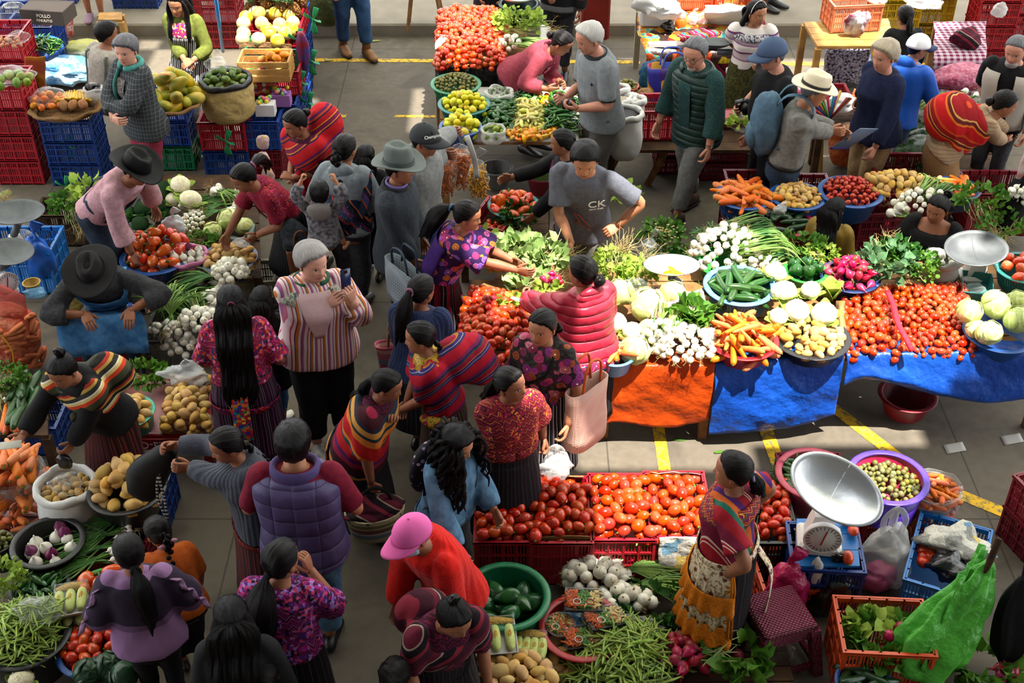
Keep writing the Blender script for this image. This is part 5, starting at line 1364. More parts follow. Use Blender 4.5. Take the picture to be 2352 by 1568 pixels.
F=Fig('child with very long black hair in a mustard top among the basins',1922,458,1.3,face=150,sit=.28,stance=((-.1,.35),(.1,.35)),bend=2,nod=10,yaw=-18,top=T(M('top_mustard','#8a6c1c',.6,.3,col2='#6f5716',nscale=8),sleeve=.8,hem=.5,name='mustard_top',ease=.03),low=T(SK_BLK))
F.hair('long',length=.5,width=1.25)
# produce: one mesh per kind, copied object by object
def rad(hw,py,z):
 return hw/FPX*(CAM_H-z)/(_s+(py-784)/FPX*_c)
def grid_shape(nu,nv,fn):
 rings=[]
 for t in LS(0,1,nv):
  a=LS(0,2*PI,nu,endpoint=False)
  rings.append(fn(t,a))
 return loft(rings)
def lump(rx,ry,rz,n=10,m=8,amp=.0,fr=20,seed=0,pw=1.0):
 v,f=ball((0,0,0),(rx,ry,rz),n,m)
 if amp:v=v*(1+amp*wobs(v/max(rx,ry,rz),fr/10,seed))[:,None]
 return v,f
PROTO={}
def produce_mat(name,col,col2=None,var=(.14,.012,.08),rough=.35,spec=.4,nscale=30,bump=None,coat=.0):
 a=M(name,col,rough,spec,col2=col2,nscale=nscale,var=var,bump=bump,coat=coat)
 b=M(name+'_pile',col,rough,spec,col2=col2,nscale=nscale,var=var,island=True,bump=bump,coat=coat)
 return a,b
def proto(kind,variants,mats,extra=None):
 out=[]
 for i,(v,f,mi)in enumerate(variants):
  mb=MB();mb.add(v,f)
  if mi is not None:mb.mi=list(mi)
  me=mb.mesh(kind,[mats[0]]+([extra]if extra else[]))
  out.append((me,np.asarray(v),f,mi))
 PROTO[kind]=(out,mats,extra)
def join(*vf):
 V,Fc,mi,n=[],[],[],0
 for k,(v,f,m)in enumerate(vf):
  V.append(np.asarray(v,float));Fc+=[tuple(i+n for i in q)for q in f];mi+=[m]*len(f);n+=len(v)
 return np.vstack(V),Fc,mi
GREENSTEM=M('stem_green','#4d6b22',.6,.3)
BROWNSTEM=M('stem_brown','#5a4a2a',.8,.2)
def stem(z,r=.004,h=.008,n=5):
 return lathe([(r*1.8,z-.002),(r,z+h*.4),(r*.8,z+h)],n)
tv=[]
for s,(a,b)in enumerate(((.027,.037),(.025,.033),(.029,.034))):
 v,f=lump(a,a,b,10,8,.02,20,s);st=stem(b*.97)
 tv.append(join((v,f,0),(st[0],st[1],1)))
proto('tomato',tv,produce_mat('tomato_skin','#c61f08','#b01806',(.12,-.008,.03),.24,.45,coat=.25),GREENSTEM)
proto('small_tomato',[(*lump(.022,.022,.027,9,7,.02,20,s),None)for s in(1,2)],produce_mat('small_tomato_skin','#b0160a','#9c1008',(.15,-.006,.04),.26,.45))
proto('potato',[(*lump(.034,.030,.047,10,8,.09,22,s),None)for s in(1,2.4,3.7,5)],produce_mat('potato_skin','#c6a264','#b28a4c',(.16,.012,.12),.7,.2,14))
proto('carrot',[(*join((*tube([(0,0,-.1),(.0,0,-.085),(.004*k,0,0),(.006*k,0,.08),(.004*k,0,.112)],[.004,.012,.019,.0235,.014],9,2),0),(*ball((.004*k,0,.112),.009,6,4),1)),)for k in(1,-1.5,2.5)],produce_mat('carrot_skin','#d8702a','#c8601e',(.12,.01,.08),.55,.3,60),GREENSTEM)
proto('onion',[(*join((*lathe([(.008,-.036),(.028,-.028),(.0385,-.008),(.038,.008),(.028,.026),(.012,.038),(.006,.052),(.004,.062)],12),0),(*lathe([(.006,-.037),(.004,-.046)],6),1)),)],produce_mat('onion_skin','#e6e3d8','#d8d3bc',(.06,.02,.1),.35,.4,10),M('onion_root','#a58d62',.9,.1))
proto('red_onion',[(*lathe([(.008,-.034),(.027,-.026),(.036,-.006),(.034,.01),(.022,.028),(.008,.042),(.004,.05)],12),None)],produce_mat('red_onion_skin','#5d1440','#7a2a58',(.15,.02,.1),.35,.4))
def cuke(L,r,bend):
 return tube([(bend*(t*t),0,L*t/2)for t in LS(-1,1,7)],[r*.45,r*.88,r,r*1.02,r,r*.9,r*.4],10,2)
def cuke_mat(name,a,b,var=(.12,.015,.08)):
 out=[]
 for isl in(False,True):
  t=NT(name+('_pile' if isl else ''),.3,.45);x=t.xyz()
  ang=t.math('SINE',t.math('MULTIPLY',t.math('ARCTAN2',x[0],x[1]),7.0))
  f=t.math('MULTIPLY',t.math('ADD',t.math('MULTIPLY',ang,.5),.5),t.noise(25,2))
  t.base(t.vary(t.mix(f,a,b),*var,island=isl));t.bump(t.noise(90),.1,.005);MATS[t.m.name]=t.m;out.append(t.m)
 return tuple(out)
proto('cucumber',[(*cuke(.215,.026,k),None)for k in(.004,.014,-.01)],cuke_mat('cucumber_skin','#12350f','#3c6a26'))
proto('courgette',[(*cuke(.24,.027,k),None)for k in(.004,.01)],cuke_mat('courgette_skin','#0c2a10','#1c441c'))
def chay(s):
 def fn(t,a):
  z=-.062+.125*t;r=.043*msin(PI*min(1,t*1.02+.03))**.55*(1.12-.42*t)
  r=np.maximum(r*(1+.07*np.cos(a*5+s)*msin(PI*t)),.002)
  return NS([r*np.cos(a)*1.08,r*np.sin(a)*.9,np.full_like(a,z)],1)
 return grid_shape(20,10,fn)
proto('chayote',[(*chay(s),None)for s in(0,1.3)],produce_mat('chayote_skin','#17401a','#26582a',(.15,.02,.08),.25,.5,30))
def bell(s,L=.05):
 def fn(t,a):
  z=-L+2*L*t;r=.04*msin(PI*min(1,.06+.9*t))**.5*(.78+.3*t)
  r=np.maximum(r*(1+.09*np.cos(a*4+s)*(.4+t*.8)),.004)
  return NS([r*np.cos(a),r*np.sin(a),z-.010*(t>.85)*(1-r/.04)],1)
 v,f=grid_shape(18,10,fn)
 st=tube([(0,0,L*.86),(.002,0,L+.012),(.008,0,L+.024)],[.008,.006,.005],6)
 return join((v,f,0),(*st,1))
proto('bell_pepper',[bell(s,L)for s,L in((0,.05),(1.2,.058),(2,.046))],produce_mat('red_pepper_skin','#c01608','#c43008',(.15,-.012,.03),.2,.5,8,coat=.3),GREENSTEM)
proto('green_pepper',[bell(s,.045)for s in(0,1)],produce_mat('green_pepper_skin','#12380f','#1c4c16',(.15,.02,.05),.22,.5,8),GREENSTEM)
def chil(L,r,bend,n=8):
 v,f=tube([(bend*msin(t*PI*.8),0,L*(t-.5))for t in LS(0,1,6)],[r*.25,r*.7,r,r*1.05,r*.95,r*.5],n,2)
 e=bend*msin(.8*PI);st=tube([(e,0,L*.49),(e-.004,0,L*.5+.018)],[.004,.0025],5)
 return join((v,f,0),(*st,1))
proto('jalapeno',[chil(.075,.0145,k)for k in(.006,-.01)],produce_mat('jalapeno_skin','#173f10','#24561a',(.15,.02,.08),.22,.5),GREENSTEM)
proto('long_chilli',[chil(.13,.011,k,7)for k in(.02,-.03,.04)],produce_mat('long_chilli_skin','#1d4a12','#35651a',(.2,.03,.08),.25,.45),GREENSTEM)
proto('pale_chilli',[chil(.10,.0135,k,7)for k in(.012,-.016)],produce_mat('pale_chilli_skin','#b7b258','#c9bd6a',(.12,.03,.15),.3,.4),GREENSTEM)
proto('habanero',[bell(s,.022)for s in(0,1)],produce_mat('habanero_skin','#cc4a0c','#d87a10',(.12,-.03,.05),.25,.45),GREENSTEM)
for k,col,c2,v_ in(('lemon','#cfae12','#c4b018',(.1,-.03,.08)),('orange','#cf6d10','#c26a14',(.1,.02,.06)),('lime','#5f7a1c','#7a8a2a',(.15,.04,.1))):
 proto(k,[(*lathe([(.003,-.036),(.008,-.033),(.02,-.026),(.028,-.008),(.0285,.008),(.02,.026),(.008,.033),(.003,.037)],12),None)],produce_mat(k+'_skin',col,c2,v_,.4,.4,14,bump=(220,.15)))
proto('green_tomato',[(*lump(.018,.018,.017,8,6,.04,20,s),None)for s in(1,2)],produce_mat('green_tomato_skin','#5e5d28','#74703a',(.25,.03,.2),.5,.35,30))
proto('avocado',[(*lathe([(.004,-.042),(.022,-.036),(.031,-.016),(.03,.004),(.021,.028),(.013,.042),(.005,.049)],12),None)],produce_mat('avocado_skin','#3b5212','#566b1c',(.18,.02,.1),.4,.4,26,bump=(200,.2)))
proto('mango',[(*lump(.036,.03,.046,12,9,.05,14,2),None)],produce_mat('mango_skin','#dc9a24','#d07c1c',(.08,.012,.05),.4,.4,12))
proto('papaya',[(*lathe([(.008,-.12),(.03,-.11),(.056,-.075),(.064,-.02),(.056,.04),(.04,.09),(.018,.122),(.006,.13)],16),None),(*lathe([(.008,-.10),(.03,-.09),(.052,-.055),(.058,.0),(.046,.05),(.026,.085),(.008,.1)],16),None)],produce_mat('papaya_skin','#77801c','#b89a22',(.15,.02,.1),.45,.35,7))
proto('melon',[(*lump(.075,.075,.078,18,12,.01,10,1),None)],produce_mat('melon_skin','#c9ad4a','#b9a878',(.12,.03,.25),.6,.25,22,bump=(60,.3)))
proto('radish',[(*join((*lathe([(.0015,-.075),(.003,-.045),(.012,-.03),(.024,-.012),(.026,.006),(.018,.022),(.006,.03)],12),0),(*tube([(0,0,.026),(.003,0,.05)],[.005,.003],5),1)),)],produce_mat('radish_skin','#8e1230','#a81f44',(.15,.015,.08),.35,.4,14),GREENSTEM)
def bean(k):return tube([(.02*msin(k+t*2.4),.012*mcos(k*2+t*3),.15*(t-.5))for t in LS(0,1,6)],[.002,.0052,.0058,.0058,.005,.002],6,2)
proto('green_bean',[(*bean(k),None)for k in(0,1.4,2.9,4.4)],produce_mat('green_bean_skin','#7c963c','#8ea44a',(.18,.02,.1),.5,.35,40))
def banana():
 return tube([(.055*mcos(a),0,.1*msin(a))for a in LS(-1.15,1.15,8)],[.006,.014,.0175,.0185,.0185,.017,.011,.005],7,2,sq=2.3)
proto('banana',[(*banana(),None)],produce_mat('banana_skin','#c49a12','#b08a1a',(.1,.01,.05),.5,.35,30))
proto('egg',[(*lump(.021,.021,.028,10,7),None)],produce_mat('egg_shell','#b0795a','#a06a4c',(.08,.01,.05),.6,.3))
proto('mamey',[(*lump(.045,.045,.062,12,9,.03,12,3),None)],produce_mat('mamey_skin','#7c5236','#8f6242',(.1,.01,.05),.9,.1,50,bump=(150,.4)))
LIVE={}
LOWP={'tomato':lump(.027,.027,.035,7,5),'small_tomato':lump(.022,.022,.027,6,5),'potato':lump(.034,.03,.046,7,5,.08,22,2),'green_tomato':lump(.018,.018,.017,6,4)}
CAP={'tomato':300,'small_tomato':140,'potato':300,'green_bean':300,'green_tomato':0,'long_chilli':140,'lemon':200,'onion':300,'jalapeno':200,'pale_chilli':160}
def piece(kind,loc,rot,label,cat=None,group=None,sc=1.0,var=None,name=None):
 vs_,mats,ex=PROTO[kind]
 i=random.randrange(len(vs_))if var is None else var
 o=obj(name or kind,vs_[i][0],None,loc,rot,sc)
 tag(o,label,cat or kind.replace('_',' '),label if group==1 else group)
 LIVE[kind]=LIVE.get(kind,0)+1
 return o
def lying(tilt=.35):
 a=RU(0,2*PI)
 return(Matrix.Rotation(a,3,'Z')@Matrix.Rotation(PI/2+RU(-tilt,tilt),3,'X')@Matrix.Rotation(RU(0,2*PI),3,'Z')).to_euler()
def anyrot(tilt=None):return(RU(0,6.3),RU(0,6.3),RU(0,6.3))
def upish(tilt=.4):return(Matrix.Rotation(RU(0,2*PI),3,'Z')@Matrix.Rotation(RU(-tilt,tilt),3,'X')).to_euler()
def rootsup(tilt=.9):return(Matrix.Rotation(RU(0,2*PI),3,'Z')@Matrix.Rotation(RU(PI/2-tilt,PI/2+.2),3,'X')).to_euler()
def scatter(inside_fn,box_,d,n,tries=30):
 x0,x1,y0,y1=box_;pts=np.zeros((0,2));miss=0
 while len(pts)<n and miss<tries*8:
  p=NA([RU(x0,x1),RU(y0,y1)])
  if inside_fn(p)and(len(pts)==0 or np.min(((pts-p)**2).sum(1))>d*d):
   pts=np.vstack([pts,p]);miss=0
  else:miss+=1
 return pts
def discp(c,rx,ry,d,n,dome,power=2.0):
 q=scatter(lambda p:(p[0]/rx)**2+(p[1]/ry)**2<1,(-rx,rx,-ry,ry),d,n)
 return[Vector((c[0]+x,c[1]+y,c[2]+dome*(1-((x/rx)**2+(y/ry)**2)**(power/2))))for x,y in q]
def quadp(cs,d,n,h=.0,edge=.0):
 cs=[NA(c,float)for c in cs]
 poly=[(c[0],c[1])for c in cs];xs=[p[0]for p in poly];ys=[p[1]for p in poly]
 q=scatter(lambda p:inside(p,poly),(min(xs),max(xs),min(ys),max(ys)),d,n)
 z=np.mean([c[2]for c in cs]);out=[]
 for x,y in q:
  m=min(abs((b[0]-a[0])*(a[1]-y)-(a[0]-x)*(b[1]-a[1]))/math.hypot(b[0]-a[0],b[1]-a[1])for a,b in zip(poly,poly[1:]+poly[:1]))
  w=1/(NA([(x-p[0])**2+(y-p[1])**2 for p in poly])+1e-4);zz=float((w*NA([c[2]for c in cs])).sum()/w.sum())
  out.append(Vector((x,y,zz+h*min(1,m/.18)**.7)))
 return out
def heap(kind,pts,label,group,rot=lying,sc=1.0,jit=.25,under=.035,cat=None,zj=.006,name=None,where=None):
 vs_,mats,ex=PROTO[kind];cap=CAP.get(kind,300);rest=[]
 pts=sorted(pts,key=lambda p:p.y)
 for p in pts:
  s=sc*RU(1-jit,1+jit*.5);q=p+Vector((0,0,RU(-zj,zj)));r=rot()
  if LIVE.get(kind,0)<cap:piece(kind,q,r,label,cat,group,s,name=name)
  else:rest.append((q,r,s))
 low=[]
 if under:
  for p in pts:
   low.append((p+Vector((RU(-.02,.02),RU(-.02,.02),-under*sc)),rot(),sc))
 if rest or low:
  mb=MB()
  for n_,(q,r,s)in enumerate(rest+low):
   i=random.randrange(len(vs_));v,f,mi=vs_[i][1:]
   if kind in LOWP and n_>=len(rest):(v,f),mi=LOWP[kind],None
   m=NA(r.to_matrix()if hasattr(r,'to_matrix')else rotm(*r))*s
   mb.add(v@m.T+NA(q),f);
   if mi is not None:mb.mi[-len(f):]=list(mi)
  o=obj((name or kind)+'_heap',mb.mesh(kind+'_heap',[mats[1]]+([ex]if ex else[])))
  tag(o,('heap of ' if rest else 'lower layer of ')+(where or label),cat or kind.replace('_',' '),None,'stuff')
  # containers
PLAST={}
def plastic(name,col,rough=.38):
 if name not in MATS:M(name,col,rough,.45,col2=tuple(v*.8 for v in C4(col)[:3]),nscale=6,bump=(40,.05))
 return MATS[name]
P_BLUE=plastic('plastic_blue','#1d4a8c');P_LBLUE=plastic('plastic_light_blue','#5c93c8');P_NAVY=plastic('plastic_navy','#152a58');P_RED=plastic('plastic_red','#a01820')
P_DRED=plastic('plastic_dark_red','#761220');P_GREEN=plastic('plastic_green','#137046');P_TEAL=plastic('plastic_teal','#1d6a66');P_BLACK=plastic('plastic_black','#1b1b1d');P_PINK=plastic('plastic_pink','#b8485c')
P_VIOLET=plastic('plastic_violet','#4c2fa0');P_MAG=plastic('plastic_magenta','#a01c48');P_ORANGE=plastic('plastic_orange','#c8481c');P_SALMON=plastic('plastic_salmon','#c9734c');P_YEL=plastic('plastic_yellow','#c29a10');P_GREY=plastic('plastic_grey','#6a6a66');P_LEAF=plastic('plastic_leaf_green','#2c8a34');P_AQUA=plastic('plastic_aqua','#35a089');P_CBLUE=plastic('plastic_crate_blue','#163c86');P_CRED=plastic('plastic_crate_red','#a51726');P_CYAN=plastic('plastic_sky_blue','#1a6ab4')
BASIN={}
def basin(label,px,py,z,hw,mat,h=.17,taper=.74,slots=False,rim=None,dy=1.0,cat='basin',name='basin',lean=.0):
 r=rad(hw,py,z);c=P(px,py,z)
 key=(round(taper,2),slots)
 if key not in BASIN:
  pr=[(taper*.98,0),(taper,.02),(1-.02,.96),(1.0,1.0),(.955,1.0),(.94,.95),(taper-.03,.08),(.02,.06)]
  bm=MB().add(*lathe(pr,40)).mesh('bowl',P_BLUE)
  a=LS(0,2*PI,41)
  rm=MB().add(*tube([(mcos(t)*1.0,msin(t)*1.0,1.0)for t in a],[(.03,.10)]*41,8,1,ref=(0,0,1))).mesh('rim',P_BLUE)
  sl=None
  if slots:
   mb=MB()
   for k in range(60):
    t=k*2*PI/60;d=NA([mcos(t),msin(t),0]);s_=NA([-d[1],d[0],0])
    for z0,z1 in((.12,.42),(.5,.82)):
     r0,r1=(taper+(1-taper)*zz+.008 for zz in(z0,z1))
     mb.add(*obox(d*(r0+r1)/2+(0,0,(z0+z1)/2),s_*.022,d*.012,(d*(r1-r0)/2+(0,0,(z1-z0)/2))))
   sl=mb.mesh('rib',P_BLUE,False)
  BASIN[key]=(bm,rm,sl)
 bm,rm,sl=BASIN[key]
 t=thing(name,label,cat,(c.x,c.y,z-h),RU(0,6))
 sc=(r,r*dy,h)
 obj('bowl',bm,t,scale=sc,mat=mat);obj('rim',rm,t,scale=sc,mat=rim or mat)
 if sl:obj('rib',sl,t,scale=sc,mat=mat)
 return t,c,r
CR={}
def crate_mesh(L,Wd,Hh,dense=True):
 key=(L,Wd,Hh)
 if key in CR:return CR[key]
 def side(n_,ln):
  mb=MB();T=.012
  mb.add(*box(-ln/2,ln/2,-T,0,0,.03));mb.add(*box(-ln/2,ln/2,-T,0,Hh-.035,Hh));mb.add(*box(-ln/2,ln/2,-.002,.012,Hh-.012,Hh))
  for zz in(Hh*.36,Hh*.66):mb.add(*box(-ln/2,ln/2,-T,.004,zz,zz+.014))
  k=max(3,int(ln/.085));
  for i in range(k+1):
   x=-ln/2+ln*i/k;mb.add(*box(x-.006,x+.006,-T,.005,.0,Hh))
  m=int(ln/.02)
  for i in range(1,m):
   x=-ln/2+ln*i/m;mb.add(*box(x-.0045,x+.0045,-T*.8,-T*.2,.03,Hh-.03))
  return mb.mesh('crate_side',P_RED,False)
 base=MB().add(*box(-L/2,L/2,-Wd/2,Wd/2,0,.012)).mesh('crate_floor',P_RED,False)
 rim=MB();o=.012
 for x0,x1,y0,y1 in((-L/2-o,L/2+o,-Wd/2-o,-Wd/2),(-L/2-o,L/2+o,Wd/2,Wd/2+o),(-L/2-o,-L/2,-Wd/2,Wd/2),(L/2,L/2+o,-Wd/2,Wd/2)):
  rim.add(*box(x0,x1,y0,y1,Hh-.022,Hh+.002))
 CR[key]=(base,rim.mesh('rim',P_RED,False),side('a',L),side('b',Wd))
 return CR[key]
def crate(label,loc,rz=.0,mat=P_CRED,L=.5,W=.34,H=.28,group=None,name='plastic_crate',tilt=None):
 b,r,sa,sb=crate_mesh(L,W,H)
 t=thing(name,label,'crate',tuple(loc),rz,group)
 if tilt:t.rotation_euler=(tilt[0],tilt[1],rz)
 obj('crate_floor',b,t,mat=mat);obj('rim',r,t,mat=mat)
 obj('crate_side',sa,t,(0,-W/2,0),(0,0,PI),mat=mat);obj('crate_side',sa,t,(0,W/2,0),mat=mat)
 obj('crate_side',sb,t,(L/2,0,0),(0,0,-PI/2),mat=mat);obj('crate_side',sb,t,(-L/2,0,0),(0,0,PI/2),mat=mat)
 return t
ORD=['lowest','second from the floor','third from the floor','fourth from the floor','fifth from the floor','sixth from the floor','seventh from the floor']
def stack(what,where,px,py,n,mats,rz=.0,L=.5,W=.34,H=.26,nest=.0,group=None,xy=None):
 p=P(px,py,0)if xy is None else Vector((xy[0],xy[1],0));out=[]
 d=Vector((-msin(rz),mcos(rz),0))*W/2 if xy is None else Vector((0,0,0))
 for i in range(n):
  m=mats[i%len(mats)]if isinstance(mats,(list,tuple))else mats
  cn={P_CRED:'red',P_RED:'red',P_CBLUE:'blue',P_GREEN:'green',P_DRED:'dark red',P_NAVY:'navy',P_CYAN:'bright blue',P_ORANGE:'orange',P_YEL:'yellow'}.get(m,'plastic')
  ps='topmost' if i==n-1 and n>1 else ORD[i]
  lab=f'{cn} lattice crate {where}'+(f', {ps}' if n>1 else '')
  out.append(crate(lab,p+d+Vector((0,0,i*(H-nest))),rz,m,L,W,H,group))
 return out,p+d+Vector((0,0,n*(H-nest)))
WOOD=M('wood_raw','#8a6238',.75,.25,col2='#6e4a28',nscale=9,bump=(40,.4))
WOOD_L=M('wood_pine','#b58a4c',.6,.3,col2='#9a7038',nscale=7,bump=(30,.3))
WOOD_D=M('wood_dark','#4a3420',.8,.2,col2='#36261a',nscale=9,bump=(40,.4))
def table(label,corners,z,legs=True,mat=WOOD,planks=5,th=.03,leg_in=.06,name='table',cat='table',legmat=None):
 cs=[NA(c,float)for c in corners];c0=sum(cs)/4
 t=thing(name,label,cat,(c0[0],c0[1],0));o=NA([c0[0],c0[1],0])
 for i in range(planks):
  a,b=i/planks+.006,(i+1)/planks-.006
  q=[cs[0]*(1-a)+cs[3]*a,cs[1]*(1-a)+cs[2]*a,cs[1]*(1-b)+cs[2]*b,cs[0]*(1-b)+cs[3]*b]
  lo=[p*[1,1,0]+[0,0,z-th]-o for p in q];hi=[p*[1,1,0]+[0,0,z]-o for p in q]
  obj('plank',MB().add(NA(lo+hi),[(3,2,1,0),(4,5,6,7),(0,1,5,4),(1,2,6,5),(2,3,7,6),(3,0,4,7)]).mesh('plank',mat,False),t)
 if legs:
  for p in cs:
   q=p+(c0-p)*leg_in;q=q-o
   pf('leg',box(q[0]-.03,q[0]+.03,q[1]-.03,q[1]+.03,0,z-th),legmat or mat,t)
 return t
 # greens
def leaf_mat(name,a,b,trans=.25):return M(name,a,.6,.3,col2=b,nscale=9,trans=trans)
L_DARK=leaf_mat('leaf_dark','#1f4a14','#2f5f1c');L_MID=leaf_mat('leaf_mid','#3f6e1c','#5a8428');L_LIGHT=leaf_mat('leaf_light','#9fb44a','#84a43c');L_BLUEG=leaf_mat('leaf_blue_green','#4a7048','#648a60');L_PALE=leaf_mat('stalk_pale','#a9b06a','#c0c48a')
ROOTS=M('roots_straw','#b09a6a',.9,.1,var=(.2,.02,.1),island=True)
def leaves(mb,c,n,spread,size,up=.6,dirn=None,curl=.5,dome=.5):
 c=NA(c,float);spread=NA(spread if hasattr(spread,'__len__')else(spread,)*3,float)
 for i in range(n):
  a,h=RU(0,2*PI),RR()**.6
  q=NA([mcos(a)*math.sqrt(1-h*h*dome),msin(a)*math.sqrt(1-h*h*dome),h])
  rr=RU(.55,1.0);p=c+q*spread*rr
  d=unit(q*[1,1,up]+NA([RG(0,.4),RG(0,.4),RG(0,.3)])+(NA(dirn)if dirn is not None else 0))
  s=unit(np.cross(d,(RG(0,1),RG(0,1),RG(0,1))));nn=np.cross(s,d)
  L=size*RU(.7,1.3);w=L*.42;b=L*curl
  v=[p,p+d*L*.35+s*w+nn*b*.1,p+d*L*.35-nn*b*.12,p+d*L*.35-s*w+nn*b*.1,p+d*L*.75+s*w*.8-nn*b*.1,p+d*L*.72-nn*b*.3,p+d*L*.75-s*w*.8-nn*b*.1,p+d*L-nn*b*.7]
  mb.add(v,[(0,1,2),(0,2,3),(1,4,5,2),(2,5,6,3),(4,7,5),(5,7,6)])
 return mb
def wisps(mb,c,n,length,r=.0016,dirn=(0,0,1),fan=.5,wig=.02,start=.02,droop=.0,seg=4):
 for i in range(n):
  d=unit(NA(dirn,float)+NA([RG(0,fan),RG(0,fan),RG(0,fan)]))
  p=NA(c,float)+NA([RG(0,start),RG(0,start),RG(0,start*.5)]);pts=[p]
  L=length*RU(.6,1.2)
  for j in range(seg):
   p=p+d*L/seg+NA([RG(0,wig),RG(0,wig),RG(0,wig)-droop*j]);pts.append(p)
  mb.add(*tube(pts,[r]*seg+[r*.4],4,1))
 return mb
def greens(label,c,spread,n,size,mat=L_MID,stems=0,stem_dir=(0,0,-1),stem_len=.12,stem_mat=None,roots=0,root_at=None,root_len=.08,root_dir=(0,0,1),name='herb_bunch',cat='greens',group=None,up=.6,curl=.5):
 c=Vector(c);t=thing(name,label,cat,tuple(c),group=group)
 obj('leaves',leaves(MB(),(0,0,0),n,spread,size,up,curl=curl).mesh('leaves',mat),t)['kind']='stuff'
 sp=spread if hasattr(spread,'__len__')else(spread,)*3
 if stems:obj('stalks',wisps(MB(),(0,0,0),stems,stem_len,.0032,stem_dir,.25,.008,min(sp)*.4).mesh('stalks',stem_mat or L_PALE),t)['kind']='stuff'
 if roots:obj('roots',wisps(MB(),root_at or(0,0,0),roots,root_len,.0013,root_dir,.55,.012,.02).mesh('roots',ROOTS),t)['kind']='stuff'
 return t
STALK=M('onion_stalk','#2c5a1c',.55,.3,col2='#7a9a4a',nscale=5,var=(.2,.02,.1),island=True)
def onions(label,c,d,n=8,L=.32,spread=.06,bulb=1.0,group=None,fall=.10,stalks=3,up=.05,fan=.18):
 c=Vector(c);t=thing('spring_onion_bunch',label,'spring onions',tuple(c),group=group);d=NA(unit(d));sd=NA([-d[1],d[0],0])
 mb=MB();bm=PROTO['onion'][0][0][0]
 for i in range(n):
  p=sd*RU(-1,1)*spread-d*RU(-.3,1)*spread*.8+NA([0,0,RU(0,1)*spread*1.1])
  o=obj('bulb',bm,t,tuple(p),scale=bulb*RU(.75,1.05))
  ax=Vector(d+NA([0,0,.1])+sd*RU(-.4,.4));o.rotation_euler=ax.to_track_quat('Z','Y').to_euler()
  LIVE['bulb']=LIVE.get('bulb',0)+1
  for k in range(stalks):
   q=p+d*.05*bulb;neck=d*.13+NA([0,0,.03])
   e=sd*RG(0,fan)*L;ln=L*RU(.75,1.15)
   mb.add(*tube([q,neck*.8+p*.3,d*ln*.5+e*.5+(0,0,up),d*ln*.8+e*.9+(0,0,up-fall*.3),d*ln+e*1.2+(0,0,up-fall)],[.007*bulb,.006,.0055,.005,.002],5,2))
 obj('stalks',mb.mesh('stalks',STALK),t)['kind']='stuff'
 obj('roots',wisps(MB(),tuple(-d*spread*.9+NA([0,0,spread*.6])),n*4,.035,.001,tuple(-d),.6,.008,spread*.6).mesh('roots',ROOTS),t)['kind']='stuff'
 return t
def bulbs(label,c,r,n,stalk_d=None,L=.2,bulb=1.0,group=None,ht=None,name='spring_onion_bunch'):
 c=Vector(c);t=thing(name,label,'spring onions',tuple(c),group=group);bm=PROTO['onion'][0][0][0]
 rx,ry,rz=r;roots=MB();stm=MB();k=0
 golden=PI*(3-math.sqrt(5))
 for i in range(n):
  h=1-(i+.5)/n;rr=math.sqrt(max(0,1-h*h));a=i*golden+RU(-.15,.15)
  nrm=NA([mcos(a)*rr,msin(a)*rr,h]);p=nrm*[rx,ry,rz]*RU(.9,1.05)
  o=obj('bulb',bm,t,tuple(p),scale=bulb*RU(.78,1.08));ax=Vector(-nrm+NA([RG(0,.35)for _ in range(3)]));o.rotation_euler=ax.to_track_quat('Z','Y').to_euler()
  if RR()<.55:wisps(roots,tuple(p+nrm*.03*bulb),6,.035,.0009,tuple(nrm+NA([0,0,-.4])),.5,.008,.006)
 obj('roots',roots.mesh('roots',ROOTS),t)['kind']='stuff'
 if stalk_d is not None:
  d=NA(unit(stalk_d));sd=NA([-d[1],d[0],0])
  for i in range(n*2):
   p=sd*RU(-.8,.8)*min(rx,ry)+(0,0,RU(0,rz*.8));e=sd*RG(0,.12)
   stm.add(*tube([p,p+d*(max(rx,ry)+L*.4)+e*.4+(0,0,.02),p+d*(max(rx,ry)+L*RU(.8,1.1))+e+(0,0,-.06)],[.006,.006,.002],5,3))
  obj('stalks',stm.mesh('stalks',STALK),t)['kind']='stuff'
 return t
def curd():
 v,f=ball((0,0,0),(1,1,.78),30,20)
 a=np.arctan2(v[:,1],v[:,0]);d=v/np.linalg.norm(v,axis=1,keepdims=True)
 k=np.abs(np.sin(d[:,0]*9+1)*np.sin(d[:,1]*9+2)*np.sin(d[:,2]*9))**.6
 return v*(.93+.10*k+.02*wobs(d,20))[:,None],f
CURD=M('cauliflower_curd','#e2dcc4',.85,.15,col2='#d2c8a0',nscale=3,bump=(14,.5,.02));CURDM=MB().add(*curd()).mesh('curd',CURD)
BROC=M('broccoli_floret','#2a4a28',.9,.1,col2='#3a5c34',nscale=18,bump=(110,1.0,.02))
def big_leaf(mb,p,d,L,w,curl=.4,up=(0,0,1)):
 d=unit(d);s=unit(np.cross(d,up));nn=np.cross(s,d);g=[]
 for t in LS(0,1,6):
  ww=w*msin(PI*min(.97,t*.85+.12))**.7
  g.append([NA(p)+d*L*t+s*ww*u+nn*(curl*L*t*t*-.5+.18*w*u*u+.05*w*msin(t*15+u*9))for u in LS(-1,1,5)])
 mb.add(*sheet(g,.003));return mb
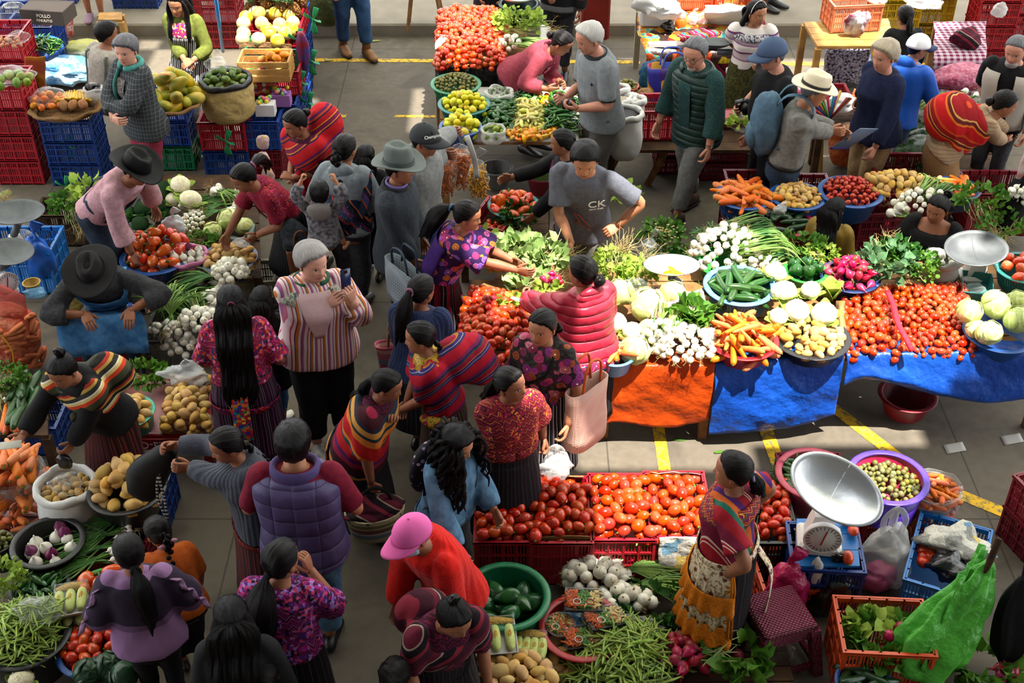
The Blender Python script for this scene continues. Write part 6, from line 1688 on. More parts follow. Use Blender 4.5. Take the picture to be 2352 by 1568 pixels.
def cauliflower(label,c,r,group=None,nl=6,tilt=(0,0),mat=None,lmat=None):
 t=thing('broccoli' if mat else 'cauliflower',label,'broccoli' if mat else 'cauliflower',tuple(c),group=group,rot=(tilt[0],tilt[1],RU(0,6)))
 obj('floret_head' if mat else 'curd',CURDM,t,(0,0,r*.1),scale=r,mat=mat)
 for i in range(nl):
  a=i*2*PI/nl+RU(-.2,.2)
  obj('leaf',big_leaf(MB(),(mcos(a)*r*.6,msin(a)*r*.6,-r*.45),(mcos(a)*.75,msin(a)*.75,.65),r*RU(.7,1.15),r*.45,.5).mesh('leaf',lmat or L_LIGHT),t)
 return t
CABB=NT('cabbage_leaf',.5,.3)
_v=CABB.voro(9,out='Distance',feat='DISTANCE_TO_EDGE');CABB.base(CABB.vary(CABB.mix(CABB.ramp(_v,[(0,(1,1,1)),(.09,(0,0,0))]),CABB.mix(CABB.noise(6),'#a3b45c','#bcc67c'),'#d8dba8'),.08,.02,.1));CABB.bump(CABB.noise(16,3),.4,.02);CABB=CABB.m
def cabbage_mesh():
 v,f=ball((0,0,0),(1,1,.9),26,16);a=np.arctan2(v[:,1],v[:,0])
 return v*(1+.03*np.sin(a*5+v[:,2]*4)+.02*wobs(v,3))[:,None],f
CABM=MB().add(*cabbage_mesh()).mesh('cabbage_head',CABB)
def cabbage(label,c,r,group=None,rot=None):
 t=thing('cabbage',label,'cabbage',tuple(c),group=group,rot=rot or(RU(-.6,.6),RU(-.6,.6),RU(0,6)))
 obj('cabbage_head',CABM,t,scale=r)
 for i in range(3):
  a0=i*2.1;g=[]
  for t_ in LS(.15,1.45,7):
   row=[NA([mcos(a0+u)*mcos(t_-.5),msin(a0+u)*mcos(t_-.5),msin(t_-.5)*.92])*r*(1.035+.03*msin(u*6+t_*5)+(.05 if t_>1.3 else 0))for u in LS(-.9,.9,9)*(.6+.4*msin(t_*2))]
   g.append(row)
  pt('outer_leaf',sheet(g,.003),CABB,t)
 return t
 # bags, sacks, films
F_CLEAR=film('film_clear','#c0c4c4',.93);F_WHITE=film('film_milky','#d4d4d2',.62);F_PINK=film('film_pink','#b8668a',.5);F_BLUE=film('film_blue','#1d62b0',.25);F_BLACK=film('film_black','#101012',.05,.25);F_REDNET=film('net_red','#b02820',.55,.5,90);F_LBLUE=film('film_sky','#5a9cc8',.5)
def blob(c,r,seed=0,amp=.12,fr=3.0,n=26,m=18,flat=None,top=None):
 v,f=ball((0,0,0),(1,1,1),n,m)
 v=v*(1+amp*wobs(v,fr,seed)+amp*.4*wobs(v,fr*3,seed+1))[:,None]
 v=v*NA(r)
 if flat is not None:v[:,2]=np.maximum(v[:,2],flat)
 return v+NA(c,float),f
def bag(label,c,r,mat,name='plastic_bag',seed=None,neck=True,handles=False,amp=.14,group=None,cat='bag'):
 t=thing(name,label,cat,tuple(c),group=group);sd=seed if seed is not None else RR()*9
 mb=MB();v,f=blob((0,0,r[2]),r,sd,amp,flat=-r[2]*.85);mb.add(v,f)
 obj('bag_body',mb.mesh('bag_body',mat),t)
 if neck:
  v,f=tube([(0,0,r[2]*1.6),(.01,0,r[2]*2.0),(.0,.01,r[2]*2.2),(.02,0,r[2]*2.5),(.05,.0,r[2]*2.75)],[(r[0]*.55,r[1]*.5),(r[0]*.16,r[1]*.16),(r[0]*.12,r[1]*.12),(r[0]*.35,r[1]*.2),(r[0]*.5,r[1]*.12)],16,3)
  obj('gathered_top',MB().add(v+wob(v,r[0]*.05,40,sd),f).mesh('gathered_top',mat),t)
 if handles:
  for s in(-1,1):pt('handle',tube([(s*r[0]*.3,0,r[2]*1.8),(s*r[0]*.4,0,r[2]*2.5),(0,0,r[2]*2.9),(-s*r[0]*.1,.01,r[2]*2.2)],[(.02,.004)]*4,8,3),mat,t)
 return t
SACKW=M('sack_white','#c9c8c4',.75,.2,bump=(120,.4));
def sack(label,px,py,z,hw,h,mat=SACKW,roll=.028,name='sack',cuffmat=None,squash=1.0,lean=(0,0),belly=1.18,group=None):
 r=rad(hw,py,z);c=P(px,py,z);t=thing(name,label,'sack',(c.x,c.y,z-h),group=group)
 n=32;a=LS(0,2*PI,n,endpoint=False);rings=[]
 for k,tt in enumerate(LS(0,1,9)):
  rr=r*np.interp(tt,[0,.12,.45,.8,1],[.8,1.02,belly,1.08,1.0])*(1+.03*np.sin(a*5+k)+.02*np.sin(a*9-k*2))
  rings.append(NS([rr*np.cos(a)+lean[0]*(tt-1),rr*np.sin(a)*squash+lean[1]*(tt-1),np.full(n,h*tt)+.008*np.sin(a*4)*tt],1))
 inner=[NS([r*.9*np.cos(a),r*.9*np.sin(a)*squash,np.full(n,h*q)],1)for q in(.98,.7)]
 pt('sack_body',loft(rings+inner),mat,t)
 rim=[(r*mcos(q)*1.0,r*msin(q)*squash,h+.008*msin(q*4)+.01)for q in LS(0,2*PI,40)]
 v,f=tube(rim,[(roll,roll*.8)]*40,10,1,ref=(0,0,1));obj('rolled_rim',MB().add(v+wob(v,.006,30,px),f).mesh('rolled_rim',cuffmat or mat),t)
 return t,c,r
PAPER=M('paper_kraft','#8a6a48',.9,.1,col2='#7a5c3c',nscale=6,bump=(18,.8,.03));CARD=M('cardboard','#94754c',.9,.1,col2='#84663f',nscale=8)
def newsprint():
 t=NT('newsprint',.9,.1);x=t.xyz();v=t.voro(11,dist='CHEBYCHEV');blk=t.ramp(t.xyz(v)[0],[(0,'#c2bfb4'),(.35,'#b4b1a8'),(.62,'#8f8d88'),(.74,'#c8b060'),(.8,'#6a90a8'),(.86,'#55524e'),(.92,'#c8c5ba')],True)
 ln=t.math('LESS_THAN',t.math('FRACT',t.math('MULTIPLY',t.math('ADD',x[2],t.math('ADD',x[1],t.math('MULTIPLY',x[0],.4))),160.0)),.45);g=t.math('MULTIPLY',ln,t.math('GREATER_THAN',t.noise(140,1),.5))
 t.base(t.mix(t.math('MULTIPLY',g,.55),blk,'#2a2a2a'));t.bump(t.noise(18,3),.6,.03);return t.m
NEWS=newsprint();STEEL=M('steel_pan','#b9bcbe',.28,.5,metal=.9,bump=(30,.08));STEEL_D=M('steel_dull','#5c6062',.55,.35,metal=.35,col2='#4a4d50',nscale=6,bump=(30,.15));WHITEP=M('enamel_white','#cfccc9',.4,.4)
def scale(label,base,rz,pan_c,pan_rot=(0,0,0),pan_r=(.22,.15),dial=True,pan=True,body=(.11,.09,.2),mat=WHITEP,panmat=STEEL,dial_r=.085,dial_d=(0,-1,0)):
 b=Vector(base);t=thing('market_scale',label,'scale',tuple(b),rz)
 w,d,h=body
 obj('housing',MB().add(*rbox(-w,w,-d,d,0,h*.3,.02)).add(*loft([[(x*k,y*k,z)for x,y in((-w*.7,-d*.7),(w*.7,-d*.7),(w*.7,d*.7),(-w*.7,d*.7))]for z,k in((h*.28,1),(h*.7,.8),(h,.6))])).mesh('housing',mat,False),t)
 if dial:
  o=pt('dial',tube([(0,-d*.8,h*.62),(0,-d*.8-.035,h*.62)],[dial_r*1.05,dial_r],32,ref=(1,0,0)),M('dial_face','#d5d3d6',.4,.4),t)
  mb=MB()
  for k in range(24):
   a=k*PI/12;q=NA([mcos(a),0,msin(a)]);mb.add(*obox((q[0]*dial_r*.84,-d*.8-.036,h*.62+q[2]*dial_r*.84),q*dial_r*(.09 if k%2 else.13),(0,.001,0),NA([-q[2],0,q[0]])*.0015))
  obj('tick',mb.mesh('tick',M('ink_black','#1a1a1a',.7),False),o)
  pf('needle',obox((.006,-d*.8-.038,h*.62+.012),(.004,0,0),(0,.001,0),(.012,0,dial_r*.55)),M('needle_red','#a01414',.5),o)
  pt('dial_ring',tube([(mcos(q)*dial_r*1.03,-d*.8-.034,h*.62+msin(q)*dial_r*1.03)for q in LS(0,2*PI,33)],.006,8),mat,o)
 if pan:
  pc=Vector(pan_c)-b;pc=Matrix.Rotation(-rz,3,'Z')@pc
  qs=LS(.03,1,9);v,f=lathe([(q,.06*q**2.2)for q in qs]+[(q*.985+.0,.06*q**2.2+.005)for q in qs[::-1]],44,pan_r[0],pan_r[1]);R3=rotm(*pan_rot)
  p_=obj('pan',MB().add(v@R3.T+NA(pc),f).mesh('pan',panmat),t)
  pt('pan_seam',tube([NA(pc)+R3@NA([x*.0,y,.06*abs(y/pan_r[1])**2.2+.003])for x,y in zip(np.zeros(9),LS(-pan_r[1],pan_r[1],9))],.003,6),panmat,p_)
  pt('bracket',tube([(0,0,h),tuple(NA(pc)*.9+NA([0,0,h])*.1-NA([0,0,.035]))],[.03,.03],10),STEEL_D,t)
 return t
def csheet(name,label,pts,mat,cat,thick=.006,amp=.008,fr=9,seed=.0,parent=None):
 g=np.asarray(pts,float)
 v,f=sheet(g,thick);v=v+wob(v,amp,fr,seed)
 return tag(obj(name,MB().add(v,f).mesh(name,mat)),label,cat)
def resamp(rows,nu,nv):
 r=np.asarray(rows,float);r=NS([catmull(q,6)for q in r]);r=NS([catmull(r[:,j],6)for j in range(r.shape[1])],1)
 def lin(a,n):
  t=LS(0,a.shape[0]-1,n);i=np.minimum(t.astype(int),a.shape[0]-2);f=(t-i).reshape(-1,*([1]*(a.ndim-1)))
  return a[i]*(1-f)+a[i+1]*f
 return lin(lin(r,nu).swapaxes(0,1),nv).swapaxes(0,1)
 # greens and tomato stall with the orange and blue tarpaulins
TZ=.68
table('plank stall table under the orange tarpaulin',[P(1388,838,TZ),P(1640,838,TZ),P(1628,600,TZ),P(1392,600,TZ)],TZ-.01,name='stall_table')
table('plank table of the tomato heap left of the padded jacket',[P(1040,845,TZ),P(1218,845,TZ),P(1228,640,TZ),P(1085,640,TZ)],TZ-.01,name='stall_table')
table('plank table of turnip leaves behind the padded jacket',[P(1130,690,TZ-.02),P(1388,690,TZ-.02),P(1388,605,TZ-.02),P(1140,605,TZ-.02)],TZ-.03,name='stall_table')
table('plank stall table under the blue tarpaulin',[P(1648,822,TZ),P(2440,815,TZ),P(2380,595,TZ),P(1636,600,TZ)],TZ-.01,name='stall_table')
TARP_O=M('tarpaulin_orange','#d85212',.45,.4,col2='#c0440e',nscale=3,bump=(9,.5,.04),trans=.25);TARP_B=M('tarpaulin_blue','#1450b4',.4,.45,col2='#0f429c',nscale=3,bump=(8,.6,.05),trans=.06)
def tarp(name,label,mat,cols,seed):
 rows=[]
 for px,py,drop in cols:
  e=P(px,py,TZ+.012);back=e+Vector((0,.16,-.004));col=[back,e+Vector((0,.03,.006)),e+Vector((0,-.02,-.01))]
  for z,fw in drop:col.append(Vector((e.x,e.y-fw,z)))
  rows.append([tuple(c)for c in col])
 g=resamp(rows,90,34);z=g[:,:,2];k=np.clip((TZ-z)/.5,0,1)
 x=g[:,:,0]
 g[:,:,1]-=k*(.026*np.sin(x*3.7+seed+z*2)+.010*np.sin(x*8.3+seed*2-z*9)+.006*np.sin(x*4+z*26))
 return csheet(name,label,g,mat,'tarpaulin',.005,.004,16,seed)
tarp('tarpaulin','creased orange tarpaulin hanging from the front of the greens table',TARP_O,[(px,838,[(.5,.04),(.32,.045),(b,.05)])for px,b in((1335,.20),(1370,.19),(1420,.22),(1510,.17),(1570,.17),(1641,.23))],.0)
tarp('tarpaulin','blue tarpaulin hanging square below the carrots and potatoes',TARP_B,[(px,py,[(.5,.06),(.30,.07),(b,.06)])for px,py,b in((1643,836,.12),(1700,832,.13),(1780,826,.12),(1850,822,.13),(1938,812,.19))],1.0)
tarp('tarpaulin','blue tarpaulin swagged below the tomato table, raised at one end',TARP_B,[(px,py,[((TZ+b)/2+.03,.05),(b+.06,.09),(b,.05)])for px,py,b in((1944,812,.44),(1990,811,.50),(2060,810,.46),(2150,810,.38),(2230,810,.34),(2290,812,.30),(2370,815,.33),(2440,815,.34))],2.0)
for k,(px,w)in enumerate(((1330,'under the orange tarpaulin by the flowered blouse'),(1470,'under the middle of the orange tarpaulin'))):
 crate('dark red crate tucked '+w,P(px,935,0)+Vector((0,.12,0)),0,P_DRED,.5,.34,.2)  # crates put in for the red tone below the table
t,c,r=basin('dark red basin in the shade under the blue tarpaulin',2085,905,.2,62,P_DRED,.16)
for k,(px,py,z,sp,n,sz,m)in enumerate(((1190,590,.84,(.17,.15,.14),150,.085,L_BLUEG),(1255,600,.86,(.15,.13,.12),120,.08,L_BLUEG),(1215,655,.80,(.16,.10,.08),80,.075,L_BLUEG))):
 greens(['heap of grey-green turnip leaves left of the grey lettered shirt','pale turnip leaves with stalks fanning towards the grey T-shirt','turnip leaves drooping over the tomato edge by the radishes'][k],P(px,py,z),sp,n,sz,leaf_mat('leaf_turnip','#84a05a','#9cb470'),16,(.9,.2,.15),.22,L_PALE,24,(.16,.0,.03),.12,(1,.2,.3),name='turnip_greens')
t=thing('radish_bunch','small bunch of radishes under the reaching hand','radishes',tuple(P(1265,645,.9)))
for i in range(9):obj('radish',PROTO['radish'][0][0][0],t,(RU(-.07,.07),RU(-.05,.05),RU(-.01,.05)),anyrot(),.85)
obj('leaves',leaves(MB(),(-.03,-.06,-.02),30,(.07,.06,.04),.05).mesh('leaves',L_LIGHT),t)
t=thing('radish_bunch','pair of radishes with leaves lying on the tomatoes','radishes',tuple(P(1128,690,.9)))
for i in range(4):obj('radish',PROTO['radish'][0][0][0],t,(RU(-.04,.03),RU(-.03,.03),RU(0,.03)),anyrot(),.85)
obj('leaves',leaves(MB(),(.13,.0,.0),30,(.09,.04,.03),.045).mesh('leaves',L_LIGHT),t)
for k,(px,py,z,sp,n)in enumerate(((1410,625,.84,(.17,.15,.15),330),(1462,640,.82,(.15,.13,.13),260))):
 greens(['thick bunch of bright celery leaves with roots upward','celery leaves spilling towards the weighing pan'][k],P(px,py,z),sp,n,.042,L_LIGHT,24,(.0,.2,1),.14,L_PALE,60 if k==0 else 20,(.05,.06,.15),.14,(.3,.2,.8),name='celery_bunch')
greens('parsley bunch beside the grey T-shirt and red crate',P(1190,508,.5),(.17,.13,.14),240,.035,L_DARK,16,roots=30,root_at=(.05,-.06,-.02),root_dir=(.2,-1,-.2),name='parsley_bunch')
greens('pale lettuce leaves behind the violet blouse',P(1110,560,.8),(.11,.1,.09),70,.06,L_LIGHT,8,roots=20,root_at=(.1,-.05,0),root_dir=(1,-.2,-.2),name='lettuce')
heap('potato',discp(P(1140,590,.80),.12,.12,.05,22,.05),'potato in the patch between violet blouse and turnip leaves',1,lying,.95)
G='cabbages in full sun'
for px,py,z,r,l in((1488,700,.86,.125,'pale cabbage in full sun below the weighing pan'),(1425,672,.86,.10,'cabbage lying against the padded red jacket'),(1562,735,.84,.11,'cabbage in full sun above the white onions'),(1458,806,.80,.105,'cabbage at the front table edge above the orange tarpaulin'),(1494,762,.82,.09,'cabbage tucked between cauliflower and white onions'),(1545,672,.90,.09,'small cabbage behind the pink printed bag')):
 cabbage(l,P(px,py,z),r)
for px,py,z,r,l in((1412,742,.84,.085,'cauliflower above the carrots, next to the padded jacket'),(1452,762,.83,.075,'cauliflower between two cabbages in full sun'),(1395,690,.84,.07,'small cauliflower half behind the padded jacket')):
 cauliflower(l,P(px,py,z),r,nl=6)
t,c,r=basin('light blue basin of carrots at the table corner by the padded jacket',1412,812,.80,45,P_LBLUE,.13)
for k in range(9):piece('carrot',c+Vector((RU(-.07,.07),RU(-.07,.07),.02+.03*RR())),lying(.3),'carrot in the light blue basin by the padded jacket',None,1,1.0)
bulbs('big heap of white onions with roots over the orange tarpaulin edge',P(1575,800,.76),(.24,.15,.15),64,None,bulb=.78)
bulbs('white onions heaped left of the carrot basin',P(1525,775,.82),(.15,.12,.12),30,(.4,1,0),.2,.7)
greens('dark spiky leek tops standing behind the white onions',P(1590,735,.84),(.12,.10,.12),90,.09,L_MID,14,(0,.3,1),.2,L_MID,name='leek_tops',curl=.15)
scale('market scale whose bright pan holds yellow peel',P(1553,690,TZ),.2,P(1541,625,.95),(-.12,.05,0),(rad(66,625,.95),.17),dial=False,body=(.09,.08,.16))
t=thing('squash_blossom','yellow squash blossoms lying in the sunlit pan','blossoms',tuple(P(1548,628,.975)))
for i in range(6):
 a=RU(0,6);obj('petal',big_leaf(MB(),(-.04*mcos(a),-.03*msin(a),.005),(mcos(a),msin(a)*.7,.25),.11,.022,.6).mesh('petal',M('petal_yellow','#d49a12',.6,.3,trans=.2)),t)
csheet('printed_bag','pink printed bag draped beside the scale',resamp([[P(1500+i*30,660+j*22+(i%2)*6,.86+.05*((i+j)%2))for i in range(5)]for j in range(4)],24,24),M('bag_pink_print','#c9a0a8',.4,.4,col2='#8a4a70',nscale=9),'bag',.004,.012,12)
bag('clear bag folded under the scale pan',P(1470,668,.82),(.12,.09,.05),F_CLEAR,neck=False)
t=greens('bunch of chamomile with tiny white flowers and feathery leaves',P(1520,560,.55),(.19,.15,.2),260,.045,L_MID,20,name='chamomile_bunch',curl=.1)
mb=MB()
for i in range(130):
 a=RU(0,6.3);p=NA([mcos(a)*RU(0,.17),-abs(msin(a))*RU(.02,.15),RU(-.03,.2)]);mb.add(*ball(p,(.009,.009,.006),6,4))
obj('flower',mb.mesh('flower',M('chamomile_white','#cfcbb0',.7,.2,col2='#c0a020',nscale=90)),t)
basin('leaf green basin under the chamomile',1540,590,.42,46,P_LEAF,.2);bag('clear bag hanging by the ash jeans',P(1490,610,.5),(.09,.08,.12),F_CLEAR)
greens('pale lettuce half behind the grey T-shirt',P(1440,455,.4),(.1,.1,.08),50,.07,L_LIGHT,name='lettuce')
basin('leaf green slotted basin under the white onion heap',1665,600,.80,62,P_LEAF,.14,slots=True)
bulbs('tall heap of white onions above the cucumbers',P(1668,590,.80),(rad(80,590,.8),.22,.24),80,(1.0,.35,.0),.18,.82)
bulbs('small white onions trailing towards the cauliflower',P(1755,612,.82),(.12,.08,.07),24,(.7,.6,0),.12,.55)
heap('long_chilli',discp(P(1632,540,.86),.14,.10,.03,34,.05),'dark green pod heaped behind the white onions',1,lying,.9)
greens('watercress spread behind the cauliflowers',P(1830,570,.78),(.24,.12,.09),200,.045,L_MID,20,(-.5,0,.2),.14,L_PALE,20,(-.15,.05,.03),name='watercress');greens('pale herb stalks lying by the green peppers',P(1885,585,.78),(.15,.1,.06),90,.04,L_LIGHT,14,(-1,0,.1),.16,name='herb_stalks')
t,c,r=basin('light blue slotted basin of cucumbers in the sun',1699,655,.90,77,P_LBLUE,.2,slots=True)
for k,p in enumerate(discp(c+Vector((0,0,-.02)),r*.8,r*.8,.065,24,.07)):piece('cucumber',p,lying(.3),'pale-striped cucumber in the light blue slotted basin',None,1,1.08)
for p in discp(c+Vector((0,0,-.07)),r*.7,r*.7,.07,12,.02):piece('cucumber',p,lying(.2),'pale-striped cucumber in the light blue slotted basin',None,1,1.05)
t,c,r=basin('red basin heaped with carrots above the blue tarpaulin',1706,778,.82,76,P_RED,.14)
for p in discp(c+Vector((0,0,.0)),r*.93,r*.93,.05,60,.12):piece('carrot',p,lying(.9),'carrot in the red basin above the blue tarpaulin',None,1,1.0)
for p in discp(c+Vector((0,0,-.05)),r*.85,r*.85,.06,34,.09):piece('carrot',p,lying(.5),'carrot in the red basin above the blue tarpaulin',None,1,1.0)
t,c,r=basin('shallow black basin of potatoes in the sun',1862,772,.79,84,P_BLACK,.12,.8)
heap('potato',discp(c,r*.88,r*.88,.052,62,.07),'pale potato in the sunlit black basin',1,lying,.95)
for px,py,z,r,l in((1780,628,.92,.085,'cauliflower next to the green peppers, behind the others'),(1800,672,.92,.095,'large cauliflower right of the cucumber basin'),(1862,668,.90,.075,'cauliflower below the green peppers'),(1830,715,.88,.09,'cauliflower in the middle above the potatoes'),(1788,728,.86,.068,'smallest cauliflower, by the carrots'),(1893,722,.88,.092,'cauliflower at the edge of the tomatoes')):
 cauliflower(l,P(px,py,z),r,nl=6,tilt=(-.3,0))
obj_=thing('lettuce','crinkled green leaf standing between cauliflower and tomatoes','lettuce',tuple(P(1908,672,.86)))
for k in range(4):obj('leaf',big_leaf(MB(),(0,0,-.05),(.3*mcos(k*1.6),.3*msin(k*1.6),1),.16,.07,.5).mesh('leaf',L_LIGHT),obj_)
t,c,r=basin('small leaf green basin of green peppers',1850,622,.86,48,P_LEAF,.12)
for k,p in enumerate(discp(c+Vector((0,0,.0)),r*.75,r*.75,.085,7,.05)):piece('green_pepper',p,upish(1.2),'dark green pepper in the small green basin','green pepper',1,1.25)
for p in discp(c+Vector((0,0,-.06)),r*.6,r*.6,.085,5,.0):piece('green_pepper',p,upish(1.2),'dark green pepper in the small green basin','green pepper',1,1.25)
t,c,r=basin('navy basin of red radishes',1952,634,.84,64,P_NAVY,.13)
for p in discp(c+Vector((0,0,.0)),r*.9,r*.85,.052,46,.13):piece('radish',p,anyrot(),'red radish with a thin root in the navy basin',None,1,1.15)
for p in discp(c+Vector((0,0,-.04)),r*.8,r*.8,.055,24,.10):piece('radish',p,anyrot(),'red radish with a thin root in the navy basin',None,1,1.15)
for k,(px,py,z,sp,n,sz,m)in enumerate(((2030,618,.84,(.19,.16,.15),170,.075,L_BLUEG),(2095,622,.82,(.2,.16,.14),420,.034,L_MID),(2060,590,.86,(.16,.1,.12),160,.05,L_DARK))):
 greens(['grey-green radish tops beside the red radishes','fine-leaved coriander bunch above the tomatoes','dark leaves at the back of the coriander heap'][k],P(px,py,z),sp,n,sz,m,20,(-.4,.5,.3),.14,L_PALE,20 if k!=1 else 0,(-.05,.12,.1),.09,(0,.8,.4),name='leaf_bunch')
TOMS_LATE=[([P(1926,812,.70),P(2092,812,.70),P(2040,662,.74),P(1930,672,.74)],.045,190,.07,1.08,'plum tomato on the sunlit table left of the red net strip','tomatoes left of the net strip','plum tomatoes left of the red net strip'),([P(2100,812,.70),P(2262,808,.70),P(2215,655,.74),P(2048,658,.74)],.040,260,.07,.92,'plum tomato on the sunlit table right of the red net strip','tomatoes right of the net strip','small plum tomatoes right of the red net strip'),([P(1040,845,.72),P(1222,845,.72),P(1235,690,.74),P(1078,665,.76)],.047,240,.15,1.12,'plum tomato in the heap beside the padded red jacket','tomatoes at the table end','plum tomatoes beside the padded red jacket')]
pts=[P(2038,668,.86),P(2052,700,.85),P(2062,740,.85),P(2080,775,.84),P(2096,806,.78)]
tag(pt('net_strip',tube(pts,[(.022,.012)]*5,8,4),M('net_red_twist','#a01c30',.6,.3,bump=(120,.6))),'twisted red net lying across the tomato table','net')
csheet('cardboard_edge','torn cardboard strip between potatoes and tomatoes',resamp([[P(1920+12*i,690+35*j,.74+.06*(1-abs(i-1)))for i in range(3)]for j in range(4)],10,14),CARD,'cardboard',.006,.004)
t,c,r=basin('blue basin of pointed cabbages at the right end',2296,762,.78,76,P_BLUE,.14)
for px,py,z,rr,l in((2226,715,.90,.09,'pale cabbage leaning on the tomato edge'),(2288,700,.93,.105,'large cabbage on top of the blue basin'),(2272,765,.86,.09,'cabbage at the front of the blue basin'),(2340,735,.90,.10,'cabbage at the right frame edge in the blue basin'),(2335,690,.88,.075,'small cabbage behind the large one'),(2240,755,.82,.07,'cabbage low in the blue basin beside the tomatoes')):
 cabbage(l,P(px,py,z),rr)
t,c,r=basin('teal slotted basin of red peppers at the right edge',2352,615,.88,62,P_TEAL,.16,slots=True)
for p in discp(c,r*.8,r*.8,.08,14,.03):piece('bell_pepper',p,anyrot(),'red pepper in the teal basin at the right edge','pepper',1,1.15)
scale('dull steel scale with an upturned pan beside the seated vendor',P(2235,640,TZ),0,P(2238,582,1.0),(.3,-.06,0),(rad(73,582,1.0),.17),dial=False,panmat=STEEL_D)
t,c,r=sack('grey net sack of garlic behind the coriander',2165,598,.86,36,.2,M('net_grey','#8a8a84',.8,.2));heap('onion',discp(c,r*.8,r*.8,.06,8,.03),'garlic-white onion in the grey net sack',1,anyrot,.7,under=0)
t=thing('tray','dark green slotted tray with a crumpled clear bag','tray',tuple(P(2240,672,TZ+.01)),-.25)
pf('tray_body',loft([[(x*k,y*k,z)for x,y in((-.11,-.15),(.11,-.15),(.11,.15),(-.11,.15))]for z,k in((0,.85),(.09,1.0),(.092,.94),(.015,.8))]),P_TEAL,t)
bag('crumpled clear bag inside the green tray',P(2240,668,.74),(.07,.06,.025),F_CLEAR,neck=False)
for px,py,l in((1715,520,'below the carrot basin'),(1835,530,'below the small potato basin'),(1960,540,'below the blue tomato basin')):
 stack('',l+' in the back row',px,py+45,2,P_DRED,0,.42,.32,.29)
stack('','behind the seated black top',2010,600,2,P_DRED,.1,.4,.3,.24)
t,c,r=basin('blue basin of thick carrots in the back row',1710,448,.78,62,P_BLUE,.19,slots=True)
for p in discp(c,r*.82,r*.82,.055,26,.06):piece('carrot',p,lying(.25),'thick carrot in the back row blue basin',None,1,1.25)
for p in discp(c+Vector((0,0,-.05)),r*.75,r*.75,.06,16,.03):piece('carrot',p,lying(.2),'thick carrot in the back row blue basin',None,1,1.2)
t,c,r=basin('blue basin of small potatoes in the back row',1832,450,.78,60,P_BLUE,.17)
heap('potato',discp(c,r*.88,r*.88,.042,70,.06),'small smooth potato in the back row blue basin',1,lying,.78)
t,c,r=basin('deep blue basin heaped with small red tomatoes',1954,440,.80,69,P_BLUE,.2)
heap('small_tomato',discp(c,r*.88,r*.88,.038,150,.09),'small red tomato in the deep blue basin',1,lying,.95,where='small red tomatoes in the deep blue basin')
t,c,r=basin('raspberry red basin of courgettes',1800,508,.70,63,P_MAG,.2)
for p in discp(c,r*.75,r*.75,.06,12,.04):piece('courgette',p,lying(.3),'dark courgette in the raspberry basin',None,1,1.0)
bag('small pale bag lying on the courgettes',P(1790,492,.74),(.055,.05,.04),F_WHITE);bag('crumpled black bag in the raspberry basin',P(1760,500,.70),(.05,.05,.04),F_BLACK,neck=False)
heap('potato',discp(P(2062,425,.80),.30,.18,.05,44,.09),'sun-bleached potato behind the seated black top',1,lying,1.0)
bulbs('white onions in the sun spot behind the seated black top',P(2120,470,.78),(.2,.13,.12),34,(.5,.6,0),.16,.72);onions('spring onions pointing down beside the mustard top',P(2060,490,.72),(.6,-.7,-.1),7,.26,.08,1.0)
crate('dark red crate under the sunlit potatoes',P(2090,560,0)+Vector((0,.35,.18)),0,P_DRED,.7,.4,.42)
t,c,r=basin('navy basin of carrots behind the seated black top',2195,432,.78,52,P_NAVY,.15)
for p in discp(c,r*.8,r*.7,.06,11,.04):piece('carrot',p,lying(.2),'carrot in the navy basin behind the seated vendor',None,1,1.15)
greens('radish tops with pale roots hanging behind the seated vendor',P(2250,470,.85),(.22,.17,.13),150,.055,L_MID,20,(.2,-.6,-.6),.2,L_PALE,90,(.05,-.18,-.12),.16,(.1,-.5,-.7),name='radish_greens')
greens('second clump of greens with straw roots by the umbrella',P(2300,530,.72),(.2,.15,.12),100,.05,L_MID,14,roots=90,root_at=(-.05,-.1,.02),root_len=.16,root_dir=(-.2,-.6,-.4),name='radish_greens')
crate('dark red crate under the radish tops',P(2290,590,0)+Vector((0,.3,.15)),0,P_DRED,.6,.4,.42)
t=thing('umbrella','furled black and white umbrella leaning at the right edge','umbrella',tuple(P(2290,548,.55)),0)
d=Vector((.16,.05,.62));
pt('canopy',tube([d*.12,d*.35,d*.75,d*1.05],[(.05,.04),(.10,.06),(.09,.05),(.02,.02)],14,4,ridge=(5,.25,.1)),BLK,t);pt('shaft',tube([(0,0,0),tuple(d*1.15)],.012,8),WOOD_D,t);pt('lining',tube([d*.85+Vector((-.05,0,0)),d*1.15+Vector((-.08,0,.02)),d*1.3+Vector((-.02,0,.03))],[(.05,.02),(.05,.02),(.02,.01)],10,3),M('cloth_white_red','#b8a8a8',.8,.2,col2='#a03a3a',nscale=10),t)
t=thing('garlic_braid','hanging braid of white garlic at the right edge','garlic',tuple(P(2335,435,1.0)))
for i in range(24):obj('garlic_bulb',PROTO['onion'][0][0][0],t,(RU(-.06,.08),RU(-.05,.05),RU(-.10,.06)),anyrot(),.6)
t,c,r=basin('teal basin of red peppers behind the pointing arm',1180,470,.55,56,P_TEAL,.16,slots=True)
for p in discp(c,r*.85,r*.85,.075,22,.08):piece('bell_pepper',p,anyrot(),'glossy red pepper in the teal basin by the pointing arm','pepper',1,1.1)
for p in discp(c+Vector((0,0,-.06)),r*.7,r*.7,.08,12,.05):piece('bell_pepper',p,anyrot(),'glossy red pepper in the teal basin by the pointing arm','pepper',1,1.1)
crate('dark red crate of tomatoes behind the violet blouse',P(1138,545,.28),1.2,P_CRED,.46,.3,.24);table('low bench under the red pepper basin',[P(1060,560,.38),P(1260,560,.38),P(1260,470,.38),P(1080,470,.38)],.38,mat=WOOD_D,planks=4,name='bench',cat='bench')
